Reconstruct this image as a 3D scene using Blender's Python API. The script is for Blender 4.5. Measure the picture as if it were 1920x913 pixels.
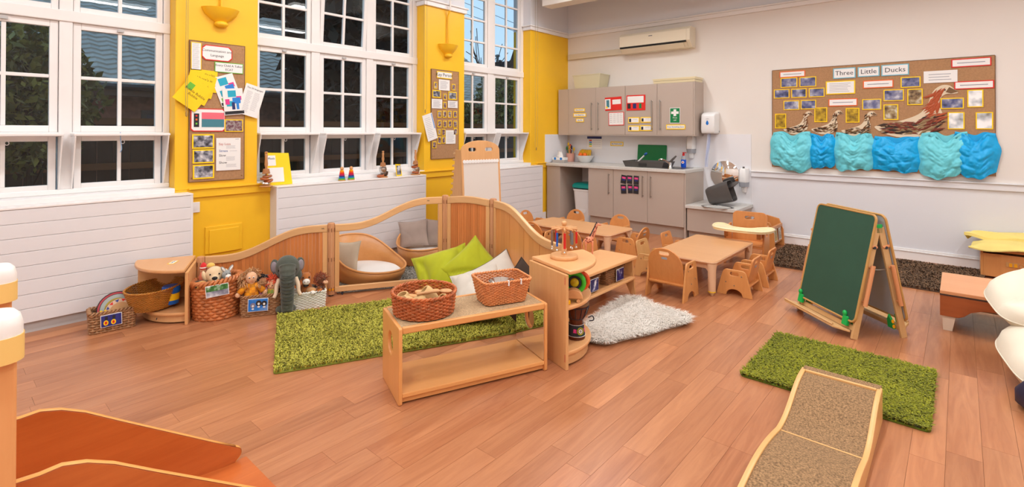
import bpy, bmesh, math, random
import numpy as np
from mathutils import Vector, Matrix, Euler
random.seed(7); RNG = np.random.default_rng(7)
PI = math.pi
SC = bpy.context.scene
COL = SC.collection
for o in list(bpy.data.objects): bpy.data.objects.remove(o)

# ------------------------------------------------------------------ camera
def _rows(yaw, pit, rol):
    c, s = math.cos, math.sin
    f = Vector((-s(yaw)*c(pit), c(yaw)*c(pit), s(pit)))
    r0 = Vector((c(yaw), s(yaw), 0)); u0 = r0.cross(f)
    r = r0*c(rol) + u0*s(rol); u = -r0*s(rol) + u0*c(rol)
    return r, u, f
CR, CU, CF = _rows(.71809, .0065677, .0024066)
CAM = Vector((0, 0, 1.42))
FPX, CXP, CYP = 960.83, 960.0, 238.525            # focal length and principal point in pixels of a 1920x913 frame
cd = bpy.data.cameras.new('camera'); cam = bpy.data.objects.new('camera', cd); COL.objects.link(cam)
cd.sensor_fit = 'HORIZONTAL'; cd.sensor_width = 36; cd.lens = 36*FPX/1920
cd.shift_y = -(456.5-CYP)/1920; cd.clip_start = .02; cd.clip_end = 200
cam.matrix_world = Matrix(((CR.x, CU.x, -CF.x, CAM.x), (CR.y, CU.y, -CF.y, CAM.y), (CR.z, CU.z, -CF.z, CAM.z), (0, 0, 0, 1)))
SC.camera = cam
def ray(x, y): return CR*((x-CXP)/FPX) - CU*((y-CYP)/FPX) + CF
def onz(x, y, z=0.): d = ray(x, y); return CAM + d*((z-CAM.z)/d.z)
def onx(x, y, X): d = ray(x, y); return CAM + d*((X-CAM.x)/d.x)
def ony(x, y, Y): d = ray(x, y); return CAM + d*((Y-CAM.y)/d.y)

# ------------------------------------------------------------------ world, exposure
def lin(v):
    v /= 255.0
    return v/12.92 if v <= .04045 else ((v+.055)/1.055)**2.4
def rgb(r, g, b): return (lin(r), lin(g), lin(b), 1)
SC.view_settings.view_transform = 'Standard'; SC.view_settings.look = 'None'
SC.view_settings.gamma = 1; SC.view_settings.exposure = 0.06; SC.view_settings.use_curve_mapping = False
W = bpy.data.worlds.new('dusk_sky'); SC.world = W; W.use_nodes = True
_nt = W.node_tree; _bg = _nt.nodes['Background']
_tc = _nt.nodes.new('ShaderNodeTexCoord'); _sx = _nt.nodes.new('ShaderNodeSeparateXYZ'); _cr = _nt.nodes.new('ShaderNodeValToRGB')
_nt.links.new(_tc.outputs['Generated'], _sx.inputs[0]); _nt.links.new(_sx.outputs['Z'], _cr.inputs[0]); _nt.links.new(_cr.outputs[0], _bg.inputs[0])
_cr.color_ramp.elements[0].position = 0.0; _cr.color_ramp.elements[0].color = rgb(200, 224, 248)
_cr.color_ramp.elements[1].position = 0.7; _cr.color_ramp.elements[1].color = rgb(156, 202, 246)
_bg.inputs[1].default_value = 1.45

# ------------------------------------------------------------------ materials
MATS = {}
def _base(name):
    m = bpy.data.materials.new(name); m.use_nodes = True
    nt = m.node_tree; return m, nt, nt.nodes['Principled BSDF']
def mat(name, col, rough=.5, metal=0., spec=.5, var=0., vscale=8., bump=0., bscale=60., emit=0., coat=0., sheen=0., trans=0., alpha=1., ior=1.45, stretch=None):
    if name in MATS: return MATS[name]
    m, nt, b = _base(name); c = rgb(*col)
    b.inputs['Base Color'].default_value = c; b.inputs['Roughness'].default_value = rough; b.inputs['Metallic'].default_value = metal
    b.inputs['Specular IOR Level'].default_value = spec; b.inputs['Coat Weight'].default_value = coat; b.inputs['Sheen Weight'].default_value = sheen
    b.inputs['Transmission Weight'].default_value = trans; b.inputs['Alpha'].default_value = alpha; b.inputs['IOR'].default_value = ior
    if emit: b.inputs['Emission Color'].default_value = c; b.inputs['Emission Strength'].default_value = emit
    if var or bump:
        tc = nt.nodes.new('ShaderNodeTexCoord'); mp = nt.nodes.new('ShaderNodeMapping'); nt.links.new(tc.outputs['Object'], mp.inputs[0])
        if stretch: mp.inputs['Scale'].default_value = stretch
    if var:
        n = nt.nodes.new('ShaderNodeTexNoise'); n.inputs['Scale'].default_value = vscale; n.inputs['Detail'].default_value = 4
        nt.links.new(mp.outputs[0], n.inputs['Vector'])
        r = nt.nodes.new('ShaderNodeValToRGB'); nt.links.new(n.outputs['Fac'], r.inputs[0])
        r.color_ramp.elements[0].position = .3; r.color_ramp.elements[1].position = .7
        r.color_ramp.elements[0].color = tuple(x*(1-var) for x in c[:3])+(1,); r.color_ramp.elements[1].color = tuple(min(1, x*(1+var)) for x in c[:3])+(1,)
        nt.links.new(r.outputs[0], b.inputs['Base Color'])
    if bump:
        n = nt.nodes.new('ShaderNodeTexNoise'); n.inputs['Scale'].default_value = bscale; n.inputs['Detail'].default_value = 3
        nt.links.new(mp.outputs[0], n.inputs['Vector'])
        bp = nt.nodes.new('ShaderNodeBump'); bp.inputs['Strength'].default_value = bump; bp.inputs['Distance'].default_value = .004
        nt.links.new(n.outputs['Fac'], bp.inputs['Height']); nt.links.new(bp.outputs[0], b.inputs['Normal'])
    MATS[name] = m; return m
def wood(name, dark, light, axis='X', scale=6., rough=.4, contrast=1., rand=.12, coat=.0, dist=.6):
    """fine straight grain running along one object axis, shifted and toned for each object"""
    if name in MATS: return MATS[name]
    m, nt, b = _base(name); N = nt.nodes.new; L = nt.links.new
    tc = N('ShaderNodeTexCoord'); oi = N('ShaderNodeObjectInfo'); ad = N('ShaderNodeVectorMath'); ad.operation = 'ADD'
    at = N('ShaderNodeAttribute'); at.attribute_name = 'piece'; sm = N('ShaderNodeMath'); sm.operation = 'ADD'; L(oi.outputs['Random'], sm.inputs[0]); L(at.outputs['Fac'], sm.inputs[1]); fr = N('ShaderNodeMath'); fr.operation = 'FRACT'; L(sm.outputs[0], fr.inputs[0])
    mu = N('ShaderNodeMath'); mu.operation = 'MULTIPLY'; mu.inputs[1].default_value = 37.0; L(fr.outputs[0], mu.inputs[0])
    L(tc.outputs['Object'], ad.inputs[0]); L(mu.outputs[0], ad.inputs[1])
    mp = N('ShaderNodeMapping'); L(ad.outputs[0], mp.inputs[0])
    s = {'X': (.08, 1, 1), 'Y': (1, .08, 1), 'Z': (1, 1, .08)}[axis]; mp.inputs['Scale'].default_value = s
    n = N('ShaderNodeTexNoise'); n.inputs['Scale'].default_value = scale*6; n.inputs['Detail'].default_value = 6; n.inputs['Roughness'].default_value = .62; n.inputs['Distortion'].default_value = dist
    L(mp.outputs[0], n.inputs['Vector'])
    n2 = N('ShaderNodeTexNoise'); n2.inputs['Scale'].default_value = scale*.9; n2.inputs['Detail'].default_value = 2; L(mp.outputs[0], n2.inputs['Vector'])
    mx = N('ShaderNodeMix'); mx.data_type = 'FLOAT'; mx.inputs[0].default_value = .45; L(n.outputs['Fac'], mx.inputs[2]); L(n2.outputs['Fac'], mx.inputs[3])
    r = N('ShaderNodeValToRGB'); L(mx.outputs[0], r.inputs[0])
    w = .22/contrast; r.color_ramp.elements[0].position = .5-w; r.color_ramp.elements[1].position = .5+w
    r.color_ramp.elements[0].color = rgb(*dark); r.color_ramp.elements[1].color = rgb(*light)
    hs = N('ShaderNodeHueSaturation'); L(r.outputs[0], hs.inputs['Color'])
    mr = N('ShaderNodeMapRange'); mr.inputs[3].default_value = 1-rand; mr.inputs[4].default_value = 1+rand; L(fr.outputs[0], mr.inputs[0]); L(mr.outputs[0], hs.inputs['Value'])
    L(hs.outputs[0], b.inputs['Base Color']); b.inputs['Roughness'].default_value = rough; b.inputs['Coat Weight'].default_value = coat; b.inputs['Coat Roughness'].default_value = .15
    bp = N('ShaderNodeBump'); bp.inputs['Strength'].default_value = .06; bp.inputs['Distance'].default_value = .002; L(n.outputs['Fac'], bp.inputs['Height']); L(bp.outputs[0], b.inputs['Normal'])
    MATS[name] = m; return m
def tufted(name, dark, light, rough=.9):
    """pile colour: one tone per blade (stored per vertex) on a noise ground"""
    if name in MATS: return MATS[name]
    m, nt, b = _base(name); N = nt.nodes.new; L = nt.links.new
    at = N('ShaderNodeAttribute'); at.attribute_name = 'tone'
    r = N('ShaderNodeValToRGB'); r.color_ramp.elements[0].color = rgb(*dark); r.color_ramp.elements[1].color = rgb(*light); L(at.outputs['Fac'], r.inputs[0])
    L(r.outputs[0], b.inputs['Base Color']); b.inputs['Roughness'].default_value = rough; b.inputs['Specular IOR Level'].default_value = .15
    b.inputs['Sheen Weight'].default_value = .15
    MATS[name] = m; return m
def glass(name, tint=(235, 240, 240), ior=1.5):
    """thin pane: see-through with mirror-like reflections that grow at grazing angles"""
    if name in MATS: return MATS[name]
    m = bpy.data.materials.new(name); m.use_nodes = True; nt = m.node_tree; N = nt.nodes.new; L = nt.links.new
    nt.nodes.remove(nt.nodes['Principled BSDF']); out = nt.nodes['Material Output']
    t = N('ShaderNodeBsdfTransparent'); t.inputs[0].default_value = rgb(*tint); g = N('ShaderNodeBsdfGlossy'); g.inputs['Roughness'].default_value = .0
    f = N('ShaderNodeFresnel'); f.inputs[0].default_value = ior; mx = N('ShaderNodeMixShader')
    ge = N('ShaderNodeNewGeometry'); k = N('ShaderNodeMath'); k.operation = 'SUBTRACT'; k.inputs[0].default_value = 1; L(ge.outputs['Backfacing'], k.inputs[1])
    k2 = N('ShaderNodeMath'); k2.operation = 'MULTIPLY'; L(f.outputs[0], k2.inputs[0]); L(k.outputs[0], k2.inputs[1]); L(k2.outputs[0], mx.inputs[0]); L(t.outputs[0], mx.inputs[1]); L(g.outputs[0], mx.inputs[2]); L(mx.outputs[0], out.inputs[0])
    MATS[name] = m; return m

# ------------------------------------------------------------------ mesh helpers
class MB:
    def __init__(s): s.v = []; s.f = []
    def add(s, vs, fs, M=None):
        o = len(s.v)
        s.v += [tuple(M @ Vector(p)) if M is not None else tuple(p) for p in vs]
        s.f += [tuple(i+o for i in f) for f in fs]; return s
    def box(s, a, b, M=None):
        x0, y0, z0 = a; x1, y1, z1 = b
        vs = [(x0,y0,z0),(x1,y0,z0),(x1,y1,z0),(x0,y1,z0),(x0,y0,z1),(x1,y0,z1),(x1,y1,z1),(x0,y1,z1)]
        return s.add(vs, [(3,2,1,0),(4,5,6,7),(0,1,5,4),(1,2,6,5),(2,3,7,6),(3,0,4,7)], M)
    def cyl(s, p, q, r0, r1=None, n=16, cap=True):
        p, q = Vector(p), Vector(q); r1 = r0 if r1 is None else r1
        d = (q-p).normalized(); a = d.orthogonal().normalized(); b = d.cross(a)
        vs = []; fs = []
        for c, r in ((p, r0), (q, r1)):
            for i in range(n):
                t = 2*PI*i/n; vs.append(c + a*(r*math.cos(t)) + b*(r*math.sin(t)))
        for i in range(n): fs.append((i, (i+1) % n, n+(i+1) % n, n+i))
        if cap: fs.append(tuple(range(n-1, -1, -1))); fs.append(tuple(range(n, 2*n)))
        return s.add(vs, fs)
    def lathe(s, prof, c=(0,0,0), n=24, M=None, sx=1., sy=1.):
        vs = []; fs = []; k = len(prof)
        for i in range(n):
            t = 2*PI*i/n
            for r, z in prof: vs.append((c[0]+sx*r*math.cos(t), c[1]+sy*r*math.sin(t), c[2]+z))
        for i in range(n):
            j = (i+1) % n
            for q in range(k-1): fs.append((i*k+q, j*k+q, j*k+q+1, i*k+q+1))
        return s.add(vs, fs, M)
    def tube(s, pts, r, n=8, closed=False, rad=None):
        P = [Vector(p) for p in pts]; m = len(P); vs = []; fs = []; prev = None
        for i in range(m):
            a = P[(i-1) % m] if (closed or i > 0) else P[i]; b = P[(i+1) % m] if (closed or i < m-1) else P[i]
            d = (b-a).normalized()
            u = d.orthogonal().normalized() if prev is None else (prev - d*prev.dot(d)).normalized()
            prev = u; w = d.cross(u); rr = rad[i] if rad else r
            for k in range(n):
                t = 2*PI*k/n; vs.append(P[i] + u*(rr*math.cos(t)) + w*(rr*math.sin(t)))
        for i in range(m if closed else m-1):
            j = (i+1) % m
            for k in range(n): fs.append((i*n+k, i*n+(k+1) % n, j*n+(k+1) % n, j*n+k))
        if not closed: fs.append(tuple(range(n-1, -1, -1))); fs.append(tuple((m-1)*n+k for k in range(n)))
        return s.add(vs, fs)
    def ball(s, c, r, n=14, m=9, M=None):
        if not hasattr(r, '__len__'): r = (r, r, r)
        vs = []; fs = []
        for j in range(1, m):
            ph = PI*j/m
            for i in range(n):
                t = 2*PI*i/n; vs.append((r[0]*math.sin(ph)*math.cos(t), r[1]*math.sin(ph)*math.sin(t), r[2]*math.cos(ph)))
        top = len(vs); vs.append((0,0,r[2])); bot = len(vs); vs.append((0,0,-r[2]))
        for j in range(m-2):
            for i in range(n): fs.append((j*n+i, (j+1)*n+i, (j+1)*n+(i+1) % n, j*n+(i+1) % n))
        for i in range(n):
            fs.append((top, i, (i+1) % n)); fs.append((bot, (m-2)*n+(i+1) % n, (m-2)*n+i))
        R = Matrix.Translation(c) @ (M if M is not None else Matrix())
        return s.add(vs, fs, R)
    def sheet(s, rows, closed_u=False):
        """grid of points rows[j][i]"""
        k = len(rows[0]); vs = [p for r in rows for p in r]; fs = []
        for j in range(len(rows)-1):
            for i in range(k if closed_u else k-1): fs.append((j*k+i, j*k+(i+1) % k, (j+1)*k+(i+1) % k, (j+1)*k+i))
        return s.add(vs, fs)
    def mesh(s, name='m'):
        me = bpy.data.meshes.new(name); me.from_pydata([tuple(v) for v in s.v], [], s.f); me.update(); return me
def plate(outline, holes=(), t=.018, bev=.003, M=None):
    """flat board of thickness t (about z = 0) cut to a 2-D outline with holes and softened edges -> MB"""
    cu = bpy.data.curves.new('c', 'CURVE'); cu.dimensions = '2D'; cu.fill_mode = 'BOTH'
    bev = min(bev, t*.45); cu.extrude = t/2-bev; cu.bevel_depth = bev; cu.bevel_resolution = 1; cu.offset = -bev
    for P in [outline]+list(holes):
        sp = cu.splines.new('POLY'); sp.points.add(len(P)-1); sp.use_cyclic_u = True
        for i, p in enumerate(P): sp.points[i].co = (p[0], p[1], 0, 1)
    ob = bpy.data.objects.new('c', cu); me = bpy.data.meshes.new_from_object(ob)
    mb = MB(); mb.add([v.co[:] for v in me.vertices], [tuple(p.vertices) for p in me.polygons], M)
    bpy.data.objects.remove(ob); bpy.data.curves.remove(cu); bpy.data.meshes.remove(me); return mb
def text_mb(txt, size, depth=.0004, M=None, align='CENTER'):
    cu = bpy.data.curves.new('t', 'FONT'); cu.body = txt; cu.size = size; cu.align_x = align; cu.align_y = 'CENTER'; cu.extrude = depth; cu.resolution_u = 2
    ob = bpy.data.objects.new('t', cu); me = bpy.data.meshes.new_from_object(ob)
    mb = MB(); mb.add([v.co[:] for v in me.vertices], [tuple(p.vertices) for p in me.polygons], M)
    bpy.data.objects.remove(ob); bpy.data.curves.remove(cu); bpy.data.meshes.remove(me); return mb
def rrect(x0, y0, x1, y1, r, n=5):
    P = []
    rs = r if hasattr(r, '__len__') else (r,)*4
    for (cx, cy, a, q) in ((x1, y1, 0, rs[0]), (x0, y1, 1, rs[1]), (x0, y0, 2, rs[2]), (x1, y0, 3, rs[3])):
        sx = -1 if cx == x1 else 1; sy = -1 if cy == y1 else 1
        for i in range(n+1):
            t = (a+i/n)*PI/2; P.append((cx+sx*q+q*math.cos(t), cy+sy*q+q*math.sin(t)))
    return P
def circ(cx, cy, rx, ry=None, n=24, a0=0, a1=2*PI):
    ry = rx if ry is None else ry
    full = abs(a1-a0-2*PI) < 1e-6
    return [(cx+rx*math.cos(a0+(a1-a0)*i/(n if full else n-1)), cy+ry*math.sin(a0+(a1-a0)*i/(n if full else n-1))) for i in range(n)]
def smooth_path(P, k=6, closed=False):
    """Catmull-Rom through the points"""
    m = len(P); out = []
    P = [Vector(tuple(p)+(0,)) if len(p) == 2 else Vector(p) for p in P]
    for i in range(m if closed else m-1):
        p0 = P[(i-1) % m] if closed or i > 0 else P[i]; p1 = P[i]; p2 = P[(i+1) % m]; p3 = P[(i+2) % m] if closed or i+2 < m else P[(i+1) % m]
        for j in range(k):
            t = j/k
            out.append(.5*((2*p1)+(p2-p0)*t+(2*p0-5*p1+4*p2-p3)*t*t+(3*p1-p0-3*p2+p3)*t*t*t))
    if not closed: out.append(P[-1])
    return out

# ------------------------------------------------------------------ objects
def obj(name, mb, material, parent=None, bevel=0., smooth=False, seg=2, loc=None, rot=None):
    me = mb if isinstance(mb, bpy.types.Mesh) else mb.mesh(name)
    if not me.materials: me.materials.append(material)
    o = bpy.data.objects.new(name, me); COL.objects.link(o)
    if parent is not None: o.parent = parent
    if loc is not None: o.location = loc
    if rot is not None: o.rotation_euler = rot
    if smooth:
        me.polygons.foreach_set('use_smooth', [True]*len(me.polygons))
        if smooth != 'all':
            try: me.set_sharp_from_angle(angle=math.radians(42))
            except Exception: pass
    if bevel:
        b = o.modifiers.new('bevel', 'BEVEL'); b.width = bevel; b.segments = seg; b.limit_method = 'ANGLE'; b.angle_limit = math.radians(40)
    return o
def tag(o, label, cat, group=None):
    o['label'] = label; o['category'] = cat
    if group: o['group'] = group
    return o
def struct(o): o['kind'] = 'structure'; return o
def stuff(o): o['kind'] = 'stuff'; return o
def empty(name, loc=(0,0,0), rotz=0., parent=None):
    o = bpy.data.objects.new(name, None); o.empty_display_size = .05; COL.objects.link(o); o.location = loc; o.rotation_euler = (0,0,rotz)
    if parent is not None: o.parent = parent
    return o
def thing(name, label, cat, loc=(0,0,0), rotz=0., group=None): return tag(empty(name, loc, rotz), label, cat, group)
def dup(root, loc=None, rotz=None, label=None, parent=None):
    r = root.copy(); COL.objects.link(r); r.parent = parent
    if loc is not None: r.location = loc
    if rotz is not None: r.rotation_euler = (0,0,rotz)
    if label: r['label'] = label
    for ch in [c for c in root.children]: dup(ch, parent=r)
    return r
def B(a, b): return MB().box(a, b)
def T(x, y, z): return Matrix.Translation((x, y, z))
def RX(a): return Matrix.Rotation(a, 4, 'X')
def RY(a): return Matrix.Rotation(a, 4, 'Y')
def RZ(a): return Matrix.Rotation(a, 4, 'Z')

# ================================================================== THE ROOM
XP, XW, XC, YF, ZT = -5.02, -5.165, -4.88, 7.19, 3.9
XR, YB = 3.2, -2.6
m_yel = mat('yellow_paint', (248, 194, 40), .42, var=.02, vscale=3)
m_white = mat('white_gloss_paint', (240, 236, 234), .3, var=.015, vscale=4)
m_cov = mat('white_board_paint', (228, 226, 228), .4, var=.012, vscale=5)
m_wall = mat('warm_white_wall', (233, 226, 219), .75, var=.015, vscale=1.5, bump=.05, bscale=40)
m_wall2 = mat('cool_white_wall', (228, 227, 231), .65, var=.012, vscale=1.5, bump=.05, bscale=40)
m_ceil = mat('ceiling_white', (240, 238, 235), .8)
m_grey = mat('grey_skirting', (190, 188, 188), .5)

def light_fixture(x, y, rz, power):
    t = thing('ceiling_light', 'long fluorescent ceiling light with a white diffuser', 'light', (x, y, 3.79), rz, 'fluorescent lights along the ceiling')
    obj('housing', B((-.8, -.13, .03), (.8, .13, .108)), m_white, t, .01)
    obj('diffuser', B((-.78, -.12, .0), (.78, .12, .03)), mat('lit_diffuser', (250, 250, 246), .4, emit=6.0), t, .008)
    ld = bpy.data.lights.new('tube_light', 'AREA'); ld.shape = 'RECTANGLE'; ld.size = 1.5; ld.size_y = .22; ld.energy = power; ld.color = (.93, .97, 1.0); ld.spread = math.radians(180)
    lo = bpy.data.objects.new('tube_light', ld); COL.objects.link(lo); lo.parent = t; lo.location = (0, 0, -.012)
    return t
for x in (-3.4, -.9, 1.6):
    for y in (-1.0, 2.1, 5.3): light_fixture(x, y, PI/2, 36)

# ---- floor of planks
fl = struct(obj('floor', B((-5.4, YB, -.12), (XR, YF+.05, -.004)), mat('subfloor', (120, 74, 50), .8)))
m_plank = wood('floor_oak', (156, 94, 60), (198, 136, 94), 'Y', 3.6, .30, 1.15, .085, dist=1.6)
pw, pl = .122, 1.0
PL = []; i = 0; x = -4.93
while x < 1.0:
    y = -.55 - random.uniform(0, 1.0)
    while y < YF:
        a, b = max(y, -.6), min(y+pl, YF)
        if b-a > .04: PL.append((x, a, b))
        y += pl
    x += pw
def _seen(q):
    x, a, b = q; v = Vector((x+pw/2, (a+b)/2, 0))-CAM; f_ = v.dot(CF)
    if f_ < .6: return 1e9
    u_ = CXP+FPX*v.dot(CR)/f_; w_ = CYP-FPX*v.dot(CU)/f_
    out = max(0, -u_-120, u_-2040, w_-1040)
    return f_+out*.05
PL.sort(key=_seen); full = None
for x, a, b in PL[:298]:
    cx, cy = x+pw/2, (a+b)/2
    if b-a > pl-.001:
        if full is None: full = B((-pw/2+.0005, -pl/2+.0005, -.004), (pw/2-.0005, pl/2-.0005, 0)).mesh('plank')
        me = full
    else: me = B((-pw/2+.0005, -(b-a)/2+.0005, -.004), (pw/2-.0005, (b-a)/2-.0005, 0))
    obj('plank', me, m_plank, fl, loc=(cx, cy, 0))
e = MB()
for x, a, b in PL[298:]: e.box((x+.0005, a+.0005, -.004), (x+pw-.0005, b-.0005, 0))
me = e.mesh('far_planks'); at_ = me.attributes.new('piece', 'FLOAT', 'POINT'); at_.data.foreach_set('value', np.repeat(RNG.random(len(PL)-298), 8).tolist())
stuff(obj('far_planks', me, m_plank, fl))
obj('floor_surround', MB().box((-5.02, YB, -.004), (-4.93, YF, 0)).box((1.01, YB, -.004), (XR, YF, -.0002)).box((-4.93, YB, -.004), (1.01, -.62, -.0002)), m_plank, fl)

# ---- walls
wl = struct(obj('wall_left', MB().box((XP-.35, YB, 0), (XP, YF, .9))
    .box((XP-.35, 1.394, .9), (XP, 2.073, 2.99)).box((XP-.35, 4.085, .9), (XP, 4.768, 2.99)).box((XP-.35, 6.179, .9), (XP, YF+.05, 2.99)), m_yel, bevel=.006))
obj('upper_wall', MB().box((XP-.35, 1.394, 2.99), (XP, 2.073, ZT)).box((XP-.35, 4.085, 2.99), (XP, 4.768, ZT)).box((XP-.35, 6.179, 2.99), (XP, YF+.05, ZT)).box((XP-.35, YB, 3.72), (XP-.02, YF, ZT)), m_wall2, wl)
k = 0
for a, b in ((1.394, 2.073), (4.085, 4.768), (6.179, YF)):
    k += 1
    r = struct(obj('trim_%d' % k, MB().box((XP-.14, a-.025, 2.985), (XP+.028, b+(.025 if b < 7 else 0), 3.04)).box((XP-.14, a-.045, 3.04), (XP+.045, b+(.045 if b < 7 else 0), 3.062)), m_white, bevel=.006))
for a, b in ((1.494, 2.193), (4.004, 4.70), (6.316, 6.56)):
    k += 1
    struct(obj('trim_%d' % k, MB().box((XP-.005, a, .83), (XP+.02, b, .90)).box((XP-.005, a, .90), (XP+.034, b, .915)), m_yel, bevel=.004))
struct(obj('baseboard_left', B((XP, 6.32, 0), (XP+.018, 6.56, .12)), m_white, bevel=.003))
wf = struct(obj('wall_far', B((-5.3, YF, .86), (XR, YF+.2, 2.99)), m_wall))
obj('lower_wall', B((-5.3, YF, 0), (XR, YF+.2, .86)), m_wall2, wf)
obj('upper_wall', B((-5.3, YF, 2.99), (XR, YF+.2, ZT)), m_wall2, wf)
struct(obj('trim_7', MB().box((XP, YF-.03, 2.985), (XR, YF, 3.04)).box((XP, YF-.045, 3.04), (XR, YF, 3.062)), m_white, bevel=.006))
struct(obj('trim_8', MB().box((-2.074, YF-.022, .82), (XR, YF, .885)).box((-2.074, YF-.036, .885), (XR, YF, .899)), m_wall2, bevel=.004))
struct(obj('baseboard_far', MB().box((-2.03, YF-.018, 0), (XR, YF, .092)).box((-2.03, YF-.026, .092), (XR, YF, .102)).box((-2.03, YF-.012, .102), (XR, YF, .124)), m_white, bevel=.003))
struct(obj('wall_right', B((XR, YB, 0), (XR+.2, YF, ZT)), m_wall))
struct(obj('wall_back', B((-5.3, YB-.2, 0), (XR, YB, ZT)), m_wall))
struct(obj('ceiling', B((-5.4, YB, ZT), (XR, YF, ZT+.15)), m_ceil))
# boxed downstand under the ceiling near the far wall
p = onz(1016.4, 12, 3.3); q = onz(1037.5, 16.6, 3.3)
tag(obj('ceiling_beam', B((p.x, p.y, 3.3), (XR-.01, q.y, ZT-.002)), m_wall, bevel=.004), 'white boxed beam hanging below the ceiling near the far wall', 'beam')
# yellow access panel on the first pier
ap = thing('access_panel', 'square yellow access panel with a raised frame low on the pier', 'panel', (XP, 0, 0))
pa, pb = onx(384, 430, XP), onx(453, 500, XP)
obj('panel_frame', MB().box((0, pa.y, .32), (.012, pb.y, .56)), m_yel, ap, .003)
obj('panel_door', MB().box((.012, pa.y+.03, .32), (.02, pb.y-.03, .53)), m_yel, ap, .003)

# ---- windows
m_glass = glass('window_glass')
def frame2d(mb, x0, x1, y0, y1, z0, z1, w, ws=None):
    """rectangular frame in the y-z plane, members w wide"""
    ws = w if ws is None else ws
    mb.box((x0, y0, z0), (x1, y0+ws, z1)); mb.box((x0, y1-ws, z0), (x1, y1, z1))
    mb.box((x0, y0+ws, z0), (x1, y1-ws, z0+w)); mb.box((x0, y0+ws, z1-w), (x1, y1-ws, z1)); return mb
def pane(parent, y0, y1, z0, z1, x):
    obj('pane', B((x-.002, y0, z0), (x+.002, y1, z1)), m_glass, parent)
def sash(parent, name, y0, y1, z0, z1, rows, x0, x1, w=.048, bar=.026):
    e = MB(); frame2d(e, x0, x1, y0, y1, z0, z1, w)
    ym = (y0+y1)/2; e.box((x0+.006, ym-bar/2, z0+w), (x1-.006, ym+bar/2, z1-w))
    hs = [z0+w]+[z0+w+(z1-z0-2*w)*i/rows for i in range(1, rows)]+[z1-w]
    for z in hs[1:-1]: e.box((x0+.007, y0+w, z-bar/2), (x1-.007, y1-w, z+bar/2))
    s = obj(name, e, m_white, parent, .004)
    xm = (x0+x1)/2
    for i in range(rows):
        a = hs[i]+(bar/2 if i else 0); b = hs[i+1]-(bar/2 if i+1 < rows else 0)
        pane(s, y0+w, ym-bar/2, a, b, xm); pane(s, ym+bar/2, y1-w, a, b, xm)
    return s
def window(n, y0, y1, cols, tilted=()):
    w = struct(empty('window_%d' % n))
    d = .10; xb = XW-d
    obj('sill', MB().box((xb, y0, .882), (XP+.015, y1, .925)).box((xb, y0, .925), (XW+.01, y1, .963)), m_white, w, .006)
    obj('transom', MB().box((xb, y0, 2.25), (XW+.012, y1, 2.335)), m_white, w, .006)
    obj('head', B((xb, y0, 3.66), (XW, y1, 3.72)), m_white, w)
    obj('middle_rail', B((xb+.004, y0, 1.365), (XW-.006, y1, 1.40)), m_white, w, .004)
    edges = [y0]+[v for c in cols for v in c]+[y1]
    for i in range(0, len(edges), 2):
        a, b = edges[i], edges[i+1]
        obj('mullion', MB().box((xb, a, .963), (XW, b, 3.66)), m_white, w, .004)
    for ci, (a, b) in enumerate(cols):
        s = sash(w, 'sash', a+.003, b-.003, 1.40, 2.25, 2, XW-.06, XW-.014, .05)
        obj('catch', B((XW-.014, (a+b)/2-.02, 2.215), (XW+.01, (a+b)/2+.02, 2.232)), m_grey, s)
        u = sash(w, 'upper_sash', a+.003, b-.003, 2.335, 3.66, 4, XW-.06, XW-.014, .042)
        if ci in tilted:
            u.matrix_local = T(XW-.03, 0, 2.34) @ RY(math.radians(4)) @ T(-(XW-.03), 0, -2.34)
            for ch in u.children: pass
        # bottom-hung hopper tilted into the room between triangular cheeks
        e = MB(); h = .42; frame2d(e, -.02, .02, a+.012, b-.012, 0, h, .045); ym = (a+b)/2
        e.box((-.014, ym-.013, .045), (.014, ym+.013, h-.045))
        hp = obj('hopper_sash', e, m_white, w, .004, loc=(XW-.034, 0, .955))
        obj('pane', B((-.002, a+.057, .045), (.002, ym-.013, h-.045)), m_glass, hp); obj('pane', B((-.002, ym+.013, .045), (.002, b-.057, h-.045)), m_glass, hp)
        obj('ring_pull', MB().tube([(.026, ym+.02+.012*math.cos(t), h-.055+.014*math.sin(t)) for t in np.linspace(0, 2*PI, 13)[:-1]], .003, 5, True), m_white, hp)
        obj('hopper_ledge', B((XW-.02, a-.012, 1.372), (XW+.162, b+.012, 1.392)), m_white, w, .004)
        for y in (a-.006, b-.002):
            e = MB(); A = [(XW-.02, .963), (XW+.012, .963), (XW+.155, 1.36), (XW+.155, 1.372), (XW-.02, 1.372)]
            e.add([(px_, y, pz) for px_, pz in A]+[(px_, y+.008, pz) for px_, pz in A], [(0,1,2,3,4),(9,8,7,6,5)]+[(i, (i+1) % 5+0, (i+1) % 5+5, i+5) for i in range(5)])
            obj('hopper_cheek', e, m_white, w)
    return w
window(1, -2.10, 1.394, [(-2.07+.68*i+.003, -1.47+.68*i+.003) for i in range(3)]+[(-.014+.08, .666), (.746, 1.346)])
window(2, 2.073, 4.085, [(2.106, 2.686), (2.779, 3.356), (3.442, 4.02)], tilted=(1,))
window(3, 4.768, 6.179, [(4.80, 5.378), (5.498, 6.113)])
struct(obj('wall_left_return', B((XP-.35, YB, .9), (XP, -2.10, 3.72)), m_yel))
obj('window_latch_string', MB().tube(smooth_path([(-5.03, 1.02, 1.40), (-5.025, 1.022, 1.33), (-5.03, 1.03, 1.27), (-5.02, 1.018, 1.24)], 5), .003, 5), mat('blue_cord', (130, 165, 200), .8), bpy.data.objects['window_1'])

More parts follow.
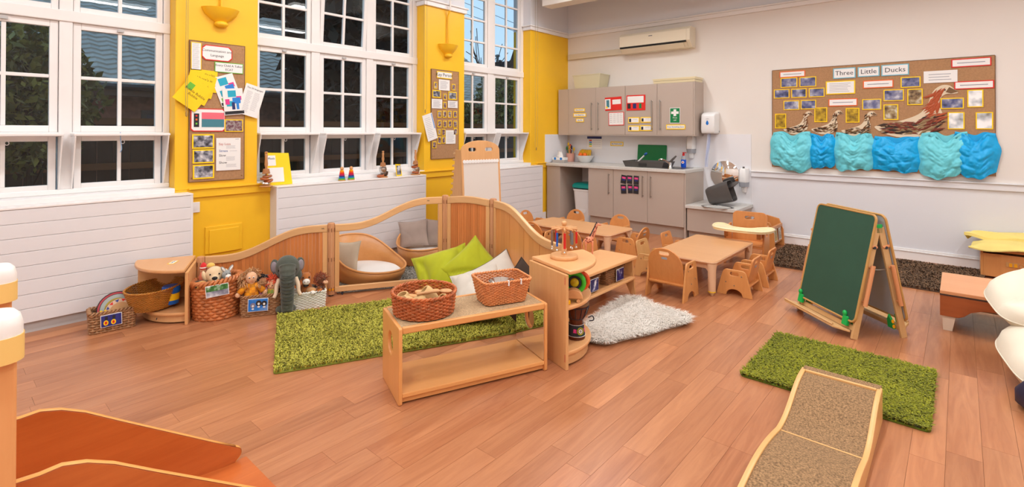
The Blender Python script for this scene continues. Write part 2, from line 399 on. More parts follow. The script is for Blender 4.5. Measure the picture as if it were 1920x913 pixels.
# ---- boarded covers under the windows
def cover(y0, y1, label):
    t = thing('radiator_cover', label, 'radiator cover', (0, y0, 0), 0); L = y1-y0
    shared = B((XC-.018, .012, 0), (XC, L-.012, .0975)).mesh('board')
    for i in range(8):
        obj('board', shared, m_cov, t, .0028, loc=(0, 0, .075+.0992*i))
    for y in (0, L-.02): obj('side_panel', B((XP+.002, y, .06), (XC+.001, y+.02, .869)), m_cov, t, .002)
    obj('top_board', MB().box((XP+.002, 0, .869), (XC+.004, L, .884)), m_white, t, .003)
    obj('plinth', B((XP+.01, .02, .0), (XC-.025, L-.02, .072)), m_grey, t)
    return t
cover(-2.2, 1.493, 'long white boarded radiator cover beside the half-round wooden shelf')
cover(2.194, 4.003, 'white boarded radiator cover with two rainbow stacking toys on top')
cover(4.72, 6.315, 'white boarded radiator cover beside the fitted kitchen cupboards')

# ---- bowl wall lamps, painted with the wall
def bowl_lamp(cx, cy, label):
    p = onx(cx, cy, XP); t = thing('wall_lamp', label, 'lamp', (XP, p.y, p.z)); R = .155
    prof = [(.03, -.115), (.05, -.098), (.095, -.065), (.13, -.03), (R, .02), (R-.008, .02), (.12, -.02), (.04, -.08), (0.0, -.085)]
    n = 20; vs = []
    e = MB(); rows = []
    for i in range(n+1):
        a = -PI/2+PI*i/n
        rows.append([(r*math.cos(a)*.85, r*math.sin(a), z) for r, z in prof])
    e.sheet(rows); obj('bowl', e, m_yel, t, smooth=True)
    obj('finial', MB().ball((.028, 0, -.118), (.05, .058, .03)), m_yel, t, smooth='all')
    obj('back_plate', B((0, -.06, -.08), (.012, .06, .02)), m_yel, t)
    top = 3.0
    obj('conduit', MB().tube(smooth_path([(.03, 0, .0), (.03, 0, .1), (.022, 0, .3), (.022, 0.0, top-p.z-.10), (.06, .0, top-p.z-.02)], 5), .011, 8), m_yel, t, smooth=True)
    obj('upper_conduit', MB().tube([(.062, 0, top-p.z-.03), (.062, 0, 3.55-p.z)], .011, 8), m_white, t, smooth=True)
bowl_lamp(413, 22, 'yellow painted bowl wall lamp above the communication pinboard')
bowl_lamp(838, 88, 'yellow painted bowl wall lamp above the key person pinboard')
def pull_cord(x1, x2, ytop_px, yend, label, y=None):
    a, b = onx(x1, yend, XP+.03), onx(x2, yend, XP+.03)
    t = thing('pull_cord', label, 'cord', (XP+.03+.02, a.y, a.z))
    for d in (0, b.y-a.y): obj('string', MB().cyl((0, d, 0), (0, d, 3.6-a.z), .0018, n=5), mat('cord_grey', (150, 140, 110), .8), t)
    obj('cord_knob', MB().lathe([(0, -.05), (.008, -.045), (.010, -.02), (.005, 0), (0, .002)], (0, (b.y-a.y)/2, 0), 10), mat('knob_wood', (176, 140, 70), .5), t, smooth=True)
pull_cord(346.5, 350, 0, 208, 'thin window cord hanging down the yellow pier past the yellow paper sheets')
pull_cord(793, 798, 0, 205, 'thin window cord hanging beside the key person pinboard')
pull_cord(1001.5, 1006, 0, 276, 'thin window cord hanging on the yellow pier next to the kitchen cupboards')
t = tag(obj('light_switch', B((XP, 1.50, .70), (XP+.012, 1.585, .79)), m_white, bevel=.003), 'white switch plate on the yellow pier at the end of the long radiator cover', 'switch')
obj('rocker', B((XP+.012, 1.53, .725), (XP+.016, 1.555, .765)), m_white, t)

# ================================================================== OUTSIDE
ground = struct(obj('ground', B((-40, -20, -.5), (-5.4, 40, -.4)), mat('dark_paving', (60, 58, 52), .9)))
def house():
    t = thing('neighbour_house', 'neighbouring brick house with a grey tiled roof outside the windows', 'house', (-10, 0, 0))
    ye0, ye1 = -8, 12.0; ez, rz, dx = 2.12, 4.10, 3.0
    obj('wall', B((-5.5, ye0+.3, -.4), (-.45, ye1-.3, ez)), mat('dark_brick', (150, 98, 78), .9, var=.25, vscale=14), t)
    obj('gable', MB().add([(-.45, ye1-.3, ez), (-5.5, ye1-.3, ez), (-3, ye1-.3, rz-.1), (-.45, ye1-.5, ez), (-5.5, ye1-.5, ez), (-3, ye1-.5, rz-.1)], [(0,1,2),(5,4,3),(0,2,5,3),(2,1,4,5)]), MATS['dark_brick'], t)
    obj('fascia', B((-.1, ye0, ez-.16), (-.05, ye1, ez)), mat('fascia_brown', (92, 66, 52), .6), t)
    obj('gutter', MB().cyl((0, ye0, ez-.02), (0, ye1, ez-.02), .055, n=8), mat('gutter_black', (28, 28, 30), .4), t)
    # tiled roof: courses with a wavy lower edge
    L = math.hypot(dx, rz-ez); nc = 22; ca = dx/L; sa = (rz-ez)/L; e = MB(); tw = .26; st = .065
    ys = np.arange(ye0, ye1+.001, st)
    for c in range(nc):
        s0 = L*c/nc-.02; s1 = L*(c+1)/nc+.03
        rows = []
        for s, lift in ((s0, -.005), (s0, .05), (s1, .012)):
            r = []
            for y in ys:
                wv = .016*math.cos(2*PI*y/tw); r.append((-ca*s - sa*0 + sa*0, y, ez+sa*s+lift+wv))
            rows.append(r)
        e.sheet(rows)
    stuff(obj('roof_tiles', e, mat('slate_tile', (178, 166, 152), .55, var=.12, vscale=3), t))
    obj('roof_back', MB().add([(-dx, ye0, rz), (-dx, ye1, rz), (-2*dx, ye1, ez), (-2*dx, ye0, ez)], [(0,1,2,3)]), MATS['slate_tile'], t)
    obj('ridge', MB().cyl((-dx, ye0, rz+.02), (-dx, ye1, rz+.02), .09, n=8), MATS['slate_tile'], t)
    for y in (.2, 2.4, 5.2, 7.8):
        w = obj('house_window', frame2d(MB(), -.46, -.40, y, y+1.1, .7, 1.75, .07), mat('dark_frame', (70, 66, 62), .5), t)
        obj('house_pane', B((-.445, y+.07, .77), (-.435, y+1.03, 1.68)), mat('dusk_pane', (62, 72, 92), .1), w)
house()
m_fence = wood('fence_brown', (48, 32, 24), (74, 50, 36), 'Z', 3, .8)
t = thing('timber_fence', 'dark brown timber fence outside below the windows', 'fence', (-7.4, 0, -.4))
fb = B((-.01, 0, 0), (.01, .145, 1.9)).mesh('fence_board')
for i in range(74): obj('fence_board', fb, m_fence, t, loc=(.006*(i % 2), -1.6+.152*i, 0))
for z in (.5, 1.36, 1.88): obj('fence_rail', B((.012, -1.6, z), (.06, 9.65, z+.075)), mat('fence_rail_brown', (120, 74, 42), .8), t)
def leaves(n, cen, rad, size, tone_lo=.0, tone_hi=1., shell=.55):
    P = RNG.normal(size=(n, 3)); P /= np.linalg.norm(P, axis=1)[:, None]; R = shell+(1-shell)*RNG.random(n)
    lump = 1+.18*np.sin(P[:, 0]*5+1)*np.sin(P[:, 1]*6+2)*np.cos(P[:, 2]*5)
    P = P*(R*lump)[:, None]*np.array(rad)+np.array(cen)
    A = RNG.normal(size=(n, 3)); A /= np.linalg.norm(A, axis=1)[:, None]; U = RNG.normal(size=(n, 3)); Bv = np.cross(A, U); Bv /= np.linalg.norm(Bv, axis=1)[:, None]
    s = (size*(.6+.8*RNG.random(n)))[:, None]
    V = np.stack([P-A*s, P+Bv*s*.45, P+A*s, P-Bv*s*.45], 1).reshape(-1, 3)
    me = bpy.data.meshes.new('leaves'); me.from_pydata(V.tolist(), [], (np.arange(n*4).reshape(-1, 4)).tolist())
    at = me.attributes.new('tone', 'FLOAT', 'POINT'); at.data.foreach_set('value', np.repeat(tone_lo+(tone_hi-tone_lo)*RNG.random(n), 4)); me.update(); return me
m_leaf = tufted('dusky_leaves', (50, 62, 28), (150, 146, 78), .5)
m_dark = tufted('conifer_leaves', (10, 13, 10), (30, 34, 24), .7)
m_bark = mat('bark', (52, 42, 34), .9)
def bush(loc, rad, n, size, label, m, name='bush', stem=.05, group=None, h0=None):
    t = thing(name, label, name.split('_')[-1], (loc[0], loc[1], -.4), 0, group)
    zc = loc[2]+.4
    stuff(obj('foliage', leaves(n, (0, 0, zc), rad, size), m, t))
    e = MB().tube([(0, 0, 0), (.04, .02, zc*.5), (0, 0, zc+rad[2]*.4)], stem, 7, rad=[stem, stem*.8, stem*.3])
    for i in range(6):
        a = i*1.1; e.tube([(0.02, .01, zc*.5+.1*i*rad[2]), (rad[0]*.7*math.cos(a), rad[1]*.7*math.sin(a), zc-.2*rad[2]+.15*i*rad[2])], stem*.3, 5)
    obj('stem', e, m_bark, t)
bush((-6.6, .62, 1.75), (.5, .55, .75), 5200, .05, 'leafy shrub with yellowish green leaves outside the long window', m_leaf)
bush((-6.4, -.4, 1.2), (.5, .6, 1.1), 4600, .05, 'tall leafy shrub outside beside the yellow-green one', m_leaf)
bush((-8.8, 9.9, 1.75), (.8, 1.3, 1.15), 6500, .06, 'broad leafy hedge bush outside the window by the kitchen', m_leaf)
bush((-8.7, 7.75, 1.35), (.7, .85, .85), 4200, .06, 'rounded hedge bush outside the window above the whiteboard stand', m_leaf)
bush((-8.5, 5.35, 2.8), (.95, 1.30, 3.2), 16000, .17, 'tall dark conifer outside the window with the stacking toys', m_dark, 'conifer_tree', .16)
bush((-9.0, 3.3, 4.9), (.7, .75, 1.7), 4500, .13, 'dark treetop rising behind the tiled roof', m_dark, 'background_tree', .12)
bush((-20.5, 10.0, 7.0), (2.2, 3.2, 3.2), 9000, .3, 'dark broad tree beyond the tiled roof', m_dark, 'background_tree', .25)
bush((-20.5, 2.2, 7.4), (2.2, 3.6, 3.4), 9000, .3, 'dark tree mass behind the roof ridge', m_dark, 'background_tree', .25)
# bare tree and chimney against the sky
t = thing('bare_tree', 'leafless pruned tree against the blue sky', 'tree', (-12.3, 12.4, -.4))
e = MB(); e.tube([(0, 0, 0), (.05, .1, 2.2), (0, .2, 3.6)], .13, 8, rad=[.16, .13, .1]); e.tube([(0, .2, 3.5), (.2, .9, 3.85), (.3, 1.35, 4.3), (.3, 1.5, 4.75)], .07, 7, rad=[.1, .1, .09, .05])
for i in range(16):
    a = -.9+i*.14; z = 3.5+.03*i
    e.tube(smooth_path([(0, .2, z-.2), (.1, .2-.5*math.sin(a*2), z+.35), (.1, .2-.95*math.sin(a*2.2)+.1*(i % 3), z+.55+.25*(i % 4))], 3), .013, 5)
obj('branches', e, m_bark, t)
def chimney(y, label, vent):
    t = thing('chimney', label, 'chimney', (-13.0, y, 2.62))
    m = mat('chimney_brick', (70, 56, 56), .9, var=.2, vscale=8)
    obj('stack', MB().box((-.35, -.45, -3.02), (.35, .45, 1.15)).box((-.42, -.52, 1.15), (.42, .52, 1.32)), m, t)
    for d in (-.2, .22): obj('chimney_pot', MB().lathe([(.11, 1.3), (.13, 1.32), (.10, 1.40), (.12, 1.43), (.08, 1.43), (.08, 1.36)], (0, d, 0), 10), m, t)
    if vent: obj('flue_cowl', MB().lathe([(.05, 1.3), (.05, 1.52), (.09, 1.54), (.09, 1.60), (0, 1.63)], (.1, -.38, 0), 10).cyl((.1,-.38,.2), (.1,-.38,1.3), .13), mat('cowl_grey', (120, 130, 130), .5), t)
pc = onx(942, 124, -13.0); chimney(pc.y, 'brick chimney with a pale flue cowl against the sky', True)
pc = onx(966, 124, -13.0); chimney(pc.y+.3, 'dark brick chimney with two pots beside the window frame', False)
t = tag(obj('brick_gable', B((-6.1, 7.13, -.4), (-5.6, 8.4, 5.2)), mat('gable_brick', (96, 78, 72), .9, var=.3, vscale=10)), 'brick wall edge of the neighbouring wing seen through the kitchen-side window', 'wall')
for k_, (a, b) in enumerate((((30, 0), (60, 190)), ((20, 60), (110, 230)))):
    pass
t = tag(obj('overhead_wire', MB().cyl(onx(871, 5, -11), onx(975, 48, -11), .008, n=5).cyl(onx(871, 25, -11), onx(975, 62, -11), .008, n=5), mat('wire', (60, 70, 90), .6)), 'pair of thin overhead wires crossing the sky', 'wire')

# ================================================================== SHEETS, BOARDS, SIGNS
from mathutils import noise as mnoise
BASIS = {'Y': Matrix(((1,0,0,0),(0,0,-1,0),(0,1,0,0),(0,0,0,1))), 'X': Matrix(((0,0,1,0),(1,0,0,0),(0,1,0,0),(0,0,0,1)))}
m_ink = mat('dark_ink', (52, 52, 60), .8); m_inkb = mat('blue_ink', (60, 100, 170), .8); m_inkr = mat('red_ink', (190, 90, 80), .8)
m_paper = mat('white_paper', (240, 238, 236), .55)
PAP = {'white': m_paper, 'yellow': mat('yellow_card', (255, 212, 20), .6), 'red': mat('red_card', (222, 44, 36), .55), 'green': mat('green_card', (110, 190, 60), .6),
       'blue': mat('pale_blue_card', (120, 190, 210), .6), 'dkgreen': mat('sign_green', (14, 128, 70), .4), 'navy': mat('navy_card', (40, 48, 110), .5), 'black': mat('black_card', (42, 40, 44), .6),
       'orange': mat('orange_card', (240, 110, 50), .6), 'cream': mat('cream_card', (235, 225, 190), .6), 'teal': mat('teal_print', (70, 130, 145), .6), 'pink': mat('pink_print', (235, 110, 125), .6),
       'skyblue': mat('sky_blue_print', (40, 130, 215), .5), 'cyan': mat('cyan_print', (40, 170, 200), .6), 'magenta': mat('magenta_print', (226, 60, 140), .6), 'grey': mat('grey_print', (150, 152, 158), .6)}
def photo_mat(name, cols, scale=14., seed=0.):
    if name in MATS: return MATS[name]
    m, nt, b = _base(name); N = nt.nodes.new; L = nt.links.new
    tc = N('ShaderNodeTexCoord'); oi = N('ShaderNodeObjectInfo'); mu = N('ShaderNodeMath'); mu.operation = 'MULTIPLY'; mu.inputs[1].default_value = 23.0; L(oi.outputs['Random'], mu.inputs[0])
    ad = N('ShaderNodeVectorMath'); ad.operation = 'ADD'; L(tc.outputs['Object'], ad.inputs[0]); L(mu.outputs[0], ad.inputs[1])
    n = N('ShaderNodeTexNoise'); n.inputs['Scale'].default_value = scale; n.inputs['Detail'].default_value = 2.5; L(ad.outputs[0], n.inputs['Vector'])
    r = N('ShaderNodeValToRGB'); L(n.outputs['Fac'], r.inputs[0]); el = r.color_ramp.elements
    while len(el) < len(cols): el.new(.5)
    for i, c in enumerate(cols): el[i].position = .28+.44*i/(len(cols)-1); el[i].color = rgb(*c)
    L(r.outputs[0], b.inputs['Base Color']); b.inputs['Roughness'].default_value = .35; MATS[name] = m; return m
ph_grey = photo_mat('photo_grey', [(30, 30, 36), (90, 92, 104), (165, 165, 175), (225, 222, 222)], 22)
ph_warm = photo_mat('photo_warm', [(40, 34, 30), (120, 92, 60), (170, 150, 110), (210, 205, 195)], 18)
ph_blue = photo_mat('photo_blue', [(50, 52, 80), (92, 96, 140), (140, 140, 165), (200, 200, 210)], 14)
ph_gold = photo_mat('photo_gold', [(90, 70, 20), (170, 135, 20), (215, 180, 40)], 20)
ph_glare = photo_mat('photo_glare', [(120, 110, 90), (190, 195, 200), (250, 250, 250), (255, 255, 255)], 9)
ph_child = photo_mat('photo_child', [(40, 44, 70), (120, 70, 80), (150, 140, 140), (200, 180, 170)], 40)
def sheet(name, label, cat, plane, val, bbox, col='white', border=None, bw=.010, ang=0., text=(), lines=(), blocks=(), photo=None, group=None, cut=0., off=0.004, size=None, lift=0.):
    """sheet of paper on a wall plane; bbox in photo pixels; text (string,u,v,size,mat) and bars with u,v in -1..1"""
    f = ony if plane == 'Y' else onx
    x0, y0, x1, y1 = bbox; xm, ym = (x0+x1)/2, (y0+y1)/2
    L_, R_, T_, B_ = f(x0, ym, val), f(x1, ym, val), f(xm, y0, val), f(xm, y1, val); c = f(xm, ym, val)
    w = (R_-L_).length; h = T_.z-B_.z
    if size: w, h = size
    n = Vector((0, -1, 0)) if plane == 'Y' else Vector((1, 0, 0))
    Mx = Matrix.Translation(Vector((c.x, c.y, (T_.z+B_.z)/2))+n*off) @ BASIS[plane] @ RZ(math.radians(ang)) @ (RX(lift) if lift else Matrix())
    def outline(g):
        W, H, q = w/2-g, h/2-g, max(cut-g*.4, 0)
        return [(-W, -H), (W, -H), (W, H), (-W, H)] if not cut else [(-W+q, -H), (W-q, -H), (W, -H+q), (W, H-q), (W-q, H), (-W+q, H), (-W, H-q), (-W, -H+q)]
    def slab(P, z0, z1):
        k = len(P); return MB().add([(p[0], p[1], z0) for p in P]+[(p[0], p[1], z1) for p in P], [tuple(range(k-1, -1, -1)), tuple(range(k, 2*k))]+[(i, (i+1) % k, k+(i+1) % k, k+i) for i in range(k)])
    root = tag(obj(name, slab(outline(0), 0, .0015), PAP[border] if border else (photo or PAP[col])), label, cat, group); root.matrix_basis = Mx
    if border: obj('print' if photo else 'paper', slab(outline(bw), .0015, .0024), photo or PAP[col], root)
    z = .0025 if border else .0016
    for (s, u, v, sz, m) in text: stuff(obj('lettering', text_mb(s, sz, .0003, T(u*w/2, v*h/2, z+.0004)), m, root))
    if lines:
        e = MB()
        for (u0, u1, v, th) in lines: e.box((u0*w/2, v*h/2-th/2, z), (u1*w/2, v*h/2+th/2, z+.0004))
        stuff(obj('printed_lines', e, mat('faint_print', (150, 150, 160), .8), root))
    for bi_, (u0, u1, v0, v1, cc) in enumerate(blocks):
        obj('printed_block', B((u0*w/2, v0*h/2, z), (u1*w/2, v1*h/2, z+.0005+.0002*bi_)), cc if not isinstance(cc, str) else PAP[cc], root)
    return root
def rows(n, u0=-.8, u1=.8, top=.8, bot=-.8, th=.002, seed=0):
    r = random.Random(n*17+seed); return [(u0, u1-(u1-u0)*r.random()*.25, top+(bot-top)*i/max(1, n-1), th) for i in range(n)]
m_hess = mat('hessian_board', (176, 134, 96), .9, var=.10, vscale=60, bump=.25, bscale=220)
def pinboard(label, y0, y1, z0, z1):
    t = thing('pinboard', label, 'pinboard', (XP+.001, (y0+y1)/2, z0)); w = (y1-y0)/2; h = z1-z0
    obj('backing', B((0, -w, 0), (.012, w, h)), m_hess, t, .002)
    obj('edge_trim', frame2d(MB(), -.0, .0135, -w-.004, w+.004, -.004, h+.004, .005), mat('board_edge', (120, 88, 60), .7), t)
    for (a, b) in ((-w+.02, .03), (w-.02, .03), (w-.02, h-.03)): obj('screw', MB().cyl((.011, a, b), (.0145, a, b), .006, n=8), mat('brass', (170, 130, 70), .35, 1.), t)
    return t
# --- communication board
a, b = onx(355, 75.5, XP), onx(355, 341, XP); c = onx(457, 200, XP)
pinboard('tall brown hessian pinboard with the communication and language heading', a.y, c.y, b.z, a.z)
PX = XP+.0155
sheet('notice', 'narrow white notice with yellow edges at the top corner of the communication pinboard', 'paper', 'X', PX, (357.8, 79.2, 377.4, 131.3), border='yellow', bw=.006, lines=rows(22, -.7, .7, .9, -.9, .002))
sheet('heading_card', 'red edged eight-sided card reading Communication and Language', 'sign', 'X', PX, (378.3, 86, 435.6, 114.4), border='red', cut=.03, bw=.008, text=[('Communication and', 0, .28, .030, m_ink), ('Language', 0, -.32, .030, m_ink)])
sheet('heading_card', 'green edged card reading Every Child A Talker ECAT', 'sign', 'X', PX, (402.8, 118, 455.9, 137), border='green', bw=.006, text=[('Every Child A Talker', 0, .36, .027, m_ink), ('ECAT', 0, -.4, .027, m_ink)])
for i, (bb, an, tx) in enumerate((((356, 131, 407, 172), -3, 'I see Ducks'), ((350, 138, 402, 180), -14, "Where's in"), ((342, 146, 396, 190), -26, 'In, Thank'), ((335, 150, 386, 202), -36, 'Bubble Bubble\nBubble'))):
    sheet('song_sheet', ('topmost', 'second', 'third', 'lowest')[i]+' yellow song sheet of the fan pinned over the edge of the communication board', 'paper', 'X', PX, bb, 'yellow', ang=an, off=.004+.004*i,
          text=[(tx, 0.1, .55 if i < 3 else .0, .032, mat('pencil', (110, 90, 30), .8))], blocks=[(-.75, -.25, .1, .6, 'green')] if i == 3 else (), group='yellow song sheets')
for i, (bb, an) in enumerate((((405, 141, 446, 196), 20), ((418, 166, 456, 215), 6))):
    sheet('leaflet', ('upper leaflet with blue and pink speech bubbles tilted on the communication board', 'lower leaflet with two cartoon children and a black base strip on the communication board')[i], 'leaflet', 'X', PX, bb, ang=an, off=.005+.006*i,
          blocks=[(-.5, .3, .35, .85, 'cyan'), (.3, .8, .1, .4, 'magenta'), (-.1, .7, -.15, .3, 'skyblue'), (-.7, -.1, -.35, .05, 'cyan')]+([(-.95, .95, -.95, -.75, 'black'), (-.8, -.2, -.7, -.45, 'green')] if i == 0 else [(-.95, .95, -.95, -.72, 'black'), (-.2, .1, -.6, -.05, 'navy'), (.25, .5, -.6, .0, 'skyblue'), (-.8, -.4, -.2, .2, 'magenta')]))
sheet('printed_list', 'white sheet of printed text tilted past the edge of the communication board', 'paper', 'X', PX, (452, 160, 490, 218), ang=-16, off=.012, lines=rows(20, -.7, -.1, .55, -.8)+rows(16, .05, .7, .55, -.6, seed=3), text=[('The 50 languages', 0, .78, .022, m_ink)])
sheet('feeling_chart', 'red edged chart with a traffic light and pink and teal panels', 'poster', 'X', PX, (357.5, 203.5, 422.8, 246.5), border='red', cut=.02, bw=.008, blocks=[(-.82, -.52, -.62, .55, 'black'), (-.38, .92, .08, .66, 'pink'), (-.38, .92, -.62, .08, 'teal'), (-.72, -.62, .28, .42, 'red'), (-.72, -.62, -.05, .1, 'orange'), (-.72, -.62, -.4, -.25, 'green')])
sheet('photograph', 'small photo with yellow edges right of the traffic light chart', 'photo', 'X', PX, (421, 224, 455.5, 247), border='yellow', bw=.008, photo=ph_child)
for i, bb in enumerate(((360, 251.5, 401.5, 278.5), (361, 280, 401.5, 306), (361.5, 308.5, 401.5, 335))):
    sheet('photograph', ('top', 'middle', 'bottom')[i]+' yellow edged photo of the column of three on the communication board', 'photo', 'X', PX, bb, border='yellow', bw=.012, photo=ph_grey, group='photos in the column of three')
sheet('tip_sheet', 'white tip sheet reading Say Less, Stress, Slow and Show', 'paper', 'X', PX, (405.3, 258.5, 451, 319), text=[('Say Less', -.32, .62, .030, m_inkr), ('Stress', -.42, .2, .030, m_inkb), ('Slow', -.5, -.08, .030, m_ink), ('Show', -.45, -.52, .030, m_ink)],
      lines=rows(3, -.2, .6, .5, .36)+rows(4, -.2, .7, -.18, -.38)+rows(3, -.2, .7, -.64, -.78)+[(.1, .7, .19, .002), (.55, .85, .92, .004)])
# --- key person board
a = onx(808, 129.5, XP); c = onx(858.5, 200, XP)
pinboard('tall brown pinboard with the key person heading and small portrait photos', a.y, c.y, 1.06, a.z)
def K(x0, y0, x1, y1): return (785+x0/4.8, 120+y0/4.8, 785+x1/4.8, 120+y1/4.8)
sheet('heading_card', 'yellow edged heading card reading Key Person', 'sign', 'X', PX, K(162, 70, 300, 132), border='yellow', bw=.010, text=[('Key Person', 0, 0, .062, m_ink)])
for i, bb in enumerate((K(180, 142, 277, 238), K(116, 316, 210, 400), K(262, 332, 348, 396), K(242, 596, 330, 718))):
    sheet('notice', ('white text sheet below the Key Person heading', 'white text sheet at the outer edge of the key person board', 'white text sheet between the portraits on the key person board', 'lowest white text sheet on the key person board')[i], 'paper', 'X', PX, bb, lines=rows(9, -.75, .75, .7, -.7, .003, i))
for i, bb in enumerate((K(122, 235, 197, 303), K(265, 250, 340, 322))):
    sheet('photograph', 'wide photo of a dark pointed shape, %s' % ('pier edge side of the key person board', 'window side of the key person board')[i], 'photo', 'X', PX, bb, border='yellow', bw=.012, photo=ph_grey, group='wide photos on the key person board')
LBP = ['portrait beside the text sheet under the Key Person heading, pier edge side', 'portrait beside the text sheet under the Key Person heading, window side', 'portrait between the two wide photos', 'portrait between the two white text sheets', 'first portrait of the upper row of four', 'second portrait of the upper row of four', 'third portrait of the upper row of four', 'last portrait of the upper row of four, at the window side', 'first portrait of the lower row of four', 'second portrait of the lower row of four', 'third portrait of the lower row of four', 'last portrait of the lower row of four, at the window side', 'portrait touching the tilted sheet below the lower row of four', 'blue portrait beside the lowest text sheet', 'portrait above the corner of the lowest text sheet', 'portrait of the bottom pair next to the tilted sheet', 'portrait of the bottom pair next to the lowest text sheet', 'lowest portrait in the board corner behind the whiteboard stand']
for ii_, bb in enumerate((K(135, 162, 165, 222), K(295, 180, 328, 238), K(220, 268, 250, 325), K(217, 342, 248, 400), K(167, 422, 203, 482), K(215, 420, 249, 482), K(260, 422, 294, 484), K(309, 424, 343, 482), K(168, 508, 203, 568), K(217, 510, 251, 572), K(262, 508, 296, 570), K(309, 510, 345, 572),
           K(169, 585, 196, 638), K(205, 583, 238, 645), K(314, 578, 346, 634), K(168, 652, 202, 718), K(208, 652, 240, 714), K(122, 696, 157, 758))):
    sheet('portrait_photo', LBP[ii_], 'photo', 'X', PX, bb, border='yellow', bw=.009, photo=ph_child, group='portraits on the key person board')
sheet('printed_list', 'white printed sheet tilted across the edge of the key person board', 'paper', 'X', PX, K(52, 448, 142, 688), ang=17, off=.010, lines=rows(12, -.7, .5, .7, -.75, .003), blocks=[(.78, .92, -.2, .95, 'skyblue')])
# --- display board on the far wall
BX0, BX1, BZ0, BZ1 = -1.815, .272, .965, 2.20
t = thing('display_board', 'wide brown hessian display board of ducks and photos on the far wall', 'board', ((BX0+BX1)/2, YF-.001, BZ0)); hw = (BX1-BX0)/2
obj('backing', B((-hw, -.014, 0), (hw, 0, BZ1-BZ0)), m_hess, t, .002)
obj('edge_trim', MB().box((-hw-.005, -.016, 0), (-hw, 0, BZ1-BZ0)).box((hw, -.016, 0), (hw+.005, 0, BZ1-BZ0)).box((-hw, -.016, BZ1-BZ0), (hw, 0, BZ1-BZ0+.005)), MATS['board_edge'], t)
YD = YF-.0165
def D(x0, y0, x1, y1): return (1420+x0/2.402, y0/2.402, 1420+x1/2.402, y1/2.402)
for tx, bb in (('Three', D(341, 306, 442, 353)), ('Little', D(452, 300, 550, 345)), ('Ducks', D(558, 290, 682, 340))):
    sheet('heading_card', 'pale blue edged card reading %s on the duck display' % tx, 'sign', 'Y', YD, bb, border='blue', bw=.010, text=[(tx, 0, 0, .075, m_ink)], group='duck display heading')
for lb, bb in (('orange edged white strip at the top corner of the duck display', D(100, 320, 215, 348)), ('orange edged white strip beside the pale blue heading cards', D(475, 361, 612, 396)), ('orange edged white strip above the small ducks', D(320, 444, 450, 478)), ('red edged shiny white strip at the end of the display', D(885, 364, 1065, 400)), ('large shiny white strip with red edges on the duck display', D(872, 262, 1052, 300))):
    sheet('caption_strip', lb, 'sign', 'Y', YD, bb, border='orange' if 'orange' in lb else 'red', bw=.010, lines=[(-.7, .7, 0, .008)])
sheet('text_sheet', 'yellow edged white text sheet on the duck display', 'paper', 'Y', YD, D(308, 364, 440, 424), border='yellow', bw=.012, lines=rows(6, -.75, .75, .6, -.6, .004))
sheet('text_sheet', 'shiny white text sheet above the big duck', 'paper', 'Y', YD, D(748, 318, 900, 372), lines=rows(3, -.7, .7, .4, -.5, .006))
LBW = ['bluish photo just under the orange strip, outer of the top pair', 'bluish photo beside it in the top pair, next to the text sheet side', 'first bluish photo of the row of three, at the board edge', 'middle bluish photo of the row of three', 'last bluish photo of the row of three, beside the text sheet', 'bluish photo of the lower pair over the first small duck', 'bluish photo of the lower pair, beside the orange strip over the ducks', 'bluish photo under the Ducks heading card', 'bluish photo below and beside the one under the Ducks card', 'bluish photo right above the pale leaf duck', 'wide bluish photo beside the big duck neck']
for ii_, (bb, m, an) in enumerate(((D(105, 350, 180, 394), ph_blue, 0), (D(190, 346, 265, 391), ph_blue, 0), (D(75, 402, 145, 443), ph_blue, 0), (D(153, 399, 222, 440), ph_blue, 0), (D(232, 396, 303, 437), ph_blue, 0), (D(118, 453, 190, 495), ph_blue, 0), (D(195, 450, 265, 492), ph_blue, 0),
              (D(645, 346, 735, 394), ph_blue, 0), (D(568, 403, 660, 455), ph_blue, 0), (D(472, 446, 558, 494), ph_blue, 0), (D(825, 441, 930, 490), ph_blue, 0))):
    sheet('photograph', LBW[ii_], 'photo', 'Y', YD, bb, border='yellow', bw=.010, photo=m, group='wide bluish photos on the duck display')
LBU = ['upright brownish photo touching the big duck neck side', 'upright brownish photo between the pale leaf duck and the big duck', 'shiny upright photo just under the red edged strip', 'shiny upright photo above the turquoise pouch, beside the big duck chest', 'shiny upright photo at the board corner above the last blue pouch']
for ii_, (bb, m) in enumerate(((D(675, 400, 745, 473), ph_warm), (D(568, 470, 635, 540), ph_warm), (D(945, 404, 1018, 483), ph_glare), (D(857, 505, 933, 582), ph_glare), (D(983, 505, 1062, 582), ph_glare))):
    sheet('photograph', LBU[ii_], 'photo', 'Y', YD, bb, border='yellow', bw=.010, photo=m, group='upright photos with glare' if m is ph_glare else 'upright photos above the big duck')
for bb, lb in ((D(398, 486, 460, 552), 'golden photo between the second and third small ducks'), (D(257, 484, 315, 550), 'golden photo between the first and second small ducks'), (D(80, 512, 130, 578), 'golden photo at the board edge behind the first small duck')):
    sheet('photograph', lb, 'photo', 'Y', YD, bb, border='yellow', bw=.010, photo=ph_gold, group='golden photos between the ducks')
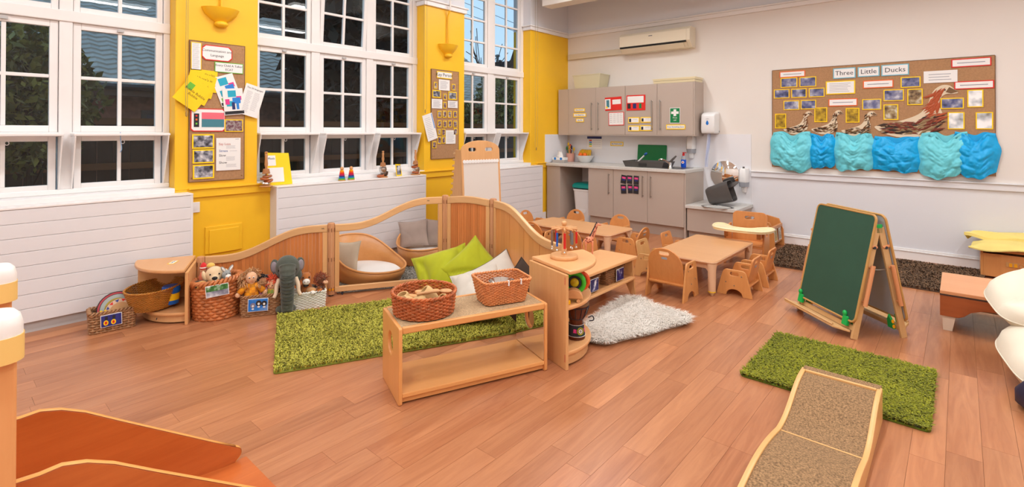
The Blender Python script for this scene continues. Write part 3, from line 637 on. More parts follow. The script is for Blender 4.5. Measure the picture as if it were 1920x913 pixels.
def duck(label, bb, mats_, big=False):
    """paper duck: body with raised tail, neck, head and bill, feathers stuck on"""
    x0, y0, x1, y1 = D(*bb); p, q = ony(x0, y1, YD), ony(x1, y0, YD); w, h = q.x-p.x, q.z-p.z
    t = thing('paper_duck', label, 'artwork', ((p.x+q.x)/2, YD-.002, p.z), 0)
    S = [(0, .22), (.12, .26), (.3, .32), (.5, .42), (.6, .52), (.66, .66), (.69, .8), (.74, .92), (.82, .99), (.9, .98), (.95, .92), (1, .84), (.93, .82), (.86, .82), (.80, .74), (.79, .6), (.82, .48), (.82, .32), (.76, .16), (.62, .05), (.42, 0), (.22, .04), (.08, .12)]
    O = [((x-.5)*w, y*h) for x, y in S]; O = [(v.x, v.y) for v in smooth_path(O, 3, True)]
    Mv = T(0, -.002, 0) @ RX(PI/2)
    obj('duck_card', plate(O, (), .003, .0005, Mv), mat('duck_card', (226, 208, 180), .8), t)
    inn = [((x-.5)*w*.93-.0, .03*h+(y)*h*.93) for x, y in S]
    r = random.Random(len(label))
    n = 150 if big else 90; groups = [MB() for _ in mats_]
    for i in range(n):
        fx = r.uniform(.12, .78); top = .24+.18*fx if fx < .5 else .40; fz = r.uniform(.10, top)
        if i % 4 == 0: fx = r.uniform(.68, .80); fz = r.uniform(.3, .88)
        L = (.10 if big else .07)*w*r.uniform(.6, 1.2); a = r.uniform(-.35, .35)+(1.2 if fx > .7 and fz > .45 else (.5 if fx > .55 else 0))
        groups[i % len(mats_)].add(*[(lambda M_: ([M_ @ Vector(v) for v in ((-L, 0, 0), (0, -.0, .22*L), (L, 0, 0), (0, 0, -.22*L), (0, -.006, 0))], [(0,4,1),(1,4,2),(2,4,3),(3,4,0)]))(T((fx-.5)*w, -.006-.0006*(i % 4), fz*h) @ RY(-a))][0])
    for g, m in zip(groups, mats_): stuff(obj('feathers', g, m, t))
    obj('eye', MB().cyl((.35*w, -.0035, .90*h), (.35*w, -.006, .90*h), .02*w if not big else .012*w, n=10), m_ink, t)
    obj('bill', plate([((x-.5)*w, y*h) for x, y in ((.9, .95), (1, .86), (.92, .83), (.86, .86))], (), .003, .0005, T(0, -.006, 0) @ RX(PI/2)), mat('bill_brown', (120, 90, 60), .7), t)
fb1 = mat('feather_dark', (58, 44, 34), .7); fb2 = mat('feather_brown', (128, 78, 42), .7); fb3 = mat('feather_pale', (150, 124, 88), .7); fr1 = mat('feather_rust', (176, 82, 44), .6); fr2 = mat('feather_deep_red', (120, 52, 34), .6)
duck('small brown feathered duck beside the golden photo at the board end', (118, 500, 252, 605), [fb2, fb1]); duck('small duck with dark and pale leaves on the display', (243, 495, 388, 605), [fb1, fb2, fb3]); duck('small pale duck with leaf feathers next to the big duck', (378, 500, 540, 612), [fb1, fb3, fb2])
duck('big paper duck with rust coloured feathers on the display', (527, 378, 905, 620), [fr1, fb1, fb3, fr2], True)
m_tq = mat('turquoise_tissue', (110, 212, 226), .42, var=.06, vscale=20); m_bl = mat('blue_tissue', (14, 172, 236), .42, var=.06, vscale=20)
def tissue_bag(label, bb, m, seed, op=(.3, .75)):
    x0, y0, x1, y1 = D(*bb); p, q = ony(x0, y1, YD-.02), ony(x1, y0, YD-.02); w, h = q.x-p.x, q.z-p.z
    t = thing('tissue_bag', label, 'paper bag', ((p.x+q.x)/2, YD-.002, p.z)); nu, nv = 60, 44
    r = np.random.default_rng(seed); ph = r.uniform(0, 6, 12)
    R = []
    for j in range(nv+1):
        v = j/nv; row = []
        for i in range(nu+1):
            u = i/nu; s = u*2-1
            wd = .84+.16*math.sin(PI*min(1, v*1.05))+.02*math.sin(11*v+ph[9]*(1 if s > 0 else 2))
            x = s*w/2*wd+.008*math.sin(9*v+ph[0]); 
            top = h*(.98-.22*math.exp(-((u-(op[0]+op[1])/2)/.18)**2)+.02*math.sin(9*u+ph[1]))
            bot = h*(.05*math.sin(5*u+ph[2])+.10*abs(s)**3+.02*math.sin(17*u+ph[10]))
            z = bot+(top-bot)*v
            bulge = .075*(1-abs(s)**2.6)*math.sin(PI*min(.97, max(.05, .1+.85*v)))**.7
            d_, _ = mnoise.voronoi((u*w*9+ph[3], v*h*9+ph[4], ph[5]+.8*v)); d2_, _ = mnoise.voronoi((u*w*22+ph[6], v*h*22, ph[7]))
            cr = .040*(d_[1]-d_[0])+.014*(d2_[1]-d2_[0])
            row.append((x, -(.006+bulge+cr*(1-abs(s)**4)), z))
        R.append(row)
    obj('pouch', MB().sheet(R), m, t, smooth='all')
    bk = [[(x*1.0, -.003, z+.0) for x, y, z in R[j]] for j in (0, nv//2, nv)]
    bk[2] = [(x, -.004, min(h*1.02, z+.15*h*math.exp(-((i/nu-(op[0]+op[1])/2)/.2)**2))) for i, (x, y, z) in enumerate(R[nv])]
    obj('back_sheet', MB().sheet(bk), m, t, smooth='all')
    e = MB(); top = R[nv]; e.sheet([top, [(x*.985, y-.012+.004*math.sin(i), z-.010) for i, (x, y, z) in enumerate(top)], [(x*.97, y-.010, z-.035-.012*math.sin(i*.7+ph[7])) for i, (x, y, z) in enumerate(top)], [(x*.96, y-.004, z-.05-.02*math.sin(i*.5+ph[8])) for i, (x, y, z) in enumerate(top)]])
    obj('folded_rim', e, m, t, smooth='all')
tissue_bag('turquoise tissue paper pouch under the orange strip at the display end', (55, 592, 258, 762), m_tq, 1); tissue_bag('narrow bright blue tissue pouch below the first small duck', (232, 600, 355, 757), m_bl, 2)
tissue_bag('turquoise tissue pouch below the pale leaf duck', (340, 596, 532, 767), m_tq, 3); tissue_bag('wide bright blue tissue pouch below the tail of the big duck', (505, 610, 742, 772), m_bl, 4)
tissue_bag('wide turquoise tissue pouch below the head of the big duck', (715, 592, 965, 792), m_tq, 5); tissue_bag('bright blue tissue pouch at the end by the shiny photos', (875, 592, 1095, 790), m_bl, 6)

# ================================================================== AIR CONDITIONER AND KITCHEN
m_cream = mat('cream_plastic', (232, 220, 196), .25, coat=.3); m_metal = mat('brushed_steel', (170, 168, 165), .3, 1.)
t = thing('air_conditioner', 'cream wall air conditioner with a dark air slot', 'air conditioner', (-3.37, YF, 2.60)); hw = .55
P = [(0, .29), (-.17, .29), (-.21, .25), (-.215, .09), (-.20, .075), (-.19, .065), (-.12, .0), (0, .0)]
def prof_x(P, x0, x1, mb=None):
    """extrude a (y,z) outline along x"""
    mb = mb or MB(); k = len(P)
    return mb.add([(x0, y, z) for y, z in P]+[(x1, y, z) for y, z in P], [tuple(range(k)), tuple(range(2*k-1, k-1, -1))]+[(i, k+i, k+(i+1) % k, (i+1) % k) for i in range(k)])
obj('body', prof_x(P, -hw, hw-.05), m_cream, t, .006)
obj('end_cap', prof_x([(y*1.02, z) for y, z in P], hw-.05, hw), m_cream, t, .006)
obj('air_slot', prof_x([(-.214, .076), (-.217, .09), (-.2165, .092), (-.205, .066), (-.2, .066)], -hw+.01, hw-.055), mat('slot_black', (24, 24, 26), .4), t)
obj('louvre', prof_x([(-.205, .06), (-.2, .066), (-.135, .004), (-.14, .0)], -hw+.03, hw-.1), m_cream, t)
obj('maker_badge', B((-.07, -.2165, .21), (-.01, -.2145, .22)), mat('badge_grey', (90, 92, 100), .4), t)
obj('bracket', frame2d(MB(), -.0, .02, 0, .05, .04, .1, .012), m_ink, t, loc=(-hw-.03, -.06, 0))
t = tag(obj('pipe_trunking', B((-4.995, YF-.045, 2.615), (-3.955, YF-.001, 2.705)), mat('trunking_cream', (216, 202, 178), .4), bevel=.004), 'cream pipe trunking running along the wall to the air conditioner', 'trunking')
m_cab = mat('taupe_laminate', (186, 170, 158), .45, var=.015, vscale=3); m_gap = mat('door_gap_shade', (110, 98, 90), .7)
m_top = mat('pale_grey_worktop', (208, 204, 198), .35, var=.06, vscale=70)
def bar_handle(parent, x, y, z0, z1):
    obj('handle', MB().cyl((x, y-.035, z0), (x, y-.035, z1), .007, n=10).cyl((x, y, z0+.02), (x, y-.035, z0+.02), .005, n=8).cyl((x, y, z1-.02), (x, y-.035, z1-.02), .005, n=8), m_metal, parent, smooth=True)
def cab(name, label, cat, x0, x1, z0, z1, y0, y1, doors, hz, plinth=0.):
    """carcass with slab doors on its front (y0); doors: (xa, xb, handle x)"""
    t = thing(name, label, cat, ((x0+x1)/2, y0, z0-plinth)); cx = (x0+x1)/2; zb = z0-plinth
    obj('carcass', B((x0-cx, .02, z0-zb), (x1-cx, y1-y0, z1-zb)), m_cab, t)
    obj('gap_shade_sheet', B((x0-cx+.004, .0175, z0-zb+.004), (x1-cx-.004, .0205, z1-zb-.004)), m_gap, t)  # darkened taupe sheet behind the doors, colours shade into the gaps between them
    if plinth: obj('plinth', B((x0-cx, .06, 0), (x1-cx, .075, plinth)), m_cab, t)
    for xa, xb, hx in doors:
        d = obj('door', B((xa-cx+.002, -.001, z0-zb+.002), (xb-cx-.002, .017, z1-zb-.002)), m_cab, t, .0015)
        if hx is not None: bar_handle(d, hx-cx, -.001, hz[0]-zb, hz[1]-zb)
    return t
YC, YK = 6.87, 6.56
a = ony(1110, 195, YC).z; b = ony(1110, 245, YC).z
w1 = cab('wall_cabinet', 'taupe double wall cupboard under the clear plastic box', 'cupboard', -4.785, -3.762, 1.362, 2.095, YC, YF-.001, [(-4.785, -4.271, -4.335), (-4.271, -3.762, -4.215)], (1.43, 1.86))
obj('filler_panel', B((-4.985-(-4.2735), .0, 0), (-4.787+4.2735, .30, .733)), m_cab, w1, .001)
w2 = cab('wall_cabinet', 'taupe double wall cupboard with the green first aid sign', 'cupboard', -3.76, -2.728, 1.362, 2.095, YC, YF-.001, [(-3.76, -3.253, -3.325), (-3.253, -2.728, -3.20)], (1.43, 1.86))
obj('end_panel', B((-2.727+3.244, -.001, 0), (-2.709+3.244, .319, .735)), m_cab, w2, .001)
for w_ in (w1,): obj('bottom_panel', B((-.711, .0, -.012), (1.545+.02, .319, -.0005)), m_cab, w_)
cab('base_cabinet', 'taupe base cupboard with one door next to the bin', 'cupboard', -4.207, -3.782, .15, .862, YK, YF-.001, [(-4.207, -3.782, -3.845)], (.50, .80), .15)
cab('base_cabinet', 'taupe double base cupboard under the sink with six cards on a door', 'cupboard', -3.78, -2.727, .15, .862, YK, YF-.001, [(-3.78, -3.248, -3.31), (-3.248, -2.727, -3.19)], (.50, .80), .15)
t = tag(obj('cupboard_end_panel', B((-2.726, YK-.002, 0), (-2.706, YF-.001, .862)), m_cab, bevel=.001), 'tall taupe end panel between the high and low worktops', 'panel')
t = tag(obj('boxed_panel', B((-4.985, YK, 0), (-4.728, YF-.001, .862)), m_cab, bevel=.001), 'taupe boxed panel beside the bin recess', 'panel')
t = tag(obj('worktop', B((-4.99, 6.535, .862), (-2.70, YF-.001, .905)), m_top, bevel=.006), 'long pale grey kitchen worktop carrying the sink', 'worktop')
lc = cab('low_cabinet', 'low taupe toddler-height unit at the end of the kitchen', 'cupboard', -2.69, -2.075, .12, .415, YK, YF-.001, [(-2.69, -2.085, None)], (0, 0), .12)
t = tag(obj('worktop', B((-2.704, 6.53, .415), (-2.055, YF-.001, .457)), m_top, bevel=.005), 'short low pale grey worktop with the dark tub on it', 'worktop')
t = tag(obj('splashback', MB().box((-4.97, YF-.008, .906), (-2.708, YF-.001, 1.348)).box((-2.708, YF-.008, .458), (-2.077, YF-.001, 1.377)), mat('white_splashback', (234, 234, 238), .12)), 'glossy white splashback panel behind the worktops', 'splashback')
t = tag(obj('splashback', B((XP, 6.55, .906), (XP+.006, YF-.01, 1.36)), MATS['white_splashback']), 'narrow glossy white splashback on the yellow pier at the worktop end', 'splashback')
# signs on the cupboards
YS = YC-.002
def S3(x0, y0, x1, y1): return (1030+x0/5.708, 140+y0/5.708, 1030+x1/5.708, 140+y1/5.708)
for tx, lb, bb in (('More, Encore', 'top small yellow edged word label on the wall cupboard', S3(268, 360, 382, 397)), ('Ta, Thank You', 'middle small yellow edged word label on the wall cupboard', S3(258, 411, 395, 453)), ('Yes, No', 'lowest small yellow edged word label on the wall cupboard', S3(286, 467, 372, 508))):
    sheet('word_label', lb, 'label', 'Y', YS, bb, border='yellow', bw=.012, text=[(tx, 0, 0, .026, m_ink)], group='word labels')
sheet('notice', 'red notice with a small blue figure picture on the cupboard door', 'sign', 'Y', YS, S3(597, 240, 775, 382), 'red', ang=2, blocks=[(-.98, -.32, -.75, .75, 'white'), (-.1, .9, -.1, .6, 'white'), (-.82, -.48, -.5, .6, 'teal'), (-.9, -.7, -.65, -.35, 'yellow')])
sheet('timetable', 'red edged printed timetable on the cupboard door', 'paper', 'Y', YS, S3(634, 400, 800, 543), border='red', bw=.010, ang=1, lines=[(u, u+.28, v, .004) for u in (-.8, -.35, .1, .5) for v in (.7, .4, .1, -.2, -.5)])
sheet('notice', 'red notice with three blurred figures on the cupboard door', 'sign', 'Y', YS, S3(826, 218, 1028, 382), 'red', blocks=[(-.9, .82, .0, .85, 'white'), (-.88, -.55, -.75, -.1, 'black'), (-.3, .05, -.75, -.1, 'navy'), (.35, .6, -.75, -.1, 'dkgreen')])
for lb, bb in (('upper name card away from the handle', S3(844, 455, 966, 520)), ('upper name card next to the handle', S3(977, 452, 1098, 513)), ('lower name card away from the handle', S3(846, 545, 968, 605)), ('lower name card next to the handle', S3(972, 541, 1100, 602))):
    sheet('name_card', lb+', yellow edged with a dark triangle', 'label', 'Y', YS, bb, border='yellow', bw=.013, blocks=[(-.8, -.45, -.6, .5, 'black')], lines=[(-.1, .6, .3, .003)], group='name cards on the cupboard door')
fa = sheet('first_aid_sign', 'green first aid sign with a white cross', 'sign', 'Y', YS, (1256, 202, 1275.5, 231), border='white', col='dkgreen', bw=.007, text=[('First\naid', 0, -.45, .034, m_paper)], blocks=[(-.72, -.26, .20, .52, 'white'), (.26, .72, .20, .52, 'white'), (-.26, .26, -.08, .80, 'white')])
sheet('word_label', 'long yellow edged word label under the first aid sign', 'label', 'Y', YS, (1249, 233.5, 1285, 242.5), border='yellow', bw=.012, text=[('Pour, Something Same', 0, 0, .026, m_ink)])
YP = YF-.009
sheet('notice', 'colour coded notice with a navy heading on the splashback', 'paper', 'Y', YP, S3(405, 660, 565, 795), blocks=[(-.98, .95, .62, .98, 'navy'), (-.7, -.35, .25, .45, 'red'), (-.7, -.35, -.05, .15, 'skyblue'), (-.7, -.35, -.35, -.15, 'green'), (-.7, -.35, -.65, -.45, 'yellow')], lines=[(-.2, .8, v, .003) for v in (.35, .05, -.25, -.55)])
sheet('word_label', 'yellow edged word label on the splashback', 'label', 'Y', YP, S3(655, 718, 792, 763), border='yellow', bw=.013, text=[('Pip: Need a cloth', 0, 0, .026, m_ink)])
def S5(x0, y0, x1, y1): return (1020+x0/5.708, 290+y0/5.708, 1020+x1/5.708, 290+y1/5.708)
LBC = ['tilted upper', 'middle upper', 'upright upper', 'tilted lower', 'middle lower', 'upright lower']
for ii_, (bb, an) in enumerate(((S5(826, 218, 884, 308), -8), (S5(890, 222, 946, 310), -2), (S5(960, 226, 1017, 318), -2), (S5(824, 320, 882, 415), 4), (S5(898, 318, 950, 412), 3), (S5(958, 322, 1015, 418), -3))):
    sheet('picture_card', LBC[ii_]+' dark card with a pink swirl of the six on the base cupboard door', 'card', 'Y', YK-.002, bb, 'black', ang=an, blocks=[(-.7, .7, .05, .6, 'magenta'), (-.6, .6, -.3, .15, 'navy'), (-.3, .3, .15, .4, 'pink')], group='six cards on the base cupboard door')

# ---- things on and around the kitchen units
m_wp = mat('white_plastic', (238, 238, 238), .3); m_gp = mat('grey_plastic', (160, 164, 172), .35); m_dg = mat('dark_grey_plastic', (84, 80, 78), .38, var=.05, vscale=5)
m_clear = mat('cloudy_clear_plastic', (232, 224, 190), .35, alpha=.62)
a, b = ony(1085, 165, 7.02), ony(1132, 163, 7.02)
t = thing('storage_box', 'cloudy clear plastic box on top of the wall cupboards', 'box', ((a.x+b.x)/2, 7.02, 2.095)); w = (b.x-a.x)/2
def tray_mesh(w0, d0, w1, d1, h, th=.004):
    """open tapered container: outer and inner shell"""
    mb = MB(); A = lambda w, d, z: [(-w, -d, z), (w, -d, z), (w, d, z), (-w, d, z)]
    vs = A(w0, d0, 0)+A(w1, d1, h)+A(w1-th, d1-th, h)+A(w0-th, d0-th, th)
    fs = [(3,2,1,0), (12,13,14,15)]
    for k in range(3): fs += [(k*4+i, k*4+(i+1) % 4, k*4+4+(i+1) % 4, k*4+4+i) for i in range(4)]
    return mb.add(vs, fs)
obj('body', tray_mesh(w-.012, .12, w+.02, .14, .215), m_clear, t, .008)
obj('rim', frame2d(MB(), .205, .218, -w-.026, w+.026, -.146, .146, .008), m_clear, t, rot=(0, 0, 0)).matrix_basis = Matrix(((0,1,0,0),(0,0,1,0),(1,0,0,0),(0,0,0,1)))
a, b = ony(1232, 153, 7.03), ony(1312, 146, 7.03)
t = thing('tray_stack', 'two shallow cream plastic trays stacked on the wall cupboard', 'tray', ((a.x+b.x)/2, 7.02, 2.0955)); w = (b.x-a.x)/2
for i, s in enumerate((.97, 1.0)): obj('tray', tray_mesh(w*s*.97, .135, w*s, .145, .032), mat('cream_tray', (236, 224, 186), .4), t, .004, loc=(0, 0, .036*i))
# towel dispenser
xl, xr = ony(1313.5, 230, YF-.21).x, ony(1339, 230, YF-.21).x
t = thing('towel_dispenser', 'white paper towel dispenser with a blue drop window', 'dispenser', ((xl+xr)/2, YF, 1.385)); w = (xr-xl)/2
P = [(0, .30), (-.15, .285), (-.20, .255), (-.215, .06), (-.19, .0), (0, .0)]
obj('casing', prof_x(P, -w, w), m_wp, t, .018, True, 3)
obj('drop_window', plate([(v.x, v.y) for v in smooth_path([(0, .04), (.016, .012), (.017, -.008), (0, -.024), (-.017, -.008), (-.016, .012)], 4, True)], (), .004, .001, T(.0, -.212, .14) @ RX(PI/2)), mat('blue_window', (24, 110, 200), .15), t)
obj('brand_mark', B((-.02, -.2115, .2), (.02, -.2095, .203)), m_gp, t)
obj('lock', MB().cyl((w-.02, -.02, .03), (w+.004, -.02, .03), .012, n=10), m_gp, t)
pt = MB(); R = []
for j in range(13):
    v = j/12; R.append([(-.012+.022*u-.035*v+.008*math.sin(5*v), -.11+.02*math.sin(3*u+4*v), .002-.46*v) for u in np.linspace(-1, 1, 7)])
tag(obj('paper_towel', pt.sheet(R), mat('blue_white_tissue', (206, 214, 236), .8), smooth='all', loc=((xl+xr)/2, YF, 1.384)), 'pale blue paper towel hanging from the dispenser', 'paper towel')
def soap(x, ytop, ybot, label):
    a, b = ony(x, ytop, YF-.06), ony(x, ybot, YF-.06); H = a.z-b.z; k = H/.30
    t = thing('soap_dispenser', label, 'dispenser', (a.x, YF-.009, b.z))
    def ring(w, d, z): return [(-w, 0, z), (-w, -d*.7, z), (-w*.6, -d, z), (w*.6, -d, z), (w, -d*.7, z), (w, 0, z)]
    def body(levels):
        mb = MB(); R_ = [ring(w*k, d*k, z*k) for w, d, z in levels]; mb.sheet(R_, True); mb.add(R_[0], [(5,4,3,2,1,0)]); mb.add(R_[-1], [(0,1,2,3,4,5)]); return mb
    obj('upper_body', body([(.052, .095, .125), (.054, .10, .14), (.052, .098, .27), (.045, .085, .29)]), m_wp, t, .004, True)
    obj('grey_window', body([(.046, .088, .07), (.052, .096, .124)]), m_gp, t, .004, True)
    obj('nozzle', body([(.018, .05, .0), (.024, .06, .01), (.026, .065, .05), (.034, .07, .069)]), m_wp, t, .003, True)
    obj('lock', MB().cyl((0, -.05*k, .285*k), (0, -.05*k, .31*k), .012*k, n=10), m_dg, t)
soap(1295.5, 254, 297, 'white wall soap dispenser above the washing-up bottle'); soap(1394.5, 314, 361, 'white wall soap dispenser beside the round mirror')
c = ony(1359, 328, YF-.02); r_ = (ony(1386, 328, YF-.02).x-ony(1332, 328, YF-.02).x)/2; m_mirror = mat('mirror', (240, 240, 240), .02, 1.)
t = tag(obj('round_mirror', MB().lathe([(r_*math.sin(a), .012+.09*r_*2*(math.cos(a*1.0)-math.cos(1.2))) for a in ()] or [(0, .045)]+[(r_*q, .010+.035*(1-q*q)) for q in (.12, .25, .4, .55, .7, .85, 1)]+[(r_, 0), (0, 0)], n=56, M=RX(PI/2)), m_mirror, smooth=True, loc=(c.x, YF-.010, c.z)), 'round wall mirror over the low worktop', 'mirror')
# dark tub lying tilted on the low worktop
c = onz(1350, 385, .457)
t = thing('plastic_tub', 'dark grey plastic tub lying tipped on the low worktop', 'tub', (c.x-.01, c.y+.06, .461), math.radians(8))
R = []
for z, w, d in ((0, .105, .095), (.03, .125, .112), (.12, .14, .125), (.20, .148, .132), (.215, .150, .134), (.215, .142, .126), (.05, .115, .10), (.02, .10, .09)): R.append([(p[0], p[1], z) for p in rrect(-w, -d, w, d, .055, 4)])
Mt = T(0, 0, .105) @ RY(math.radians(72)) @ RX(math.radians(4)) @ T(0, 0, -.16) @ Matrix.Diagonal((.92, .95, 1.42, 1))
e = MB().sheet(R, True); e.add(R[0], [tuple(range(len(R[0])-1, -1, -1))]); e.add(R[-1], [tuple(range(len(R[0])))])
zmin = min((Mt @ Vector(v)).z for v in e.v); Mt = T(0, 0, -zmin) @ Mt
e.v = [tuple(Mt @ Vector(v)) for v in e.v]; obj('tub_body', e, m_dg, t, smooth=True)
obj('lid', plate(circ(0, 0, .085, .06), (), .012, .004, T(.135, .03, .262) @ RY(math.radians(-30)) @ RX(.35)), m_dg, t, smooth=True)
t = thing('basin_rim', 'dark oval basin rim let into the low worktop under the tub', 'basin', (onz(1345, 388, .457).x, onz(1345, 388, .457).y, .457))
obj('rim', plate(circ(0, 0, .20, .15, 32), [circ(0, 0, .17, .12, 32)], .006, .002, T(0, 0, .001)), m_metal, t)
# on the long worktop
ZW = .905
def at_top(x, y): return onz(x, y, ZW)
c = at_top(1046, 305); t = thing('tissue_box', 'grey and blue tissue box with a tissue pulled up', 'box', (c.x, c.y+.06, ZW), .1)
obj('carton', B((-.11, -.058, 0), (.11, .058, .045)), mat('tissue_grey', (178, 172, 168), .6), t, .002); obj('carton_top', B((-.11, -.058, .0455), (.11, .058, .085)), m_paper, t, .002)
for x in (-.06, .05): obj('blue_print', MB().cyl((x, -.0585, .065), (x, -.0595, .065), .022, n=12), PAP['skyblue'], t)
R = [[(r*math.cos(a)*(.05-.02*v)+.01*math.sin(3*a+v*4), r*math.sin(a)*.03, .085+.10*v+.015*math.sin(2*a)) for a in np.linspace(0, 2*PI, 12, endpoint=False) for r in (1,)] for v in np.linspace(0, 1, 6)]
obj('tissue', MB().sheet(R, True), m_paper, t, smooth='all')
c = at_top(1067, 303); t = thing('utensil_pot', 'peach coloured pot holding bright kitchen utensils', 'pot', (c.x, c.y+.04, ZW))
obj('pot', MB().lathe([(0, 0), (.062, 0), (.072, .14), (.066, .14), (.056, .01), (0, .01)], n=20), mat('peach_plastic', (226, 164, 146), .3), t, smooth=True)
for i, (cl, h, dx, dy) in enumerate((((240, 190, 30), .29, -.03, 0), ((225, 80, 40), .26, -.01, .02), ((60, 130, 60), .22, -.055, .01), ((40, 46, 70), .24, .02, -.01), ((230, 190, 40), .21, .05, .0), ((235, 150, 40), .24, .0, -.025))):
    e = MB().tube([(dx*.4, dy, .012), (dx*1.2, dy, h*.8)], .007, 6); e.ball((dx*1.4, dy, h), (.020, .010, .034), 8, 6); obj('utensil', e, mat('utensil_%d' % i, cl, .4), t, smooth=True)
c = at_top(1076, 297); t = thing('plate_rack', 'small clear wire rack behind the fruit bowl', 'rack', (c.x+.02, YF-.09, ZW))
for i in range(5): obj('hoop', MB().tube([(-.07+.035*i, .06, 0), (-.07+.035*i, .06, .19), (-.07+.035*i, -.02, .19), (-.07+.035*i, -.03, 0)], .003, 5), mat('clear_wire', (200, 205, 210), .2), t)
obj('side_wire', MB().tube([(-.08, .06, .10), (.08, .06, .10)], .003, 5).tube([(-.08, .06, .19), (.08, .06, .19)], .003, 5).tube([(-.08, .06, .004), (.08, .06, .004)], .003, 5), MATS['clear_wire'], t)
c = at_top(1090, 305); bx, by = c.x, c.y+.11
t = thing('fruit_bowl', 'white fruit bowl beside the utensil pot', 'bowl', (bx, by, ZW))
obj('bowl', MB().lathe([(0, 0), (.07, 0), (.085, .01), (.155, .115), (.147, .115), (.08, .018), (0, .014)], n=28), m_wp, t, smooth=True)
m_ban = mat('banana_yellow', (228, 178, 34), .45, var=.12, vscale=12); m_or = mat('orange_peel', (240, 110, 20), .5, bump=.2, bscale=120)
for i in range(7):
    a = -.9+.3*i; q = [Vector((-.10+.033*i, .03*math.sin(i), .105)), Vector((-.10+.032*i-.01, .02, .155)), Vector((-.085+.028*i, .03, .19)), Vector((-.06+.022*i, .035, .205))]
    tag(obj('banana', MB().tube(smooth_path(q, 4), .017, 8, rad=[.006, .012, .016, .018, .018, .018, .018, .018, .017, .016, .014, .010, .005]), m_ban, smooth='all', loc=(bx, by, ZW)), 'ripe banana in the white fruit bowl', 'banana', 'bananas in the fruit bowl')
for x in (-.035, .05): tag(obj('orange', MB().ball((0, 0, 0), .036, 16, 10), m_or, smooth='all', loc=(bx+x, by-.085, ZW+.125)), 'orange at the front of the white fruit bowl', 'orange', 'oranges in the fruit bowl')
c1, c2 = at_top(1170, 312), at_top(1243, 316)
t = thing('drainer_tray', 'dark grey plastic dish drainer by the sink', 'drainer', ((c1.x+c2.x)/2, 6.83, ZW)); w = (c2.x-c1.x)/2
obj('tray', tray_mesh(w-.02, .17, w+.015, .19, .085, .006), m_dg, t, .008); obj('ribs', MB().box((-w+.03, -.12, .006), (-w+.04, .12, .05)).box((0, -.12, .006), (.01, .12, .05)).box((w-.05, -.12, .006), (w-.04, .12, .05)), m_dg, t)
obj('notch', B((-.06, -.193, .02), (.06, -.18, .06)), mat('notch_dark', (46, 44, 44), .5), t, .004)
t = thing('washing_brush', 'white washing-up brush with a blue head in the drainer', 'brush', (ony(1203, 300, 6.9).x, 6.88, ZW+.03))
obj('brush_handle', MB().tube(smooth_path([(-.08, 0, .0), (-.02, 0, .06), (.05, 0, .125)], 5), .011, 8), m_wp, t, smooth=True); obj('brush_head', MB().ball((.075, 0, .15), (.03, .022, .018), 10, 7, RY(-.7)), mat('brush_blue', (40, 96, 170), .5), t, smooth=True)
a, b = ony(1196, 271, YF-.03), ony(1250, 306, YF-.03)
t = tag(obj('chopping_board', plate(rrect(-(b.x-a.x)/2, 0, (b.x-a.x)/2, .305, .012), (), .012, .002, RX(PI/2-.10)), mat('board_green', (12, 118, 62), .4)), 'green plastic chopping board leaning on the splashback', 'chopping board'); t.location = ((a.x+b.x)/2, YF-.052, ZW+.002)
t = thing('sink', 'steel sink let into the worktop behind the tap', 'sink', (-3.05, 6.84, ZW))
obj('rim', plate(rrect(-.32, -.20, .26, .22, .04), [rrect(-.12, -.16, .22, .17, .04)], .004, .001, T(0, 0, .0022)), m_metal, t); obj('bowl_floor', B((-.12, -.16, .001), (.22, .17, .003)), mat('sink_shade', (96, 94, 92), .3, 1.), t)
c = at_top(1247, 318); t = thing('mixer_tap', 'chrome and black mixer tap', 'tap', (c.x, c.y+.16, ZW+.004)); m_chr = mat('chrome', (215, 215, 215), .08, 1.)
obj('tap_body', MB().lathe([(0, 0), (.028, 0), (.026, .012), (.020, .02), (.020, .085), (0, .09)], n=14), m_chr, t, smooth=True)
obj('spout', MB().tube(smooth_path([(0, 0, .06), (-.05, -.04, .11), (-.10, -.08, .125), (-.12, -.095, .11)], 5), .011, 8), m_chr, t, smooth=True); obj('lever', MB().tube([(0, 0, .085), (.03, .0, .12), (.085, .0, .175)], .014, 7, rad=[.018, .016, .011]), m_dg, t, smooth=True)
c = at_top(1274, 315); t = thing('dish_soap', 'blue washing-up liquid bottle with a red cap', 'bottle', (c.x, c.y+.14, ZW))
obj('bottle', MB().lathe([(0, 0), (.034, 0), (.037, .02), (.037, .11), (.03, .145), (.018, .165), (0, .165)], n=18, sy=.7), mat('soap_blue', (20, 80, 200), .15), t, smooth=True)
obj('clear_shoulder', MB().lathe([(.0365, .112), (.031, .148), (.02, .168)], n=18, sy=.72), m_gp, t, smooth=True); obj('cap', MB().lathe([(0, .165), (.017, .165), (.017, .195), (.010, .2), (.010, .212), (0, .213)], n=14), mat('cap_red', (205, 36, 40), .35), t, smooth=True)
obj('trigger', MB().box((-.01, -.02, .205), (.04, .004, .216)), MATS['cap_red'], t); obj('bottle_label', MB().cyl((0, -.0262, .075), (0, -.028, .075), .020, n=14), m_paper, t); obj('label_spot', MB().cyl((0, -.028, .075), (0, -.029, .075), .010, n=10), MATS['cap_red'], t)
c = at_top(1257, 313); t = thing('hand_soap', 'small clear soap bottle beside the tap', 'bottle', (c.x+.02, c.y+.22, ZW)); obj('bottle', MB().lathe([(0, 0), (.025, 0), (.027, .07), (.012, .09), (.012, .1), (0, .1)], n=14), mat('clear_bottle', (222, 226, 230), .2, alpha=.7), t, smooth=True); obj('pump', MB().cyl((0, 0, .1), (0, 0, .125), .006, n=8).box((-.006, -.03, .122), (.006, .006, .13)), m_wp, t)
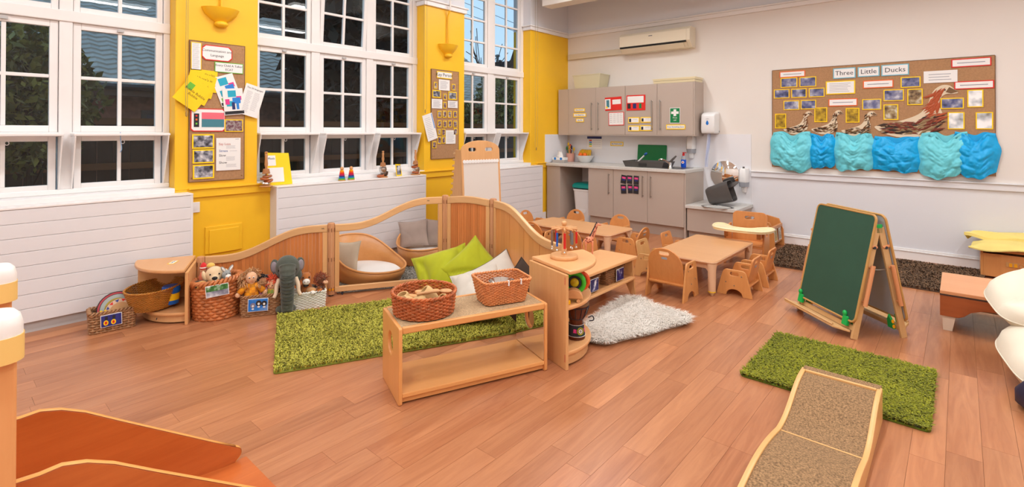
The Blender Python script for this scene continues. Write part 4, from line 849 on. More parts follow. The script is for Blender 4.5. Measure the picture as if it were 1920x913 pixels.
# bin
c = onz(1090, 428, 0); bxn = -4.42
t = thing('pedal_bin', 'white kitchen bin with a teal lid in the recess', 'bin', (bxn, 6.86, 0)); hw = .165
R = [[(p[0], p[1], z) for p in rrect(-w, -d, w, d, .05, 4)] for z, w, d in ((0, hw-.03, .13), (.48, hw, .16), (.485, hw+.008, .168), (.51, hw+.008, .168))]
e = MB().sheet(R, True); e.add(R[-1], [tuple(range(len(R[0])))]); obj('body', e, m_wp, t, smooth=True)
R = [[(p[0], p[1], z) for p in rrect(-w, -d, w, d, .05, 4)] for z, w, d in ((.53, hw+.018, .178), (.565, hw+.020, .18), (.595, hw-.0, .16), (.605, hw-.03, .13))]
e = MB().sheet(R, True); e.add(R[-1], [tuple(range(len(R[0])))]); e.add(R[0], [tuple(range(len(R[0])-1, -1, -1))]); obj('lid', e, mat('teal_plastic', (14, 150, 142), .35), t, smooth=True)
obj('lid_gap', prof_x([(-.15, .505), (-.15, .535), (.15, .535), (.15, .505)], -hw+.015, hw-.015), m_ink, t); obj('front_panel', plate(rrect(-.07, .14, .07, .40, .04), (), .006, .002, T(0, -.152, 0) @ RX(PI/2-.06)), m_wp, t)

# ================================================================== TODDLER TABLES AND CHAIRS
m_tab = wood('table_beech', (206, 150, 100), (222, 168, 118), 'X', 5, .35, .6, .03); m_tabe = mat('table_edge', (226, 186, 150), .45)
m_beech = wood('chair_beech', (196, 122, 62), (220, 150, 86), 'Z', 7, .36, .8, .07); m_pale = wood('chair_pale_beech', (196, 142, 84), (218, 170, 112), 'Z', 7, .4, .8, .05)
def table(label, x0, x1, y0, y1, h):
    t = thing('toddler_table', label, 'table', ((x0+x1)/2, (y0+y1)/2, 0)); w, d = (x1-x0)/2, (y1-y0)/2
    obj('tabletop', plate(rrect(-w, -d, w, d, .045), (), .022, .006, T(0, 0, h-.011)), m_tab, t)
    obj('edge_band', plate(rrect(-w-.0015, -d-.0015, w+.0015, d+.0015, .046), [rrect(-w+.004, -d+.004, w-.004, d-.004, .04)], .010, .002, T(0, 0, h-.011)), m_tabe, t)
    obj('apron', MB().box((-w+.07, -d+.05, h-.075), (w-.07, -d+.07, h-.022)).box((-w+.07, d-.07, h-.075), (w-.07, d-.05, h-.022)).box((-w+.05, -d+.07, h-.075), (-w+.07, d-.07, h-.022)).box((w-.07, -d+.07, h-.075), (w-.05, d-.07, h-.022)), m_tabe, t)
    for sx in (-1, 1):
        for sy in (-1, 1):
            lx, ly = sx*(w-.042), sy*(d-.042)
            lg = obj('leg', MB().lathe([(0, .028), (.024, .028), (.031, .034), (.033, .12), (.034, h-.09), (.040, h-.04), (.041, h-.022), (0, h-.022)], (lx, ly, 0), 16), m_tabe, t, smooth=True)
            obj('foot', MB().lathe([(0, 0), (.012, 0), (.014, .014), (.022, .016), (.022, .03), (0, .03)], (lx, ly, 0), 12), mat('foot_tan', (206, 170, 130), .5), lg); obj('yellow_band', MB().cyl((lx, ly, .030), (lx, ly, .038), .0315, n=16), PAP['yellow'], lg)
            g = MB()
            for dx, dy in ((-sx, 0), (0, -sy)):
                g.add([(lx+dx*.03, ly+dy*.03, h-.022), (lx+dx*.10, ly+dy*.10, h-.022), (lx+dx*.03, ly+dy*.03, h-.10)]+[(lx+dx*.03+abs(dy)*.02, ly+dy*.03+abs(dx)*.02, h-.022), (lx+dx*.10+abs(dy)*.02, ly+dy*.10+abs(dx)*.02, h-.022), (lx+dx*.03+abs(dy)*.02, ly+dy*.03+abs(dx)*.02, h-.10)], [(0,1,2),(5,4,3),(0,3,4,1),(1,4,5,2),(2,5,3,0)])
            obj('corner_brace', g, m_tabe, lg)
table('low beech toddler table near the kitchen recess with the bin', -3.945, -2.80, 4.765, 5.315, .312)
table('low beech toddler table with the cream tray seat pulled up to it', -2.165, -1.575, 4.44, 5.54, .298)
m_side = wood('chair_side_birch', (208, 138, 76), (230, 166, 102), 'Z', 7, .36, .7, .06)
def chair(label, loc, rz, kind='round', m=None, k=1.0, group=None):
    """low toddler armchair: x to the right, faces +y; two side panels, seat and a tilted back at -y"""
    m = m or m_beech; t = thing('toddler_chair', label, 'chair', (loc[0], loc[1], 0), rz, group)
    D, Hs, Wd = .148*k, (.285 if kind == 'round' else .225)*k, .150*k
    S = [(-D, 0), (-D*.46, 0)] + [(D*.44*math.cos(a), .012+.046*k*math.sin(a)) for a in np.linspace(PI*.98, PI*.02, 9)] + [(D*.46, 0), (D, 0)]
    tp = D*.62
    S += [(v.x, v.y) for v in smooth_path([(D*.97, .03*k), (tp+.012, Hs*.80), (tp-.01, Hs*.97), (tp-.035, Hs)], 4)] + [(v.x, v.y) for v in smooth_path([(-tp+.035, Hs), (-tp+.01, Hs*.97), (-tp-.012, Hs*.80), (-D*.97, .03*k)], 4)]
    hole = rrect(-.036*k, Hs-.052*k, .036*k, Hs-.022*k, .013*k)
    for s in (-1, 1):
        sp = obj('side_panel', plate(S, [hole], .016, .004, T(s*Wd, 0, 0) @ RZ(PI/2) @ RX(PI/2)), m if m is m_pale else m_side, t, smooth=True)
        g = MB()
        for (yy, zz) in ((.07*k, Hs*.50), (0, Hs*.40), (-.06*k, Hs*.78)): g.cyl((s*(Wd+.0075), yy, zz), (s*(Wd+.0105), yy, zz), .0055, n=8)
        obj('bolt', g, m_metal, sp)
    obj('seat', plate(rrect(-Wd+.008, -.12*k, Wd-.008, .12*k, .01), (), .016, .004, T(0, 0, Hs*.42)), m, t, smooth=True)
    if kind == 'round':
        hb = .40*k; zb = Hs*.36; hh = hb-zb; bw = Wd-.012
        O = [(-bw, 0), (bw, 0), (bw, hh*.55)]+[(bw*math.cos(a), hh*.55+hh*.45*math.sin(a)) for a in np.linspace(.05, PI-.05, 15)]+[(-bw, hh*.55)]
    else:
        hb = .335*k; zb = Hs*.40; hh = hb-zb; bw = Wd-.012; O = rrect(-bw*.86, 0, bw*.86, hh, (.035*k, .035*k, .005, .005)); O = [(x*(1.16 if y < .02 else 1), y) for x, y in O]
    hl = rrect(-.042*k, hh-.055*k, .042*k, hh-.028*k, .013*k)
    bk = obj('backrest', plate(O, [hl], .014, .004, T(0, -.085*k, zb) @ RX(math.radians(13)) @ RX(PI/2)), m, t, smooth=True)
    obj('brand_plate', plate(rrect(-.025, hh-.09*k, .025, hh-.072*k, .004), (), .002, .0005, T(0, -.085*k, zb) @ RX(math.radians(13)) @ RX(PI/2) @ T(0, 0, .008)), m_gp, bk)
    obj('back_rail', B((-Wd+.008, -.105*k, Hs*.36), (Wd-.008, -.085*k, Hs*.36+.016)), m_pale, t, .003)
    return t
# around the table by the tray seat
chair('arched-back toddler chair drawn up to the short end of the table with the tray seat', (-1.885, 4.272), 0.0, 'round', k=1.10)
chair('square-back toddler chair on the easel side of the table, next to the table leg', (-1.465, 4.745), PI/2, 'square')
chair('square-back toddler chair on the easel side of the table, beside the brown rug', (-1.450, 5.185), PI/2, 'square')
chair('pale square-back toddler chair facing the table with the tray seat', (-2.285, 4.76), -PI/2, 'square', m_pale)
chair('square-back toddler chair at the far corner of the table, nearest the low kitchen unit', (-2.27, 5.29), -PI/2, 'square')
# around the other table
chair('arched-back toddler chair in front of the white bin', (-3.78, 5.47), PI, 'round'); chair('arched-back toddler chair against the sink cupboard side of the table', (-3.15, 5.50), PI, 'round')
chair('arched-back toddler chair at the table end nearest the double base cupboard', (-2.68, 5.06), PI/2, 'round')
chair('arched-back toddler chair at the table end by the radiator cover', (-4.10, 5.12), -PI/2, 'round', m_beech)
chair('arched-back toddler chair hidden behind the wooden wave panel', (-3.67, 4.66), .1, 'round', m_beech); chair('arched-back toddler chair under the table behind the toy giraffe', (-3.10, 4.66), -.15, 'round', m_beech)
# feeding chair with tray
t = thing('feeding_chair', 'beech feeding chair with a cream plastic tray', 'feeding chair', (-1.74, 5.86, 0), PI+.08)
for s in (-1, 1): obj('side_panel', plate([(-.17, 0), (-.10, 0), (-.06, .06), (.06, .06), (.10, 0), (.17, 0), (.12, .38), (-.12, .40)], [rrect(-.04, .30, .04, .33, .012)], .018, .004, T(s*.19, 0, 0) @ RZ(PI/2) @ RX(PI/2)), m_beech, t)
obj('seat', B((-.18, -.14, .20), (.18, .14, .218)), m_beech, t, .004)
obj('backrest', plate(rrect(-.175, 0, .175, .32, (.05, .05, .01, .01)), [rrect(-.05, .235, .05, .27, .016)], .018, .004, T(0, -.12, .21) @ RX(math.radians(6)) @ RX(PI/2)), m_beech, t)
O = [(v.x*.86, v.y) for v in smooth_path([(-.33, -.10), (-.34, .02), (-.28, .15), (-.12, .20), (.12, .20), (.28, .15), (.34, .02), (.33, -.10), (.26, -.13), (.18, -.06), (.10, .03), (0, .05), (-.10, .03), (-.18, -.06), (-.26, -.13)], 4, True)]
obj('tray', plate(O, (), .022, .006, T(0, .20, .395)), mat('cream_tray_plastic', (240, 226, 182), .3), t); obj('tray_rim', MB().tube([(x, y+.20, .408) for x, y in O], .009, 6, True), MATS['cream_tray_plastic'], t, smooth='all')
for s in (-1, 1): obj('tray_bracket', B((s*.16-.02, .10, .30), (s*.16+.02, .22, .386)), m_beech, t, .004)
# book browser by the far wall
t = thing('book_browser', 'beech book box with photos on its slatted front by the far wall', 'book box', (-1.865, 6.83, 0), PI/2)
S = [(v.x, v.y) for v in smooth_path([(-.20, 0), (.20, 0), (.20, .10), (.15, .27), (.06, .36), (-.06, .36), (-.15, .27), (-.20, .10)], 4, True)]
S = [(-.22, 0), (.22, 0), (.21, .12), (.17, .26), (.10, .34), (-.02, .36), (-.16, .33), (-.21, .2)]
for s in (-1, 1): obj('end_panel', plate(S, (), .02, .005, T(s*.21, 0, 0) @ RZ(PI/2) @ RX(PI/2)), m_beech, t)
# rails run along x; the front faces the easel side
obj('front_rail', B((-.20, -.20, .24), (.20, -.17, .28)), m_beech, t, .006); obj('front_board', prof_x([(-.195, .07), (-.18, .07), (-.165, .245), (-.18, .245)], -.20, .20), m_beech, t); obj('floor_board', B((-.20, -.18, .06), (.20, .18, .075)), m_beech, t); obj('back_board', B((-.20, .17, .06), (.20, .185, .32)), m_beech, t); obj('divider', B((-.20, -.01, .075), (.20, .005, .28)), m_beech, t)
for i, x in enumerate((-.10, .09)): pc_ = obj('photo_card', plate(rrect(-.055, -.07, .055, .07, .004), (), .003, .0005, T(x, -.197, .165) @ RX(PI/2-.08)), m_paper, t); obj('photo_print', plate(rrect(-.045, -.06, .045, .06, .002), (), .002, .0004, T(x, -.199, .165) @ RX(PI/2-.08)), (ph_gold, ph_warm)[i], pc_)
for i, (x, cl) in enumerate(((-.08, (190, 40, 60)), (.03, (60, 70, 120)), (.10, (210, 210, 215)))):
    tag(obj('picture_book', B((x-.07, .03+.02*i, .08), (x+.07, .045+.02*i, .30)), mat('book_%d' % i, cl, .4), bevel=.002), ('red', 'navy', 'white')[i]+' picture book standing in the beech book box', 'book').matrix_basis = t.matrix_basis @ RX(.0)

# ================================================================== PLAY CORNER
m_birch = wood('birch', (210, 158, 104), (230, 182, 130), 'X', 7, .38, .8, .05); m_birchz = wood('birch_upright', (214, 156, 98), (232, 180, 124), 'Z', 7, .38, .8, .05)
m_post = wood('maple_post', (186, 128, 86), (208, 152, 108), 'Z', 9, .42, .9, .04); m_slat = wood('bamboo_slat', (196, 112, 56), (222, 142, 80), 'Z', 10, .36, .9, .13); m_panel = wood('cherry_birch_board', (206, 136, 74), (222, 156, 94), 'Z', 8, .38, .7, .05)
m_acr = glass('acrylic_sheet', (250, 250, 250), 1.3)
def maker_mark(parent, x, y, z, s=.02, rx=0.):
    g = MB()
    for (a, b) in (((-1, -.4), (-.6, .6)), ((-.6, .6), (-.2, -.3)), ((-.3, .0), (.3, .5)), ((.1, -.5), (.4, .6)), ((.4, .6), (.9, -.4)), ((.6, .1), (1, .4))):
        g.tube([(x+a[0]*s, y, z+a[1]*s), (x+b[0]*s, y, z+b[1]*s)], s*.09, 4)
    obj('maker_mark', g, m_ink, parent)
def sstep(t): t = min(1, max(0, t)); return t*t*t*(t*(6*t-15)+10)
def wave_panel(label, A, Bp, z0, z1, fill, n=22, bulge=0., mk=None):
    A, Bp = Vector(A), Vector(Bp); d = Bp-A; L = d.length-.062
    t = thing('room_divider', label, 'divider', (A.x+d.normalized().x*.031, A.y+d.normalized().y*.031, 0), math.atan2(d.y, d.x))
    zt = lambda s: z0+(z1-z0)*sstep((s/L-.08)/.84)+bulge*math.sin(PI*s/L)
    ss = np.linspace(0, L, 25); top = [(s, zt(s)) for s in ss]; bot = [(s, zt(s)-.062) for s in ss[::-1]]
    obj('top_rail', plate(top+bot, (), .034, .006, RX(PI/2)), m_birch, t, smooth=True)
    obj('bottom_rail', B((0, -.016, .03), (L, .016, .075)), m_birch, t, .004); 
    for x in (.012, L-.012): obj('glide', MB().cyl((x+(.05 if x < .1 else -.05), 0, 0), (x+(.05 if x < .1 else -.05), 0, .03), .008, n=8), m_ink, t)
    for a, b in ((0, .036), (L-.036, L)): obj('stile', MB().add([(a, -.015, .075), (b, -.015, .075), (b, .015, .075), (a, .015, .075), (a, -.015, zt(a)-.062), (b, -.015, zt(b)-.062), (b, .015, zt(b)-.062), (a, .015, zt(a)-.062)], [(3,2,1,0),(4,5,6,7),(0,1,5,4),(1,2,6,5),(2,3,7,6),(3,0,4,7)]), m_birchz, t)
    if fill == 'acrylic':
        P = [(s, zt(s)-.06) for s in np.linspace(.034, L-.034, 20)]; obj('clear_panel', plate([(.034, .07), (L-.034, .07)]+P[::-1], (), .004, .0008, RX(PI/2)), m_acr, t)
    else:
        w = (L-.072)/n
        for i in range(n):
            a = .036+w*i; b = a+w-.0012; dz = .001*((i*7) % 3)
            obj('slat', MB().add([(a, -.005-dz, .075), (b, -.005-dz, .075), (b, .005, .075), (a, .005, .075), (a, -.005-dz, zt(a)-.055), (b, -.005-dz, zt(b)-.055), (b, .005, zt(b)-.055), (a, .005, zt(a)-.055)], [(3,2,1,0),(4,5,6,7),(0,1,5,4),(1,2,6,5),(2,3,7,6),(3,0,4,7)]), m_slat if fill == 'slat' else m_panel, t)
    if mk: maker_mark(t, mk, -.0175, zt(mk)-.03, .012)
    return t
def fence_post(label, p, h):
    t = thing('divider_post', label, 'post', (p[0], p[1], 0))
    prof = []
    n = 48; R = []
    for z, k in ((.012, 1), (h-.012, 1), (h-.004, .9), (h, .6)):
        R.append([((.031-.0035*(abs(math.sin(4*a)) < .35))*k*math.cos(a), (.031-.0035*(abs(math.sin(4*a)) < .35))*k*math.sin(a), z) for a in np.linspace(0, 2*PI, n, endpoint=False)])
    e = MB().sheet(R, True); e.add(R[-1], [tuple(range(n))]); e.add(R[0], [tuple(range(n-1, -1, -1))]); obj('grooved_post', e, m_post, t, smooth=True)
    for zz in (.06, h*.5, h-.06):
        for a in np.arange(0, 2*PI, PI/4): obj('finger_joint', MB().box((-.004, -.0015, -.016), (.004, .0015, .016), T(.0315*math.cos(a+.39), .0315*math.sin(a+.39), zz) @ RZ(a+.39+PI/2)), mat('joint_dark', (150, 100, 64), .5), t)
    obj('foot', MB().cyl((0, 0, 0), (0, 0, .012), .02, n=12), m_ink, t)
    return t
P0, P1, P2, P3, P4 = (-4.557, 1.452), (-4.07, 2.30), (-3.575, 3.16), (-3.086, 3.285), (-2.12, 2.98)
wave_panel('wave-topped divider of upright bamboo slats behind the soft toys', P0, P1, .41, .61, 'slat', 30, mk=.88)
wave_panel('open wave-topped divider with a clear panel in front of the oval seats', P1, P2, .61, .81, 'acrylic', mk=.80)
wave_panel('short arched divider of reddish slats behind the green cushions', P2, P3, .81, .81, 'slat', 16, bulge=.018)
wave_panel('wave-topped divider of plain boards sloping down to the corner shelf', P3, P4, .81, .61, 'board', 12)
fence_post('lowest grooved wooden post beside the half-round shelf', P0, .412); yb = fence_post('grooved wooden post with a yellow band behind the white basket', P1, .625); fence_post('tall grooved post between the clear panel and the reddish slats', P2, .825); fence_post('tall grooved post beside the plain board divider', P3, .825)
obj('yellow_band', MB().cyl((0, 0, .05), (0, 0, .066), .033, n=20), mat('band_orange', (240, 160, 10), .5), yb)
# half-round shelf by the radiator cover
m_lam = wood('shelf_birch', (216, 156, 100), (230, 174, 120), 'X', 6, .36, .6, .04)
A, Bk = Vector((-4.250, 1.250, 0)), Vector((-4.665, 1.449, 0)); d = (A-Bk); Ld = d.length; t = thing('quarter_shelf', 'half-round birch shelf holding the oval basket', 'shelf', (Bk.x, Bk.y, 0), math.atan2(d.y, d.x))
rb = .385
def quarter(rx, ry, n=18): return [(0, 0)]+[(rx*math.cos(a), -ry*math.sin(a)) for a in np.linspace(0, PI/2, n)]
def quarter_round(t, rx, ry, H, shelves, base, sgn=-1):
    q = lambda k: [(0, 0)]+[(rx*k*math.cos(a), sgn*ry*k*math.sin(a)) for a in np.linspace(0, PI/2, 20)]
    fl = (lambda P: P if sgn > 0 else P[::-1])
    obj('top', plate(fl(q(1.03)), (), .024, .008, T(0, 0, H-.012)), m_lam, t, smooth=True)
    obj('side_panel', B((0, -.001, 0), (rx, .02, H-.024)) if sgn < 0 else B((0, -.02, 0), (rx, .001, H-.024)), m_birchz, t, .003)
    obj('back_panel', B((0, min(0, sgn*ry), .02), (.016, max(0, sgn*ry), H-.024)), m_birchz, t)
    for z in shelves: obj('shelf', plate(fl(q(.95)), (), .022, .006, T(0, 0, z-.011)), m_lam, t, smooth=True)
    e = MB(); k = 20; R = [[(rx*.90*math.cos(a), sgn*ry*.90*math.sin(a), z) for a in np.linspace(0, PI/2, k)] for z in (.012, base)]
    R2 = [[(rx*.86*math.cos(a), sgn*ry*.86*math.sin(a), z) for a in np.linspace(0, PI/2, k)] for z in (base, .012)]
    e.sheet(R+R2+[R[0]]); obj('curved_plinth', e, m_birch, t, smooth=True)
    for z in ((.07, H-.06)): obj('dovetail', MB().box((rx-.012, (.0195 if sgn < 0 else -.0215), z-.022), (rx-.004, (.0215 if sgn < 0 else -.0195), z+.022)), mat('joint_red', (206, 120, 84), .5), t)
quarter_round(t, Ld, rb, .405, (.085,), .075, -1); maker_mark(t, Ld*.80, -.19, .04, .014)
c = obj('shelf_label', MB().box((-.05, -.022, 0), (.05, .022, .0012)), PAP['yellow'], t, loc=(.20, -.12, .4055), rot=(0, 0, -.2)); obj('label_paper', B((-.043, -.016, .0012), (.043, .016, .0018)), m_paper, c); obj('lettering', text_mb('Music', .022, .0002, T(0, 0, .0022)), m_ink, c)
# corner shelf beside the mirror bench
f, bk = Vector((-1.751, 2.519, 0)), Vector((-2.14, 2.651, 0)); d = f-bk
t = thing('corner_shelf', 'tall quarter-round birch corner shelf carrying the bell carousel', 'shelf', (bk.x, bk.y, 0), math.atan2(d.y, d.x))
quarter_round(t, d.length, d.length, .588, (.095, .365), .085, 1)
CORN = t
# mirror bench
f0, f1 = Vector((-2.171, 1.606, 0)), Vector((-1.839, 2.43, 0)); d = f1-f0; L = d.length; bd, bh = .365, .40
t = thing('mirror_bench', 'low birch bench with a mirrored end and hessian-covered top', 'bench', (f0.x, f0.y, 0), math.atan2(d.y, d.x)); BENCH = t
m_orw = wood('bench_birch', (220, 150, 84), (236, 172, 106), 'X', 6, .36, .6, .04); m_orz = wood('bench_birch_end', (220, 150, 84), (236, 172, 106), 'Z', 6, .36, .6, .04)
hole = [(x+bd/2, z) for x, z in circ(0, .265, .052, .062, 20)]
for i, x in enumerate((.010, L-.010)): obj('end_panel', plate(rrect(0, 0, bd, bh, .012), [hole], .020, .005, T(x, 0, 0) @ RZ(PI/2) @ RX(PI/2)), m_orz, t, smooth=True)
obj('end_mirror', plate(rrect(.008, .063, bd-.008, bh-.04, .004), [[(x+bd/2, z) for x, z in circ(0, .265, .060, .070, 24)]], .003, .0005, T(L-.0225, 0, 0) @ RZ(PI/2) @ RX(PI/2)), m_mirror, t)
obj('bottom_shelf', B((.020, .004, .038), (L-.020, bd-.004, .060)), m_orw, t, .003); obj('skirting_board', B((.02, .02, .010), (L-.02, .034, .038)), m_orw, t)
for nm, a, b in (('front_rail', 0, .022), ('back_rail', bd-.022, bd)): obj(nm, B((.020, a, bh-.034), (L-.020, b, bh+.002)), m_orw, t, .006, True)
obj('hessian_top', B((.020, .022, bh-.02), (L-.020, bd-.022, bh-.003)), mat('sisal_weave', (190, 160, 122), .9, var=.28, vscale=150, bump=.6, bscale=260), t)
# low shelf beyond the corner shelf
t = thing('low_shelf', 'low birch shelf holding wicker baskets behind the white fur rug', 'shelf', (-2.12, 3.14, 0), PI/2); L2, dp, hh = .935, .37, .335    # local x along world +y, local y toward world -x
obj('top', plate(rrect(0, -.012, L2, dp, .008), (), .026, .008, T(0, 0, hh-.013)), m_lam, t, smooth=True)
for x in (.014, L2-.014): obj('end_panel', plate([(0, 0), (.045, 0), (.10, .10), (.19, .125), (.28, .10), (.325, 0), (dp-.005, 0), (dp-.005, hh-.026), (.03, hh-.026)], (), .022, .005, T(x, 0, 0) @ RZ(PI/2) @ RX(PI/2)), m_birchz, t, smooth=True)
obj('shelf', B((.02, -.004, .135), (L2-.02, dp-.01, .157)), m_lam, t, .006, True); obj('back_rail', B((.02, dp-.016, .157), (L2-.02, dp-.004, hh-.026)), m_birch, t)

# ---- woven baskets
def woven(parent, loop, h, nrow, stakes, r, m, flare=0., dz=None, sides=5, name='woven_wall', npts=None, amp=1.0, floor=True, rim=2.0, msc=None):
    """loop(t, k): closed outline, t in 0..1, k = 0 bottom .. 1 top; weavers go over and under the stakes row by row"""
    N_ = npts or stakes*2; e = MB()
    for j in range(nrow):
        k = (j+.5)/nrow; pts = []
        for i in range(N_):
            tt = i/N_; x, y = loop(tt, k); x2, y2 = loop(tt+.002, k); tx, ty = x2-x, y2-y; ln = math.hypot(tx, ty) or 1; nx, ny = ty/ln, -tx/ln
            o = amp*r*math.cos(PI*(i*stakes*2/N_/2)*1.0*2/2+PI*j); z = h*k+(dz(tt)*k if dz else 0)
            pts.append((x+nx*o, y+ny*o, z))
        e.tube(pts, r, sides, True)
    w = stuff(obj(name, e, m, parent, smooth='all'))
    s = MB()
    for i in range(stakes):
        tt = (i+.0)/stakes; P = []
        for k in (0, .5, 1): x, y = loop(tt, k); P.append((x, y, h*k+(dz(tt)*k if dz else 0)))
        s.tube(P, r*.8, 4)
    stuff(obj('stakes', s, m, parent))
    if rim:
        for q, off in ((0, 0), (1, .5)):
            pts = []
            for i in range(N_*2):
                tt = i/(N_*2); x, y = loop(tt, 1.0); a = 2*PI*(i*stakes/2/(N_*2)+off); x2, y2 = loop(tt+.002, 1); tx, ty = x2-x, y2-y; ln = math.hypot(tx, ty) or 1
                pts.append((x+ty/ln*r*math.cos(a), y-tx/ln*r*math.cos(a), h+(dz(tt) if dz else 0)+r*math.sin(a)+r*.5))
            obj('rim_braid', MB().tube(pts, r*rim*.6, 5, True), m, parent, smooth='all')
    if floor: obj('basket_floor', MB().add([(*loop(i/N_, 0), .004) for i in range(N_)]+[(*loop(i/N_, 0), .010) for i in range(N_)], [tuple(range(N_-1, -1, -1)), tuple(range(N_, 2*N_))]), m, parent)
def rr_loop(w0, d0, w1, d1, rad):
    def f(t, k):
        w, d = w0+(w1-w0)*k, d0+(d1-d0)*k; t = t % 1.0; r = rad
        segs = [(2*(d-r), 0), (PI/2*r, 1), (2*(w-r), 2), (PI/2*r, 3), (2*(d-r), 4), (PI/2*r, 5), (2*(w-r), 6), (PI/2*r, 7)]; tot = sum(s for s, _ in segs); u = t*tot
        for s, i in segs:
            if u <= s or i == 7: break
            u -= s
        q = u/s if s else 0
        if i == 0: return (w, -(d-r)+u)
        if i == 2: return ((w-r)-u, d)
        if i == 4: return (-w, (d-r)-u)
        if i == 6: return (-(w-r)+u, -d)
        cx, cy, a0 = {1: (w-r, d-r, 0), 3: (-w+r, d-r, PI/2), 5: (-w+r, -d+r, PI), 7: (w-r, -d+r, 1.5*PI)}[i]; a = a0+q*PI/2
        return (cx+r*math.cos(a), cy+r*math.sin(a))
    return f
def el_loop(a0, b0, a1, b1):
    def f(t, k): return ((a0+(a1-a0)*k)*math.cos(2*PI*t), (b0+(b1-b0)*k)*math.sin(2*PI*t))
    return f
def wicker(name, c, v=.2, sc=30): return mat(name, c, .45, var=v, vscale=sc, coat=.15)
m_wil = wicker('willow_red', (186, 100, 52), .32, 26); m_pea = wicker('peach_wicker', (218, 140, 84), .14); m_gold = wicker('golden_wicker', (186, 122, 44), .14); m_sea = wicker('seagrass', (164, 120, 82), .25, 40); m_banl = wicker('water_hyacinth', (196, 118, 66), .28, 18); m_wht = wicker('white_wicker', (236, 234, 222), .04); m_brw = wicker('brown_wicker', (150, 104, 68), .25)
# on the bench
p = onz(803, 588, .40); t = thing('round_basket', 'round red-brown willow basket of wooden utensils on the bench', 'basket', (p.x-.05, p.y+.01, .403)); RB = t
woven(t, el_loop(.165, .165, .176, .176), .112, 12, 44, .0044, m_wil, npts=176, rim=2.4)
p0 = onz(950, 565, .40); t = thing('rectangular_basket', 'peach wicker rectangular basket with a steel bowl on the bench', 'basket', (p0.x-.045, p0.y+.0, .403), math.atan2(.928, .374)-.04); PB = t
woven(t, rr_loop(.128, .085, .152, .118, .035), .135, 17, 56, .0036, m_pea, npts=170, rim=2.4)
for x in (-.005, .075): obj('cable_tie', MB().box((x-.004, -.126, .115), (x+.004, -.112, .145)), m_wp, t)
bw = thing('steel_bowl', 'shiny steel bowl inside the peach wicker basket', 'bowl', (PB.location.x, PB.location.y+.0, .422)); obj('bowl', MB().lathe([(0, 0), (.045, 0), (.068, .05), (.078, .095), (.074, .095), (.062, .05), (.04, .006), (0, .006)], n=28), mat('steel_bright', (205, 203, 200), .14, 1.), bw, smooth=True); obj('bowl_stand', B((-.04, -.04, -.016), (.04, .04, -.001)), m_dg, bw)
m_wu = wood('utensil_wood', (196, 140, 88), (220, 170, 116), 'X', 9, .5, .9, .12); m_wc = mat('cork_pot', (206, 170, 116), .7, var=.1, vscale=30)
bx, by = RB.location.x, RB.location.y; zb = .403
def cup(px_, py_, z, r, h, Mx, lb, m=m_wc):
    e = MB().lathe([(0, -h/2), (r*.75, -h/2), (r*.8, -h*.4), (r, h*.1), (r, h*.35), (r*.85, h/2), (r*.65, h/2), (r*.7, h*.2), (r*.55, -h*.3), (0, -h*.35)], n=18, M=Mx); o = tag(obj('wooden_pot', e, m, smooth=True, loc=(px_, py_, z)), lb, 'pot')
cup(bx-.085, by-.075, zb+.062, .036, .07, RX(.3), 'small upright wooden pot at the rim of the willow basket'); cup(bx-.02, by-.095, zb+.066, .034, .075, RX(1.2) @ RZ(.4), 'small wooden pot lying open in the willow basket'); cup(bx+.03, by-.06, zb+.066, .04, .085, RX(-1.2) @ RY(.5), 'pale wooden pot lying on its side in the willow basket'); cup(bx+.045, by+.005, zb+.090, .04, .10, RX(.7) @ RY(-.4), 'ribbed wooden barrel pot on top in the willow basket'); cup(bx+.10, by+.07, zb+.06, .032, .07, RX(.9), 'wooden pot at the back of the willow basket')
e = MB().tube(smooth_path([(-.065, -.05, 0), (0, 0, .015), (.035, .03, .02)], 4), .008, 8); e.ball((.06, .05, .022), (.036, .026, .010), 12, 8, RZ(.6)); tag(obj('wooden_spoon', e, m_wu, smooth=True, loc=(bx+.09, by-.02, zb+.114)), 'wooden spoon lying on top of the willow basket contents', 'spoon')
def brush(lb, x, y, z, rz, L=.11):
    t = thing('wooden_brush', lb, 'brush', (bx+x, by+y, zb+z), rz); obj('brush_back', plate(rrect(-L/2, -.02, L/2, .02, .018), (), .018, .006), m_wu, t); g = MB()
    for i in range(7):
        for j in range(2): g.cyl((-L/2+.015+i*(L-.03)/6, -.01+.02*j, -.03), (-L/2+.015+i*(L-.03)/6, -.01+.02*j, -.006), .003, n=5)
    stuff(obj('bristles', g, mat('bristle', (232, 214, 186), .8), t))
brush('wooden brush with pale bristles lying in the willow basket', -.055, -.02, .072, .5); brush('longer wooden brush at the back of the willow basket', -.04, .055, .086, .9, .14)
tag(obj('wooden_disc', MB().lathe([(0, -.006), (.045, -.006), (.05, 0), (.045, .006), (0, .006)], n=20, M=RX(.25)), m_wu, smooth=True, loc=(bx+.085, by-.075, zb+.048)), 'flat wooden disc in the willow basket', 'disc')
tag(obj('filler_pad', MB().lathe([(0, .012), (.135, .012), (.14, .022), (.12, .026), (0, .026)], n=24), m_wc, loc=(bx, by, zb)), 'cork mat lying under the wooden utensils in the willow basket', 'mat')
